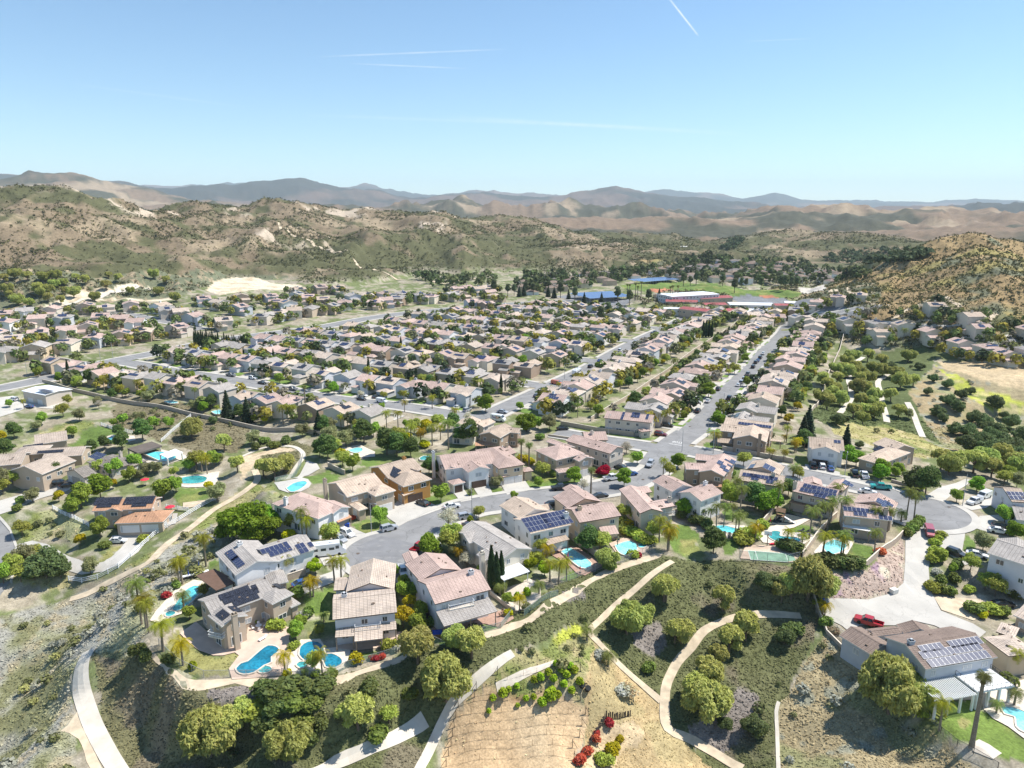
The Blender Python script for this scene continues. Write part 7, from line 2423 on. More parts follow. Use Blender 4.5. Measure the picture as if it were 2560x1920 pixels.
# around the far houses, along the avenue and in the gaps
for hx, hy, fr, z in HOUSES:
 if math.hypot(hx, hy) > 270:
  for _ in range(9 if math.hypot(hx, hy) > 400 else 6):
   a, r_ = rnd.uniform(0,6.28), rnd.uniform(8.5,13)
   x, y = hx + math.cos(a) * r_, hy + math.sin(a) * r_
   if on_street((x, y),-1,-.5) or any(math.hypot(x - p, y - q) < 7.2 for p, q, *_ in HOUSES):
    continue
   s = rnd.uniform(.45,1.25)
   items.append((x, y, hz(x, y) + 1.0,2.5 * s, 5.5 * s, KC.get(rnd.choice(list(KC) + ['x','x','x']),(.15,.20,.06))))
clump_mesh('far_yard_trees', items, 'yard trees merging among the far town houses',64, lf=.34)

# ------------------------------------------------------------------ vehicles
CARCOL = dict(white=(.78,.79,.80), silver=(.42,.44,.47), black=(.018,.019,.022), dark=(.05,.055,.065), blue=(.03,.10,.30), red=(.42,.02,.03), maroon=(.16,.012,.025), rose=(.40,.10,.12), grey=(.18,.19,.20), teal=(.03,.36,.34), orange=(.55,.14,.07))
for k, c in CARCOL.items():
 plain('paint_' + k, c, .32, metal=.15, var=.03, spec=.5, coat=.6)

def loft(mb, prof, mi=0):
 R_ = [[(x, -w_, a),(x, w_, a),(x, w_ * .96, b * .55 + a * .45),(x, w_ * t, b),(x, -w_ * t, b),(x, -w_ * .96, b * .55 + a * .45)] for x, w_, a, b, t in prof]
 for i in range(len(R_) - 1):
  for k in range(6):
   j = (k + 1) % 6
   mb.face([R_[i][k], R_[i][j], R_[i + 1][j], R_[i + 1][k]], mi)
 mb.face(R_[0][::-1], mi)
 mb.face(R_[-1], mi)

def make_vehicle(kind):
 parts = []
 b, gl = MB(), MB()
 if kind in ('sedan','suv','wagon'):
  L, Wd = (4.7,.9) if kind == 'sedan' else (4.7,.95)
  hb, ht = (.92,1.43) if kind == 'sedan' else (1.05,1.72)
  loft(b, [(-L / 2, Wd * .85,.42, hb * .88,.9),(-L / 2 + .25, Wd, .28, hb, .93),(-L * .2, Wd, .24, hb + .03,.95),(L * .18, Wd, .24, hb, .95),(L / 2 - .45, Wd * .96,.26, hb * .86,.9),(L / 2, Wd * .8,.38, hb * .68,.85)])
  r0, r1 = (-L * .22, L * .06) if kind == 'sedan' else (-L * .42, L * .06)
  f0, f1 = (-L * .40, L * .22) if kind == 'sedan' else (-L * .47, L * .20)
  q = [(f0,-Wd * .9, hb - .02),(f1,-Wd * .9, hb - .02),(f1, Wd * .9, hb - .02),(f0, Wd * .9, hb - .02),(r0,-Wd * .7, ht - .06),(r1,-Wd * .7, ht - .06),(r1, Wd * .7, ht - .06),(r0, Wd * .7, ht - .06)]
  gl.hexa(q)
  b.box(r0, r1,-Wd * .72, Wd * .72, ht - .06, ht)
  for s in (-1,1):
   for (xb, xt) in ((f0, r0),(f1, r1),((f0 + f1) / 2,(r0 + r1) / 2)):
    b.bar((xb, s * Wd * .9, hb),(xt, s * Wd * .71, ht - .03),.045)
  wb, wr = (1.38,.33) if kind == 'sedan' else (1.4,.37)
 elif kind == 'pickup':
  L, Wd, hb, ht = 5.7,.98,1.1,1.85
  loft(b, [(L / 2, Wd * .88,.45,1.0,.92),(L / 2 - .3, Wd, .36,1.14,.93),(.6, Wd, .34, hb + .06,.96),(-.9, Wd, .34, hb + .06,.96)])
  for y0, y1 in ((-Wd, -Wd + .12),(Wd - .12, Wd)):
   b.box(-L / 2,-.9, y0, y1,.5, hb + .03)
  b.box(-L / 2,-L / 2 + .1,-Wd, Wd, .5, hb + .02)
  b.box(-L / 2 + .02,-.88,-Wd + .1, Wd - .1,.45,.58)
  q = [(-.95,-Wd * .93, hb),(1.45,-Wd * .93, hb),(1.45, Wd * .93, hb),(-.95, Wd * .93, hb),(-.75,-Wd * .75, ht - .07),(.75,-Wd * .75, ht - .07),(.75, Wd * .75, ht - .07),(-.75, Wd * .75, ht - .07)]
  gl.hexa(q)
  b.box(-.8,.78,-Wd * .77, Wd * .77, ht - .07, ht)
  for s in (-1,1):
   for xb, xt in ((-.95,-.75),(1.45,.75),(.2,.05)):
    b.bar((xb, s * Wd * .93, hb),(xt, s * Wd * .76, ht - .03),.05)
  wb, wr = 1.75,.40
 else:   # van, box van, motorhome
  L, Wd, ht = dict(van=(5.2,.98,2.0), boxvan=(6.2,1.05,2.6), motorhome=(8.5,1.2,3.1))[kind]
  loft(b, [(-L / 2, Wd * .97,.4, ht * .98,.95),(-L / 2 + .2, Wd, .32, ht, .95),(L / 2 - 1.5, Wd, .32, ht, .93),(L / 2 - .75, Wd * .97,.32, ht * .62,.95),(L / 2, Wd * .86,.4, ht * .42,.9)])
  x0, x1 = L / 2 - 1.5, L / 2 - .78
  gl.face([(x0 + .03,-Wd * .8, ht * .98),(x0 + .03, Wd * .8, ht * .98),(x1 + .05, Wd * .88, ht * .65),(x1 + .05,-Wd * .88, ht * .65)])
  for s in (-1,1):
   gl.box(x0 - .9, x0 - .1, s * Wd * .985 - .02, s * Wd * .985 + .02, ht * .58, ht * .82)
   if kind == 'motorhome':
    for k in range(3):
     gl.box(-L / 2 + .8 + k * 1.9,-L / 2 + 2.0 + k * 1.9, s * Wd * 1.0 - .03, s * Wd * 1.0 + .03,1.6,2.2)
  if kind == 'motorhome':
   for xx in (-2.5,.5):
    b.box(xx, xx + .9,-.4,.4, ht, ht + .22)
  wb, wr = L * .31,.38
 parts.append(('body', b.mesh('body',['paint_white'], False),(0,0,0)))
 parts.append(('windows', gl.mesh('windows',['glass']),(0,0,0)))
 tw = MB().tube([(0,-.12,0),(0,.12,0)],[wr, wr],14).mesh('wheel',['tire'])
 for x in (-wb, wb):
  for s in (-1,1):
   parts.append(('wheel', tw, (x, s * (Wd - .12), wr)))
 hl = MB().box(-.04,.04,-.18,.18,-.07,.07)
 hm, tm = hl.mesh('headlight',['head_lamp']), hl.mesh('tail_light',['tail_red'])
 zh = .66 if kind == 'sedan' else .82
 for s in (-1,1):
  parts.append(('headlight', hm, (L / 2 - .06, s * Wd * .62, zh)))
  parts.append(('tail_light', tm, (-L / 2 + .01, s * Wd * .68, zh + .12)))
 return parts

VEH = {k: make_vehicle(k) for k in ('sedan','suv','pickup','van','boxvan','motorhome')}
VN = dict(sedan='car', suv='sport_utility_car', pickup='pickup_truck', van='van', boxvan='delivery_van', motorhome='motorhome')

def vehicle(kind, col, x, y, z, ang, label, group=None, s=1.0):
 r = empty(VN[kind],(x, y, z), ang)
 r.scale = (s, s, s)
 for nm, me, loc in VEH[kind]:
  o = put(bpy.data.objects.new(nm, me), r)
  o.location = loc
  if nm == 'body':
   o.material_slots[0].link = 'OBJECT'
   o.material_slots[0].material = M('paint_' + col)
 tag(r, label, {'pickup': 'pickup truck','van': 'van','boxvan': 'van','motorhome': 'motorhome'}.get(kind, 'car'), group)
 return r

A1 = math.atan2(DV[1], DV[0])
A2 = math.atan2(DU[1], DU[0])
CARS = [  # crop, x, y, heading (degrees of the nose) or 'v'/'u', kind, colour, label
 ('z3',1250,985,35,'suv','silver','silver crossover with dark roof parked at the kerb of the near bulb'),
 ('z3',835,1040,-40,'suv','white','white crossover on the driveway of the white-fronted house'),
 ('z3',760,1092,-40,'sedan','silver','silver sedan beside the white crossover under the driveway tree'),
 ('z3',1590,730,140,'sedan','black','black sedan on the driveway of the orange house'),
 ('z3',1880,762,25,'sedan','white','white sedan parked at the kerb below the street tree'),
 ('z3',2020,868,25,'suv','silver','silver car beside the near lamp post on the south kerb'),
 ('z3',2040,970,-60,'sedan','dark','dark green car beside the cream house under shrubs'),
 ('z3',1555,1180,60,'pickup','red','red pickup with loaded bed at the right side of the near bulb'),
 ('z3',1395,1420,-75,'pickup','white','white pickup between the two near white houses'),
 ('z3',385,1540,35,'sedan','blue','blue sedan beside the tan wall behind the white solar house'),
 ('z3',640,1230,15,'motorhome','white','white motorhome parked beside the white solar house'),
 ('z4',1005,700,190,'pickup','black','black crew-cab pickup parked on the near cul-de-sac street'),
 ('z4',1595,488,145,'sedan','dark','dark sedan on the driveway of the beige corner house'),
 ('z4',1900,460,245,'suv','silver','silver-blue wagon at the kerb bend below the crossing'),
 ('z4',1705,556,20,'sedan','blue','blue car half hidden behind the round street tree'),
 ('z4',1520,600,25,'pickup','white','white pickup parked beside the red-leaved shrub'),
 ('z4',930,862,15,'sedan','black','black sedan in front of the house with the grey solar array'),
 ('z4',1405,778,20,'sedan','dark','dark car behind the pink-roofed house on the south kerb'),
 ('e6',480,345,165,'pickup','teal','turquoise old pickup parked near the right-hand bulb'),
 ('e6',330,398,-20,'sedan','white','white hatchback with black roof opposite the turquoise pickup'),
 ('e6',1055,885,248,'van','rose','rose-red minivan coming down the long pale driveway'),
 ('e6',1590,520,210,'pickup','white','white pickup in front of the camper trailer'),
 ('e6',1705,452,210,'van','white','white camper trailer behind the white pickup'),
 ('e6',170,190,75,'pickup','black','black pickup on the driveway left of the white pickup with turquoise top'),
 ('e6',285,210,75,'pickup','white','white pickup on the driveway of the hip-roofed house'),
 ('e6',1920,820,-15,'suv','black','black car beside the clipped tree at the right-hand bulb'),
 ('e6',1880,865,-25,'sedan','white','white car in front of the black car at the right-hand bulb'),
 ('e6',1375,1135,-55,'suv','dark','dark blue car on the second right-hand driveway'),
 ('e6',1620,1150,-30,'sedan','white','white car under the pale shrub near the right-hand house'),
 ('z6',655,450,145,'pickup','red','bright red pickup on the wide driveway of the grey house'),
 ('z6',2005,268,-5,'sedan','black','black car at the planted court on the right edge'),
 ('c5',915,710,75,'pickup','black','black pickup, leftmost of three vehicles before the white house'),
 ('c5',970,715,75,'suv','white','white car, middle of three vehicles before the white house'),
 ('c5',1022,727,75,'sedan','blue','blue car, rightmost of three vehicles before the white house'),
 ('c4',1095,425,'u','boxvan','white','white delivery van with FedEx lettering at the street corner'),
 ('c4',1490,480,10,'sedan','black','black car at the closed end of the stub street'),
 ('c4',905,365,60,'suv','silver','silver car on the driveway nearest the delivery van corner'),
 ('c4',845,348,60,'sedan','white','white car on the driveway left of the silver car'),
 ('c4',1122,376,'u','sedan','silver','silver sedan turning at the delivery van corner'),
 ('c4',265,275,'u','sedan','white','white car parked on the row street under a bare tree'),
 ('c4',345,283,60,'sedan','dark','dark car on a driveway of the row street'),
 ('c4',380,312,'u','van','white','white van on the near kerb of the row street'),
 ('c4',255,297,'u','sedan','black','black car on the near kerb of the row street'),
 ('e3',490,1080,'v','sedan','dark','dark car driving up the second straight street near the bend'),
 ('e3',770,1020,'v','suv','black','black truck parked at the right kerb of the second straight street'),
 ('e3',858,978,'v','suv','dark','dark car ahead of the black truck on the second straight street'),
 ('e3',660,972,'u','van','orange','orange van crossing at the side street of the dense block'),
 ('e3',840,890,'v','motorhome','white','white motorhome parked on the second straight street'),
 ('e3',955,826,'v','suv','black','black car beyond the white motorhome'),
 ('e3',1035,776,'v','sedan','blue','bright blue car on the left kerb of the second straight street'),
 ('e3',1212,686,'v','suv','white','white car at the corner of the second straight street'),
 ('e3',1325,626,'v','sedan','white','white car, nearer of two near the far bend'),
 ('e3',1345,612,'v','sedan','silver','silver car, farther of two near the far bend'),
 ('e3',1490,542,'v','suv','black','black car, nearer of two at the far end of second street'),
 ('e3',1512,530,'v','suv','dark','dark car, farther of two at the far end of second street'),
 ('e5',1552,575,'v','pickup','black','black pickup on the right kerb, nearest large truck of the straight street'),
 ('e5',1480,665,'v','suv','dark','dark car behind the lamp post on the straight street'),
 ('e5',1450,700,'v','sedan','white','white car half hidden by the round tree on the straight street'),
 ('e5',1660,412,'v','sedan','white','white car, first of three parked in line on the right kerb'),
 ('e5',1700,378,'v','suv','silver','silver car, second of three parked in line on the right kerb'),
 ('e5',1735,338,'v','suv','silver','silver car, third of three parked in line on the right kerb'),
 ('e5',1775,282,'v','pickup','grey','grey pickup ahead of the three parked cars'),
 ('e5',1840,192,'v','suv','black','black car beside the leafless tree up the straight street'),
 ('e5',1872,138,'v','suv','dark','dark car, nearer of the pair far up the right kerb'),
 ('e5',1897,115,'v','sedan','blue','blue car, farther of the pair far up the right kerb'),
 ('e5',1925,80,'v','suv','dark','dark car alone far up the right kerb'),
 ('e5',1962,30,'v','sedan','white','white car at the top of the right kerb'),
 ('e5',1637,200,'v','sedan','silver','silver car alone on the left kerb up the straight street'),
 ('e5',1420,460,'v','suv','dark','dark car on the left kerb before the lamp post'),
 ('e5',1297,602,'v','sedan','white','white car on the left kerb opposite the black pickup'),
 ('e5',1175,725,'v','suv','black','large black car on the left kerb nearest the crossing'),
 ('e5',1748,88,'v','suv','white','white car on the left kerb near the yellow tree'),
 ('e5',1240,498,'u','sedan','black','black car on the driveway beyond the dark rounded tree'),
 ('e5',1165,542,'u','sedan','dark','dark car, upper of three beside the dark rounded tree'),
 ('e5',1155,582,'u','suv','white','white car, middle of three beside the dark rounded tree'),
 ('e5',1150,615,'u','suv','white','white car, lower of three beside the dark rounded tree'),
 ('e5',950,780,'u','pickup','white','white pickup on the driveway beside two palms'),
 ('e5',810,900,'u','suv','black','black car on the driveway behind the two palms'),
 ('e5',728,1010,'u','suv','maroon','maroon car on the corner driveway before the crossing'),
 ('c3',960,98,'u','suv','black','black car on a driveway at the left end of the row street'),
 ('c3',1028,106,'u','sedan','white','white car beside the black car at the left end of row street'),
 ('c3',1420,150,'u','pickup','grey','grey pickup on the far kerb of the row street'),
 ('c3',1555,168,'u','suv','white','white car on the far kerb of the row street by a palm'),
 ('c3',1612,198,'u','sedan','black','black car on the row street below the yellow palm'),
 ('c3',1795,235,'u','pickup','grey','grey pickup on the row street before the bushy tree'),
 ('c3',275,143,'v','suv','dark','dark car on the avenue left of the green bank'),
 ('c3',85,300,160,'suv','white','white truck parked before the white-roofed barn'),
 ('c3',180,342,160,'sedan','blue','blue car in the barn yard beside a small palm'),
 ('c3',372,815,10,'suv','black','black off-road car on the ranch driveway, left of two'),
 ('c3',418,830,15,'sedan','black','black sedan on the ranch driveway, right of two'),
 ('c3',725,1172,5,'sedan','white','white sedan on the curved driveway of the orange-roofed house'),
]
for c, x, y, hd, kd, co, lb in CARS:
 g = ground(c, x, y)
 a = A1 if hd == 'v' else A2 if hd == 'u' else R(hd)
 r = vehicle(kd, co, g[0], g[1], g[2] + .16, a, lb, 'vehicles of the neighbourhood', s=1.0)
 if 'FedEx' in lb:
  for txt, col, x0 in (('Fed',(.12,.03,.35),-2.35),('Ex',(.85,.20,.02),-.55)):
   nmm = 'letter_' + txt
   plain(nmm, col, .5, var=0)
   me = text_mesh('lettering', txt, 1.45, nmm, .01,'LEFT')
   t = put(bpy.data.objects.new('lettering', me), r)
   t.location = (x0,-1.075,1.15)
   t.rotation_euler = (R(90),0,0)
# parked cars on the streets of the dense block
nk = 0
for (v_, fr_) in ((296,1),(361,1),(426,1)):
 nk = ((296,361,426).index(v_)) * 40
 for u_ in np.arange(-158,-330,-8.5):
  if rnd.random() < .45:
   x, y = uv(u_, v_ + rnd.choice((-3.4,3.4)))
   vehicle(rnd.choice(('sedan','suv','suv','pickup')), rnd.choice(('white','silver','black','dark','grey','white','blue','red')), x, y, hz(x, y) + .12, A2 + rnd.choice((0, math.pi)), f'car in the {ORD[nk // 40]} inner street of the dense block, {ORD[nk % 40]} from right','cars inside the dense block')
   nk += 1

# ------------------------------------------------------------------ street lamps and poles
def lamp(c, x, y, lb, h=8.0, ang=None, arm=True):
 g = ground(c, x, y)
 r = empty('street_lamp' if arm else 'utility_pole',(g[0], g[1], g[2]), ang if ang is not None else 0)
 MB().tube([(0,0,-.3),(0,0, h)],[.11,.07],8).build('pole',['metal_grey'], r, True)
 if arm:
  MB().tube([(0,0, h - .1),(.9,0, h + .25),(1.9,0, h + .3)],[.05,.05,.04],6).build('arm',['metal_grey'], r, True)
  MB().box(1.6,2.3,-.13,.13, h + .22, h + .36).build('lamp_head',['metal_grey'], r)
  MB().tube([(0,0,-.1),(0,0,.35)],[.2,.16],8).build('base',['concrete'], r)
 tag(r, lb, 'street lamp' if arm else 'pole','street lamps' if arm else 'poles')

for q in [('z3',1075,1003,'street lamp on the lawn edge of the near bulb',-.6),('z4',120,985,'street lamp on the south kerb of the near cul-de-sac street',1.9),('e5',100,998,'street lamp beside the wall of the stub street',-1.4),
  ('e5',1295,1023,'street lamp by the round tree on the straight street',2.6),('e5',1360,1225,'street lamp at the corner lawn of the big brown house',3.1),('e5',985,1200,'street lamp arching over the crossing',3.3),
  ('e5',1480,720,'street lamp on the right kerb beyond the round tree',2.7),('e5',1308,490,'street lamp on the left kerb by the driveways',0),('z4',1215,700,'street lamp before the fan palm of the near street',1.2),
  ('e3',708,1082,'street lamp on the left kerb of the second straight street',-.4),('e3',730,930,'street lamp at the side street corner beside the wall',-.4),('e1',870,770,'street lamp beside the avenue at the green bank',.4),
  ('e1',237,905,'street lamp at the left end of the avenue',.4),('c5',1110,760,'street lamp before the white house with three cars',-2),('e4',700,640,'street lamp at the top of the straight street',3)]:
 lamp(q[0], q[1], q[2], q[3], ang=q[4])
for q in [('e1',362,878,'bare pole beside the green bank left of the avenue'),('e1',978,748,'bare pole on the avenue bank near the orange cones'),('e6',1450,545,'pale pole beside the truck at the right-hand bulb'),('c2',740,660,'tall pole before the school roofs')]:
 lamp(q[0], q[1], q[2], q[3], h=9.5, arm=False)

# ------------------------------------------------------------------ fences
def fence(c, pts, lb, h=1.5, mat='wire_grey', post='metal_grey', step=2.4, name='wire_fence', rails=0, railmat='rail_white', pr=.035, lift=0.0):
 P = G(c, *pts)
 L = np.vstack([smooth_line(P[i:i + 2], step)[:-1] for i in range(len(P) - 1)] + [np.array(P[-1:])])
 z = Hgt(L[:, 0], L[:, 1]) + lift
 o0 = np.array([L[0][0], L[0][1], z[0]])
 r = empty(name, o0)
 pm = MB().box(-pr, pr, -pr, pr, -.4, h + .05).mesh('post',[post])
 for p, k in zip(L, z):
  q = put(bpy.data.objects.new('post', pm), r)
  q.location = (p[0] - o0[0], p[1] - o0[1], k - o0[2])
 if rails:
  for j in range(rails):
   mb = MB()
   zz = h * (j + 1) / rails - .12
   for i in range(len(L) - 1):
    mb.bar((L[i][0] - o0[0], L[i][1] - o0[1], z[i] + zz - o0[2]),(L[i + 1][0] - o0[0], L[i + 1][1] - o0[1], z[i + 1] + zz - o0[2]),.06)
   mb.build('rail',[railmat], r)
 else:
  mb = MB()
  for i in range(len(L) - 1):
   a = (L[i][0] - o0[0], L[i][1] - o0[1], z[i] - o0[2])
   b = (L[i + 1][0] - o0[0], L[i + 1][1] - o0[1], z[i + 1] - o0[2])
   mb.face([a, b, (b[0], b[1], b[2] + h),(a[0], a[1], a[2] + h)])
  mb.build('mesh_panel',[mat], r)
  mb = MB()
  for i in range(len(L) - 1):
   mb.bar((L[i][0] - o0[0], L[i][1] - o0[1], z[i] + h - o0[2]),(L[i + 1][0] - o0[0], L[i + 1][1] - o0[1], z[i + 1] + h - o0[2]),.025)
  mb.build('top_rail',[post], r)
 tag(r, lb, 'fence')

fence('z1',[(-170,1290),(40,1500),(280,1615),(540,1612),(1030,1605)],'wire fence round the dry lawn and terrace of the tan house')
fence('z1',[(1060,1590),(1150,1625),(1550,1605),(1700,1525),(2211,1375)],'wire fence below the curved blue pool and sand-roofed house', mat='wire_green')
fence('z2',[(1090,1205),(1210,1262),(1470,1190),(1640,1130),(1810,1085),(1950,915)],'green screened fence round the turf of the pink-roofed house', mat='wire_green')
fence('z2',[(2040,960),(2211,830),(2380,760)],'wire fence below the white-walled terrace', mat='wire_green')
fence('z4',[(1010,1640),(1250,1545),(1460,1460)],'wire fence below the rectangular pool')
fence('z4',[(1540,1455),(1750,1375),(1960,1285)],'wire fence below the bright turquoise freeform pool')
fence('z5',[(990,1270),(1000,1290),(1270,1310),(1480,1325),(1590,1300)],'tall wire fence round the green sport court', h=2.6)
fence('c3',[(1690,800),(1790,770),(1850,700),(1860,650)],'green screened fence along the curved trail wall', mat='wire_green', h=1.7)
fence('c8',[(1000,640),(1060,690),(1130,750)],'wire fence between the driveway and the grey house', h=1.6)
fence('c8',[(1620,1210),(1700,1310),(1800,1390),(1900,1440),(2050,1530)],'dark wire fence at the lawn edge below the tall fan palm', post='metal_dark', h=1.3)
RAIL = dict(rails=3, post='rail_white', name='rail_fence', h=1.35, pr=.09)
fence('z7',[(395,945),(470,955),(560,935),(620,905),(680,872),(750,810),(820,742),(880,690),(960,640),(1030,600),(1090,562),(1160,520),(1235,482)],'long white rail fence along the slope from driveway to trail', **RAIL)
fence('z7',[(305,535),(350,560),(400,582),(450,605),(510,635)],'white rail fence on the bank left of the orange-roofed house', **RAIL)
fence('z7',[(955,530),(1020,540),(1080,548)],'short white rail fence behind the red umbrella patio', **RAIL)
fence('z7',[(582,55),(640,75),(700,88),(760,102)],'white rail fence round the upper lawn', **RAIL)
fence('z7',[(925,150),(980,100),(1030,60),(1095,5)],'white rail fence climbing beside the pool pavilion', **RAIL)
# old board fence in the foreground
P = G('c7',(1590,1500),(1640,1425),(1700,1315),(1760,1215),(1830,1225),(1925,1205))
L = np.vstack([smooth_line(P[i:i + 2],.34)[:-1] for i in range(len(P) - 1)])
z = Hgt(L[:, 0], L[:, 1])
o0 = np.array([L[0][0], L[0][1], z[0]])
r = empty('board_fence', o0)
bm = [MB().box(-.12,.12,-.025,.025,-.3, hh).mesh('board',['wood_dark']) for hh in (1.35,1.5,1.2)]
for i in range(len(L) - 1):
 q = put(bpy.data.objects.new('board', bm[i % 3]), r)
 d = L[i + 1] - L[i]
 q.location = (L[i][0] - o0[0], L[i][1] - o0[1], z[i] - o0[2])
 q.rotation_euler = (rnd.uniform(-.12,.12), rnd.uniform(-.06,.06), math.atan2(d[1], d[0]) + rnd.uniform(-.1,.1))
tag(r, 'weathered dark board fence curving through the dry foreground','fence')
for k, (x, y, s) in enumerate(((1640,1440,1.2),(1600,1490,1.4),(1690,1360,1.1),(1780,1265,1.2),(1700,1330,.9))):
 g = ground('c7', x, y)
 plant('shrub_red', g[0], g[1], s, f'red bougainvillea bush against the board fence, {ORD[k]} of five','bougainvillea')
for k, (kd, x, y, s, lb) in enumerate((('shrub_y',1850,1365,.8,'small yellow bush on the bare patch behind the board fence'),('shrub_y',1780,1440,1.3,'round citrus-green bush behind the board fence'),('shrub_b',1740,1500,1.2,'light green bush at the bottom edge behind the board fence'),('shrub_dry',1880,1070,1.8,'dry brown bush on the straw slope above the board fence'))):
 g = ground('c7', x, y)
 plant(kd, g[0], g[1], s, lb, 'bushes by the board fence')
# two black bins on the vineyard edge
for x, y, lb in ((1608,1025,'left black tub on the vineyard edge'),(1642,1045,'right black tub on the vineyard edge')):
 g = ground('c7', x, y)
 o = MB().tube([(0,0,0),(0,0,.5),(0,0,.8)],[.45,.55,.6],10).build('black_tub',['tire'])
 o.location = g
 o.rotation_euler = (.4,.2,0)
 tag(o, lb, 'tub')

# ------------------------------------------------------------------ vineyard: rows of stakes on wires
ROWV = [((775,1515),(1180,1470),(1560,1475)),((790,1450),(1180,1405),(1550,1400)),((805,1390),(1190,1345),(1595,1335)),((815,1330),(1200,1285),(1610,1265)),((825,1275),(1210,1225),(1630,1195)),((835,1215),(1210,1170),(1600,1110)),
  ((850,1155),(1150,1110),(1590,1010)),((950,1090),(1250,1040),(1600,930)),((960,1040),(1250,960),(1590,870)),((1090,950),(1300,880),(1560,800))]
stake = MB().bar((0,0,-.3),(0,0,1.35),.022).mesh('stake',['wood'])
endp = MB().bar((0,0,-.3),(0,0,1.9),.05).bar((0,0,1.6),(.9,0,0),.03).mesh('end_post',['wood_dark'])
for k, pts in enumerate(ROWV):
 L = smooth_line(G('c7', *pts),2.8)
 z = Hgt(L[:, 0], L[:, 1])
 o0 = np.array([L[0][0], L[0][1], z[0]])
 r = empty('vine_row', o0)
 for i in range(len(L)):
  q = put(bpy.data.objects.new('end_post' if i in (0, len(L) - 1) else 'stake', endp if i in (0, len(L) - 1) else stake), r)
  q.location = (L[i][0] - o0[0], L[i][1] - o0[1], z[i] - o0[2])
  q.rotation_euler = (rnd.uniform(-.05,.05), rnd.uniform(-.05,.05),0 if i else math.pi)
 mb = MB()
 for i in range(len(L) - 1):
  mb.bar((L[i][0] - o0[0], L[i][1] - o0[1], z[i] + .12 - o0[2]),(L[i + 1][0] - o0[0], L[i + 1][1] - o0[1], z[i + 1] + .12 - o0[2]),.010)
 mb.build('drip_line',['metal_dark'], r)
 tag(r, f'{ORD[k]} row of vineyard stakes and wire, counting up from the bottom edge','vineyard row','vineyard rows')
VX = [1350,1400,1440,1480,1520,1560,1590,1500,1545,1120,1060,1160,1210,1270,1310,1401,1430,1465,1375,1035,1211,1311,1450,1540]
for k, (x, y, s) in enumerate(((1350,985,1.1),(1400,950,1.0),(1440,990,1.0),(1480,940,1.0),(1520,970,1.0),(1560,945,1.1),(1590,1010,1.0),(1500,1030,1.0),(1545,1070,1.0),(1120,1085,1.2),(1060,1110,.9),(1160,1060,.8),(1210,1040,.8),(1270,1110,.8),(1310,1100,.8),(1401,1110,1.6),(1430,1090,1.4),(1465,1095,1.1),(1375,1140,1.2),(1035,1185,.7),(1211,1150,.6),(1311,1000,1.0),(1450,900,.9),(1540,910,.9))):
 g = ground('c7', x, y)
 plant('vine', g[0], g[1], s, f'green grape vine in the upper vineyard, {ORD[sorted(VX).index(x)]} from left','vines')

# ------------------------------------------------------------------ garden furniture and yard things
def thing_at(c, x, y, name, lb, cat, rz=0.0, group=None):
 g = ground(c, x, y)
 r = empty(name, (g[0], g[1], g[2] + .14), rz)
 tag(r, lb, cat, group)
 return r

def umbrella(c, x, y, mat, lb, closed=False, r_=1.4, h=2.5):
 r = thing_at(c, x, y, 'parasol', lb, 'parasol')
 MB().tube([(0,0,0),(0,0, h)],[.04,.04],6).build('pole',['metal_grey'], r)
 MB().tube([(0,0,0),(0,0,.12)],[.35,.3],10).build('base',['metal_dark'], r)
 mb = MB()
 n = 8
 rr = .16 if closed else r_
 z0 = h - (1.5 if closed else .45)
 for k in range(n):
  a, b = k * math.tau / n, (k + 1) * math.tau / n
  mb.face([(math.cos(a) * rr, math.sin(a) * rr, z0),(math.cos(b) * rr, math.sin(b) * rr, z0),(0,0, h + .1)])
 mb.build('canopy',[mat], r)

umbrella('z7',980,560,'red_cloth','open red parasol behind the orange-roofed house')
umbrella('z7',835,400,'red_cloth','open red parasol under trees above the orange-roofed house')
umbrella('z4',1078,1410,'red_cloth','closed dark red parasol at the left side of the rectangular pool', True)
umbrella('z4',1200,1535,'red_cloth','closed dark red parasol at the lower corner of the rectangular pool', True)
umbrella('z1',130,630,'blue_plastic','closed blue parasol beside the long dining table', True)
umbrella('z1',235,545,'blue_plastic','closed blue parasol on the green turf corner', True)
umbrella('z5',1300,930,'red_cloth','closed red parasol at the corner of the playground', True)

def lounger(c, x, y, rz, lb, mat='white_plastic'):
 r = thing_at(c, x, y, 'sun_lounger', lb, 'lounger', rz, 'sun loungers')
 MB().box(-.95,.45,-.32,.32,.28,.36).build('seat',[mat], r)
 MB().hexa([(.45,-.32,.28),(1.0,-.32,.62),(1.0,.32,.62),(.45,.32,.28),(.45,-.32,.36),(.97,-.32,.70),(.97,.32,.70),(.45,.32,.36)]).build('backrest',[mat], r)
 for sx in (-.8,.4):
  for sy in (-.26,.26):
   MB().box(sx - .03, sx + .03, sy - .03, sy + .03,0,.28).build('leg',[mat], r)

lounger('z1',870,1240,1.0,'white sun lounger on the pink terrace of the tan house')
lounger('z5',845,1035,1.3,'dark sun lounger beside the shaded pool, left of two','metal_dark')
lounger('z5',895,1045,1.3,'dark sun lounger beside the shaded pool, right of two','metal_dark')
lounger('z5',1610,1000,.4,'black sun lounger on the lawn by the lagoon pool','metal_dark')
lounger('z5',1660,1015,.4,'black sun lounger at the lawn edge by the lagoon pool','metal_dark')

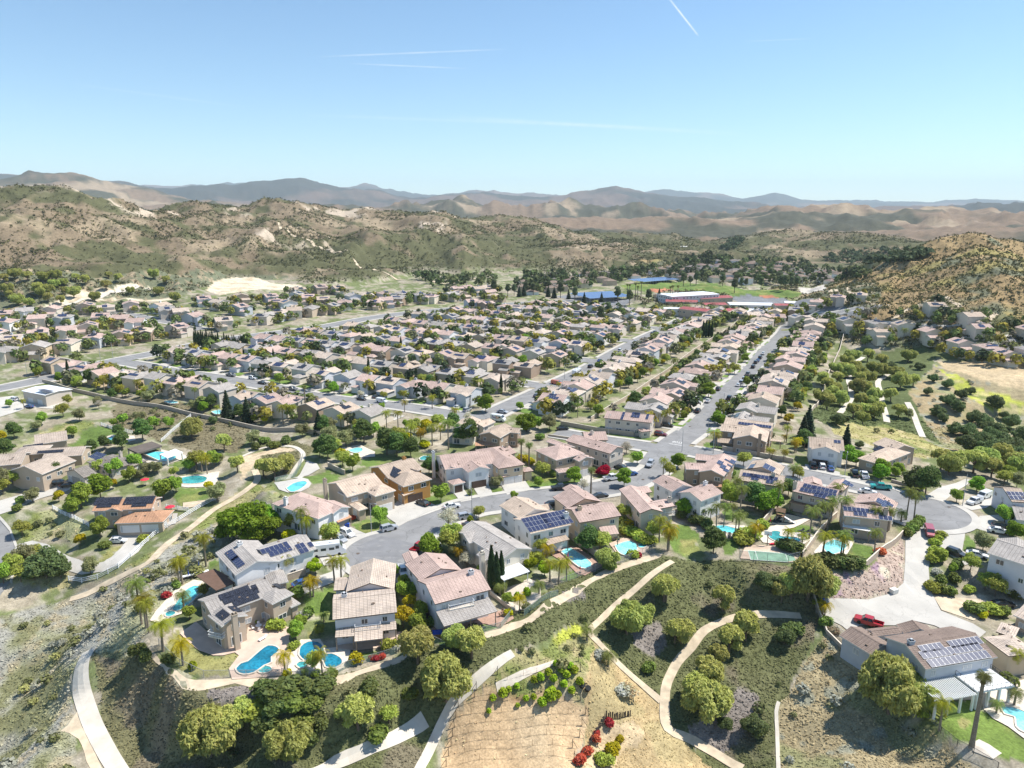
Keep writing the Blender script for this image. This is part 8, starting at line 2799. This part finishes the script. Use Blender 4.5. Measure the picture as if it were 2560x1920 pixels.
def table_set(c, x, y, lb, mat='white_plastic', n=4, rad_=1.1, group=None):
 r = thing_at(c, x, y, 'patio_table', lb, 'table',0, group)
 MB().tube([(0,0,.70),(0,0,.75)],[.62,.62],14).build('table_top',[mat], r)
 MB().tube([(0,0,0),(0,0,.7)],[.08,.06],6).build('leg',[mat], r)
 g = r.location
 for k in range(n):
  a = k * math.tau / n + .4
  ch = empty('patio_chair',(g.x + math.cos(a) * rad_, g.y + math.sin(a) * rad_, g.z), a)
  MB().box(-.24,.24,-.25,.25,.40,.46).build('seat',[mat], ch)
  MB().box(.19,.25,-.25,.25,.46,.92).build('backrest',[mat], ch)
  for sx in (-.2,.2):
   for sy in (-.2,.2):
    MB().box(sx - .02, sx + .02, sy - .02, sy + .02,0,.4).build('leg',[mat], ch)
  tag(ch, f'patio chair at the {lb}'[:120] if len(lb.split()) < 11 else 'patio chair by ' + ' '.join(lb.split()[-6:]),'chair','patio chairs at ' + lb)

table_set('z1',830,1130,'white table beside the tan house terrace door')
table_set('z4',1560,1200,'dark table beside the turquoise freeform pool','metal_dark')
table_set('z2',1850,960,'brown table on the brick patio corner','wood')
table_set('z1',620,1240,'dark grill table beside the tan house','metal_dark',0)
table_set('z4',980,1275,'dark table under the tiled patio cover','metal_dark')
# long dining table with chairs by the aqua pool
r = thing_at('z1',195,610,'dining_table','long white dining table beside the aqua pool','table',.55)
MB().box(-3,3,-.5,.5,.7,.78).build('table_top',['white_plastic'], r)
for sx in (-2.8,2.8):
 MB().box(sx - .05, sx + .05,-.4,.4,0,.7).build('leg',['white_plastic'], r)
for k in range(7):
 a = .55
 lx, ly = -2.6 + k * .85,-.95
 ch = empty('dining_chair',(r.location.x + lx * math.cos(a) - ly * math.sin(a), r.location.y + lx * math.sin(a) + ly * math.cos(a), r.location.z), a)
 MB().box(-.22,.22,-.22,.22,.40,.46).build('seat',['metal_dark'], ch)
 MB().box(-.22,.22,-.25,-.2,.46,.95).build('backrest',['metal_dark'], ch)
 tag(ch, f'black dining chair at the long white table, {ORD[k]} from left','chair','dining chairs')
# playground
r = thing_at('z5',1400,890,'play_tower','wooden play tower with red roof and two slides','playground',-.5)
for sx in (-1,1):
 for sy in (-.8,.8):
  MB().box(sx - .07, sx + .07, sy - .07, sy + .07,0,2.9).build('post',['wood'], r)
MB().box(-1.05,1.05,-.85,.85,1.4,1.52).build('deck',['wood'], r)
MB().face([(-1.2,-1,2.8),(1.2,-1,2.8),(1.2,0,3.6),(-1.2,0,3.6)]).face([(-1.2,1,2.8),(1.2,1,2.8),(1.2,0,3.6),(-1.2,0,3.6)]).build('roof',['wood'], r)
MB().hexa([(1.0,-.6,1.4),(3.9,-.6,.1),(3.9,.1,.1),(1.0,.1,1.4),(1.0,-.6,1.5),(3.9,-.6,.2),(3.9,.1,.2),(1.0,.1,1.5)]).build('slide',['white_plastic'], r)
MB().hexa([(-.4,.8,1.4),(-.4,3.4,.1),(.4,3.4,.1),(.4,.8,1.4),(-.4,.8,1.5),(-.4,3.4,.2),(.4,3.4,.2),(.4,.8,1.5)]).build('slide',['red_cloth'], r)
r = thing_at('z5',1350,1125,'kayak','red kayak lying by the lagoon pool','kayak',.3)
loft_b = MB()
loft(loft_b, [(-1.8,.05,.15,.3,.9),(-.9,.32,.0,.35,.8),(.9,.32,.0,.35,.8),(1.8,.05,.15,.3,.9)])
loft_b.build('hull',['red_cloth'], r)
r = thing_at('z5',1270,1145,'basketball_hoop','basketball hoop on its post beside the sport court','hoop',1.2)
MB().tube([(0,0,0),(0,0,3.2)],[.09,.09],8).build('post',['metal_dark'], r)
MB().box(.3,.36,-.9,.9,2.7,3.8).build('backboard',['white_plastic'], r)
r = thing_at('z2',1175,1165,'hot_tub','boxy hot tub with blue water under the patio cover edge','hot tub',.15)
MB().box(-1.1,1.1,-1.0,1.0,0,.85).build('shell',['wood'], r)
MB().box(-.95,.95,-.85,.85,.855,.87).build('water',['blue_plastic'], r)
r = thing_at('z2',1080,990,'garden_shed','small dark shed against the pink-roofed house','shed',.2)
MB().box(-.8,.8,-.6,.6,0,2.0).build('wall',['wood_dark'], r)
MB().hexa([(-.9,-.7,2.0),(.9,-.7,2.0),(.9,.7,2.2),(-.9,.7,2.2),(-.9,-.7,2.08),(.9,-.7,2.08),(.9,.7,2.28),(-.9,.7,2.28)]).build('roof',['roof_slate'], r)
for q in (('z3',815,960,'blue wheeled bin by the garage of the white-fronted house'),('z3',845,955,'second wheeled bin by the garage of the white-fronted house'),('z4',1470,490,'blue wheeled bin at the garage of the beige corner house'),('z6',190,225,'blue wheeled bin at the end of the wide driveway'),('z6',200,285,'second blue wheeled bin at the end of the wide driveway')):
 r = thing_at(q[0], q[1], q[2],'wheeled_bin', q[3],'bin', rnd.random(),'wheeled bins')
 MB().hexa([(-.25,-.28,.08),(.25,-.28,.08),(.25,.28,.08),(-.25,.28,.08),(-.32,-.36,1.0),(.32,-.36,1.0),(.32,.36,1.0),(-.32,.36,1.0)]).build('body',['blue_plastic'], r)
 MB().box(-.34,.34,-.38,.38,1.0,1.07).build('lid',['blue_plastic'], r)
r = thing_at('c8',1410,450,'utility_box','pale green utility box on the driveway kerb','utility box',.4)
MB().box(-.8,.8,-.6,.6,0,1.0).build('cabinet',['tank'], r)
# white shade canopy and pavilion by the valley pool
def canopy(c, A_, B_, C_, h, mt, lb, name, pm, th=.2):
 base = ground(c, *A_)
 a, b, cc = [plane_hit(c, *q, base[2] + h) for q in (A_, B_, C_)]
 r = empty(name, (a[0], a[1], base[2]))
 d = cc - b
 q = [a, b, b + d, a + d]
 q = [(p[0] - a[0], p[1] - a[1], h) for p in q]
 MB().hexa([(x, y, z_ - th) for x, y, z_ in q] + q).build('cover',[mt], r)
 for x, y, _ in q:
  x, y = x * .92, y * .92
  MB().box(x - .18, x + .18, y - .18, y + .18,-.5, h - th).build('post',[pm], r)
 tag(r, lb, 'canopy')
 return r

canopy('z7',(960,240),(1050,208),(1005,188),2.8,'white_paint','white lattice shade canopy at the valley pool','shade_canopy','white_paint')
canopy('z7',(790,212),(930,170),(870,145),3.0,'roof_mottle','tile-roofed open pavilion beside the valley pool','pool_pavilion','wall_beige',.6)
canopy('c3',(1560,360),(1640,362),(1660,340),2.6,'metal_white','round-edged white awning behind the row houses','awning','metal_grey')
# white-roofed metal barn
bz = ground('c3',270,320)[2]
Wb = [wing_px('c3',(130,238,275,266,446,228,5.0,'gw'), bz)]
Wb[0].pitch = .10
rt, bs, _ = build_house(None, Wb, 'wall_beige','metal_white', gar=[(0,0,.3,3.6,'garage_white'),(0,0,.72,3.6,'garage_white')], seed=3, windows=False, name='barn', vents=0)
tag(rt, 'metal barn with white roof and roller doors at the left','barn')
panels(rt, bs, Wb[0],'f',[(280,238,8,2)],'cell_blue','c3')

# ------------------------------------------------------------------ white deck and pergola of the grey house
gh = NEAR[[i for i, q in enumerate(NEAR) if 'forty solar' in q[1]][0]]
gz0 = NEARPOS and [g for g in NEARPOS if abs(g.w) > 0 and g.he == 5.6 and g.z0 < -4 and g.o[0] > 50]
g0 = gz0[0]
dk = empty('roof_deck', g0.P(g0.w * .45, OV, 0), math.atan2(g0.ex[1], g0.ex[0]))
ln = g0.w * .5
MB().box(0, ln, -5.2,-.02,2.75,3.0).build('deck',['white_paint'], dk)
for k in range(4):
 x = .4 + k * (ln - .8) / 3
 MB().box(x - .2, x + .2,-5.0,-4.6,-1.0,2.75).build('column',['white_paint'], dk)
mb = MB()
for a, b in (((0.05,-.1),(.05,-5.15)),((.05,-5.15),(ln - .05,-5.15)),((ln - .05,-5.15),(ln - .05,-.1))):
 for zz in (3.1,4.0):
  mb.bar((*a, zz),(*b, zz),.025)
 n = int(math.hypot(b[0] - a[0], b[1] - a[1]) / .9)
 for k in range(n + 1):
  x, y = a[0] + (b[0] - a[0]) * k / n, a[1] + (b[1] - a[1]) * k / n
  mb.bar((x, y, 3.0),(x, y, 4.0),.025)
mb.build('railing',['metal_dark'], dk)
tag(dk, 'white roof deck with black railing behind the grey house','deck')
pg = empty('pergola', g0.P(-1.5, OV, 0), math.atan2(g0.ex[1], g0.ex[0]))
pl = g0.w * .45 + 1.2
slat = MB().box(-.06,.06,-5.6,-.05,2.78,2.96).mesh('slat',['white_paint'])
for k in range(int(pl / .42)):
 o = put(bpy.data.objects.new('slat', slat), pg)
 o.location = (k * .42,0,0)
for yy in (-.4,-4.9):
 MB().box(-.3, pl, yy - .1, yy + .1,2.5,2.78).build('beam',['white_paint'], pg)
for k in range(4):
 x = .1 + k * (pl - .4) / 3
 MB().box(x - .17, x + .17,-5.07,-4.73,-1.2,2.5).build('column',['white_paint'], pg)
tag(pg, 'white slatted pergola behind the grey house','pergola')

# ------------------------------------------------------------------ school, carports, tanks
SCH = [  # A, B, depth, eave, pitch, wall, roof, label
 ((218,112),(435,100),24,6.0,.03,'wall_pale','metal_white','large white flat-roofed school hall'),
 ((245,166),(372,180),15,3.8,.16,'wall_tan','roof_red','red-roofed school wing nearest the left houses'),
 ((448,180),(566,172),15,3.8,.16,'wall_tan','roof_red','red-roofed school wing in the middle of the near side'),
 ((652,188),(835,196),15,3.8,.16,'wall_tan','roof_red','long red-roofed school wing below the parking lot'),
 ((188,134),(335,138),14,3.8,.16,'wall_tan','roof_red','red-roofed school wing before the white hall'),
 ((348,122),(497,116),15,3.8,.16,'wall_tan','roof_red','red-roofed school wing right of the white hall'),
 ((368,150),(472,148),13,3.8,.16,'wall_tan','roof_red','red-roofed school block in the middle court'),
 ((158,108),(242,104),11,3.8,.16,'wall_tan','roof_red','red-roofed school wing left of the white hall'),
 ((688,152),(762,152),11,3.6,.16,'wall_tan','roof_red','small red-roofed school block beside the parking lot'),
 ((540,182),(690,172),13,3.6,.04,'wall_grey','metal_white','pale blue-grey flat school wing on the near side'),
 ((480,148),(690,152),18,3.8,.03,'wall_pale','metal_white','wide white flat school wing in the middle court'),
 ((180,166),(262,168),9,3.5,.04,'wall_white','metal_white','low white school wing with dark window bays'),
 ((728,140),(880,146),14,3.8,.03,'wall_grey','metal_white','white portable classroom row on the asphalt'),
 ((818,204),(972,208),9,4.2,.03,'wall_cream','roof_sand','long cream flat building below the parking lot'),
]
SCH = [('s1', *q) for q in SCH]
for k, (c, A_, B_, dep, he, pt, wm, rm, lb) in enumerate(SCH):
 bz = ground(c, *A_)[2]
 g = wing_px(c, (*A_, *B_, dep, he, 'gw'), bz)
 g.pitch = pt
 rt, bs, _ = build_house(None, [g], wm, rm, seed=k, split=False, name='school_building', vents=0)
 tag(rt, lb, 'school building','school buildings')
for c, A_, B_, dep, lb in (('e3',(950,228),(1325,208),40,'wide blue solar carport before the school'),('e3',(1405,84),(1725,62),26,'long blue solar carport beyond the playing field')):
 bz = ground(c, *A_)[2]
 a, b = plane_hit(c, *A_, bz + 4)[:2], plane_hit(c, *B_, bz + 4)[:2]
 e = (b - a) / np.linalg.norm(b - a)
 nrm = np.array([-e[1], e[0]])
 nrm = nrm if nrm[1] > 0 else -nrm
 rt = empty('solar_carport',(a[0], a[1], bz))
 nrow = max(2, int(dep / 9))
 for k in range(nrow):
  slab_roof(rt, (a[0], a[1], bz), a + nrm * (k * dep / nrow), b + nrm * (k * dep / nrow), nrm, dep / nrow - .6,3.9,4.7,'carport_blue' if 'carport_blue' in MATS else (plain('carport_blue',(.10,.16,.30),.25, var=.1, spec=.6) and 'carport_blue'), bz, pm='metal_grey', name='panel_roof')
 tag(rt, lb, 'carport')
for c, x, y, rr, hh, lb in (('c2',750,395,11,9,'cream water tank on the shoulder of the rocky hills'),('c2',1905,372,14,10,'pale water tank behind the dry hill')):
 d = ray(c, x, y)
 dist = 1350 if x < 1000 else 2100
 t = dist / math.hypot(d[0], d[1])
 X, Y = d[0] * t, d[1] * t
 zz = min(hz(X, Y), CAMZ + d[2] * t)
 o = MB().tube([(0,0,-6),(0,0, hh),(0,0, hh + 1.2)],[rr, rr, .5],28)
 o = o.build('water_tank',['tank'])
 o.location = (X, Y, zz)
 tag(o, lb, 'water tank','water tanks')

# ------------------------------------------------------------------ far village below the hills, groves
def px_region(c, poly, n):
 P = np.array(poly, float)
 out = []
 while len(out) < n:
  x, y = NR.uniform(P[:, 0].min(), P[:, 0].max(),400), NR.uniform(P[:, 1].min(), P[:, 1].max(),400)
  m = inpoly(x, y, P)
  out += list(zip(x[m], y[m]))
 return out[:n]

VIL = [(0,560),(60,500),(300,492),(520,490),(700,452),(860,440),(1000,440),(1290,470),(1560,497),(1480,525),(1360,540),(1240,545),(1000,535),(740,518),(560,505),(470,535),(300,560),(100,585)]
mb = MB()
vil = []
for g in grounds('c2', px_region('c2', VIL, 230)):
 if any(math.hypot(g[0] - a, g[1] - b) < 15 for a, b in vil) or any(math.hypot(g[0] - a, g[1] - b) < 14 for a, b, *_ in HOUSES) or hills_h(np.array([g[0]]), np.array([g[1]]))[0] > 14:
  continue
 vil.append((g[0], g[1]))
 a = rnd.choice((.2,.2 + 1.57)) + rnd.uniform(-.1,.1)
 ca, sa = math.cos(a), math.sin(a)
 w_, d_, h = rnd.uniform(6,8), rnd.uniform(5,6.5), rnd.choice((3.0,5.4))
 f = lambda s, t, z: (g[0] + s * ca - t * sa, g[1] + s * sa + t * ca, g[2] + z)
 wm, rm = rnd.choice((0,0,1,2)), rnd.choice((3,3,4,5))
 for (s0, t0, s1, t1) in ((-w_, -d_, w_, -d_),(w_, -d_, w_, d_),(w_, d_, -w_, d_),(-w_, d_, -w_, -d_)):
  mb.face([f(s0 * .94, t0 * .94,-2), f(s1 * .94, t1 * .94,-2), f(s1 * .94, t1 * .94, h), f(s0 * .94, t0 * .94, h)], wm)
 r_ = h + d_ * .36
 k = w_ - d_ * .8
 mb.face([f(-w_, -d_, h), f(w_, -d_, h), f(k, 0, r_), f(-k, 0, r_)], rm)
 mb.face([f(w_, d_, h), f(-w_, d_, h), f(-k, 0, r_), f(k, 0, r_)], rm)
 mb.face([f(w_, -d_, h), f(w_, d_, h), f(k, 0, r_)], rm)
 mb.face([f(-w_, d_, h), f(-w_, -d_, h), f(-k, 0, r_)], rm)
tag(mb.build('far_village_houses',['wall_cream','wall_tan','wall_white','roof_tan','roof_pink','roof_grey']),'far village houses merging below the rocky hills', kind='stuff')
items = []
for g in np.vstack([grounds('c2', px_region('c2', VIL, 620)), grounds('e2', px_region('e2',[(1500,60),(2212,40),(2212,120),(1700,160)],60)), grounds('c2', px_region('c2',[(740,430),(860,420),(1000,440),(1250,440),(1300,475),(1100,478),(760,455)],120))]):
 if any(math.hypot(g[0] - a, g[1] - b) < 9 for a, b in vil):
  continue
 s = rnd.uniform(.7,1.6)
 items.append((g[0], g[1], g[2] + .8,3.2 * s, 6.5 * s, rnd.choice(((.075,.10,.045),(.10,.14,.05),(.06,.075,.035),(.15,.17,.07)))))
for g in grounds('c2', px_region('c2',[(1330,430),(1400,400),(1560,385),(1760,395),(1800,420),(1700,445),(1560,455),(1400,450)],130) + px_region('c2',[(900,385),(980,330),(1010,345),(960,390)],60)):
 s = rnd.uniform(.6,1.2)
 items.append((g[0], g[1], g[2] + .3,4.0 * s, 6 * s, (.10,.13,.065)))
clump_mesh('far_grove', items, 'dark tree groves among the far village and valley',26)
for i, (x, y) in enumerate(sorted(((40,100),(70,190),(130,60),(240,80),(330,190),(350,215),(390,90),(480,140),(490,70),(555,120),(565,200),(150,250),(80,230),(420,190),(660,90),(740,110),(920,160),(1130,190),(1370,200),(1440,110),(1330,60),(1600,165),(1690,155),(1740,90),(1680,30),(160,290),(260,300),(420,260),(530,280),(640,220),(820,255),(940,60),(1030,90),(1800,195),(1520,260)))[:30]):
 g = ground('e1', x, y)
 plant(rnd.choice(('pepper_b','pepper_c')), g[0], g[1], rnd.uniform(.9,1.35), f'rounded olive-green tree on the green slope below the hills, {ORD[i]} from left','trees on the green slope')

# ------------------------------------------------------------------ low growth on the slopes
PATHW = [(smooth_line(G(c, *pts),3), hw) for c, hw, mt, pts in PATHS]
PAVW = [np.array(G(c, *pts)) for nm, mt, c, pts in PAVED]
DIRTW = [np.array(G(c, *pts)) for c, k, pts in DIRT]

def clear(x, y, m=.25):
 ok = np.ones(len(x), bool)
 for L, hw in PATHW:
  bb = (x > L[:, 0].min() - 4) & (x < L[:, 0].max() + 4) & (y > L[:, 1].min() - 4) & (y < L[:, 1].max() + 4) & ok
  if bb.any():
   P3 = np.column_stack([L, np.zeros(len(L))])
   d, _ = seg_d(x[bb], y[bb], P3)
   ok[np.where(bb)[0][d < hw + m]] = False
 for P in PAVW + DIRTW:
  bb = (x > P[:, 0].min()) & (x < P[:, 0].max()) & (y > P[:, 1].min()) & (y < P[:, 1].max()) & ok
  if bb.any():
   q = inpoly(x[bb], y[bb], P)
   ok[np.where(bb)[0][q]] = False
 for g in NEARPOS:
  v = np.stack([x - g.o[0], y - g.o[1]],1)
  s, t = v @ g.ex, v @ g.ey
  ok &= ~((s > 0) & (s < g.w) & (t > 0) & (t < g.d))
 for L, hw in STREETS[:6]:
  bb = (x > L[:, 0].min() - 8) & (x < L[:, 0].max() + 8) & (y > L[:, 1].min() - 8) & (y < L[:, 1].max() + 8) & ok
  if bb.any():
   d, _ = seg_d(x[bb], y[bb], np.column_stack([L[::3], np.zeros(len(L[::3]))]))
   ok[np.where(bb)[0][d < hw + 2.2]] = False
 return ok

names = list(PAL)
DENS = dict(coverg=.9, cover=1.0, sage=.95, drysage=.8, weed=.5, dry=.55, iceplant=.7, coverbrown=.8, weedgreen=.6, drygreen=.6, lavgrey=.8, ygreen=.8, greenslope=.6, lawn=.0, lawndry=.12, vine=.02, tan=.12)
n = 230000
az = np.radians(NR.uniform(-41,41, n))
rr = np.exp(NR.uniform(math.log(72), math.log(340), n))
x, y = rr * np.sin(az), rr * np.cos(az)
col, cls, hh = cover_at(x, y)
pk = np.array([DENS.get(k, 0.0) for k in names])[cls]
keep = (NR.rand(n) < pk)
x, y, rr, col, cls = x[keep], y[keep], rr[keep], col[keep], cls[keep]
ok = clear(x, y)
x, y, rr, col, cls = x[ok], y[ok], rr[ok], col[ok], cls[ok]
zz = Hgt(x, y)
n = len(x)
nq = 3
sz = np.array([dict(cover=.155, coverg=.18, sage=.14, drysage=.15, dry=.11, iceplant=.13, weed=.14, coverbrown=.16, lavgrey=.15, ygreen=.16).get(k, .13) for k in names])[cls] * (rr / 130) ** .55 * NR.uniform(.6,1.5, n)
d = NR.normal(size=(n, nq, 3))
d[..., 2] = np.abs(d[..., 2]) * .35
d /= np.linalg.norm(d, axis=2)[..., None]
P = np.stack([x, y, zz],1)[:, None, :] + d * (sz * 1.15)[:, None, None]
nr = d * .5 + NR.normal(size=(n, nq, 3)) * .38 + np.array([0,0,1.3])
nr /= np.linalg.norm(nr, axis=2)[..., None]
V, Fq = leaf_quads(P.reshape(-1,3), nr.reshape(-1,3), np.repeat(sz, nq) * NR.uniform(.6,1.3, n * nq),1.3)
C = np.repeat((col[:, None, :] * NR.uniform(.8,1.3,(n, nq, 1)) * 1.3).reshape(-1,3),4,0)
o = put(bpy.data.objects.new('ground_cover', np_mesh('ground_cover', V, Fq, np.clip(C, .01,.7),'scrub')))
tag(o, 'low ground cover, sage and dry weeds over the slopes', kind='stuff')

# bushes of the slopes, too many to count
n = 9000
az = np.radians(NR.uniform(-41,41, n))
rr = np.exp(NR.uniform(math.log(74), math.log(430), n))
x, y = rr * np.sin(az), rr * np.cos(az)
col, cls, hh = cover_at(x, y)
pb = np.array([dict(sage=.22, coverg=.10, drysage=.12, cover=.035, coverbrown=.3, greenslope=.25, drygreen=.06, weed=.12, weedgreen=.12, lavgrey=.04).get(k, 0.0) for k in names])[cls] * (.35 + 1.6 * ss(.45,.65, fbm(x / 14, y / 14,2,301)))
keep = NR.rand(n) < pb
x, y, cls, rr = x[keep], y[keep], cls[keep], rr[keep]
ok = clear(x, y, .9)
x, y, cls, rr = x[ok], y[ok], cls[ok], rr[ok]
zz = Hgt(x, y)
items = []
for X, Y, Z, c, r_ in zip(x, y, zz, cls, rr):
 k = names[c]
 cc = rnd.choice({'sage': ((.17,.18,.07),(.37,.37,.29),(.20,.21,.08),(.33,.33,.12),(.34,.34,.27)),'drysage': ((.38,.39,.32),(.19,.20,.09),(.34,.34,.24)),'greenslope': ((.16,.17,.085),(.20,.21,.10))}.get(k, ((.13,.15,.06),(.17,.185,.075),(.21,.21,.095))))
 s = rnd.uniform(.5,1.25) * (1.25 if k == 'sage' else 1)
 items.append((X, Y, Z - .1, s, s * 1.5, cc))
clump_mesh('slope_bushes', items, 'scattered bushes of the sage and ivy slopes',90, lf=.24)

# chaparral on the hills
n = 150000
az = np.radians(NR.uniform(-40,40, n))
rr = np.exp(NR.uniform(math.log(470), math.log(1750), n))
x, y = rr * np.sin(az), rr * np.cos(az)
hh = hills_h(x, y)
m = (hh > 3) | ((rr > 850) & (np.abs(x) > 0))
x, y, rr, hh = x[m], y[m], rr[m], hh[m]
col, cls, hh = cover_at(x, y)
sand = np.isin(cls, [names.index('sand'), names.index('lawn'), names.index('asph'), names.index('lot'), names.index('reddirt')])
gr = ss(.40,.58, fbm(x / 70, y / 70,4,311)) * .8 + .15
dark = 1 - ss(.20,.36, col.mean(1))
right = (x > 180) & (rr < 1050)
pr = np.where(right, .02 + .6 * dark ** 2, gr * (.35 + .65 * dark)) * ~sand * (hh > 1.5)
keep = NR.rand(len(x)) < pr
x, y, rr, dark = x[keep], y[keep], rr[keep], dark[keep]
zz = Hgt(x, y)
items = []
for X, Y, Z, r_ in zip(x, y, zz, rr):
 s = rnd.uniform(.7,2.0) * (r_ / 1000) ** .5
 items.append((X, Y, Z - .2, s, s * 1.35, rnd.choice(((.075,.08,.038),(.10,.10,.045),(.13,.125,.06),(.06,.068,.034),(.16,.155,.06)))))
clump_mesh('hill_chaparral', items, 'dark chaparral bushes dotting the dry hills',7)
print('scatter', len(items))

# ------------------------------------------------------------------ air
hb = MB().box(-27500,27500,-27500,27500,-90,1150)
hz_ob = hb.build('haze',['trim'])
m = bpy.data.materials.new('haze')
m.use_nodes = True
t = m.node_tree
for nd in list(t.nodes):
 t.nodes.remove(nd)
ou = t.nodes.new('ShaderNodeOutputMaterial')
pv = t.nodes.new('ShaderNodeVolumePrincipled')
pv.inputs['Color'].default_value = (.76,.91,1.0,1)
pv.inputs['Density'].default_value = 4.4e-5
pv.inputs['Anisotropy'].default_value = 0.0
t.links.new(pv.outputs[0], ou.inputs['Volume'])
hz_ob.data.materials.clear()
hz_ob.data.materials.append(m)
tag(hz_ob, 'thin blue haze over the valley and mountains', kind='stuff')
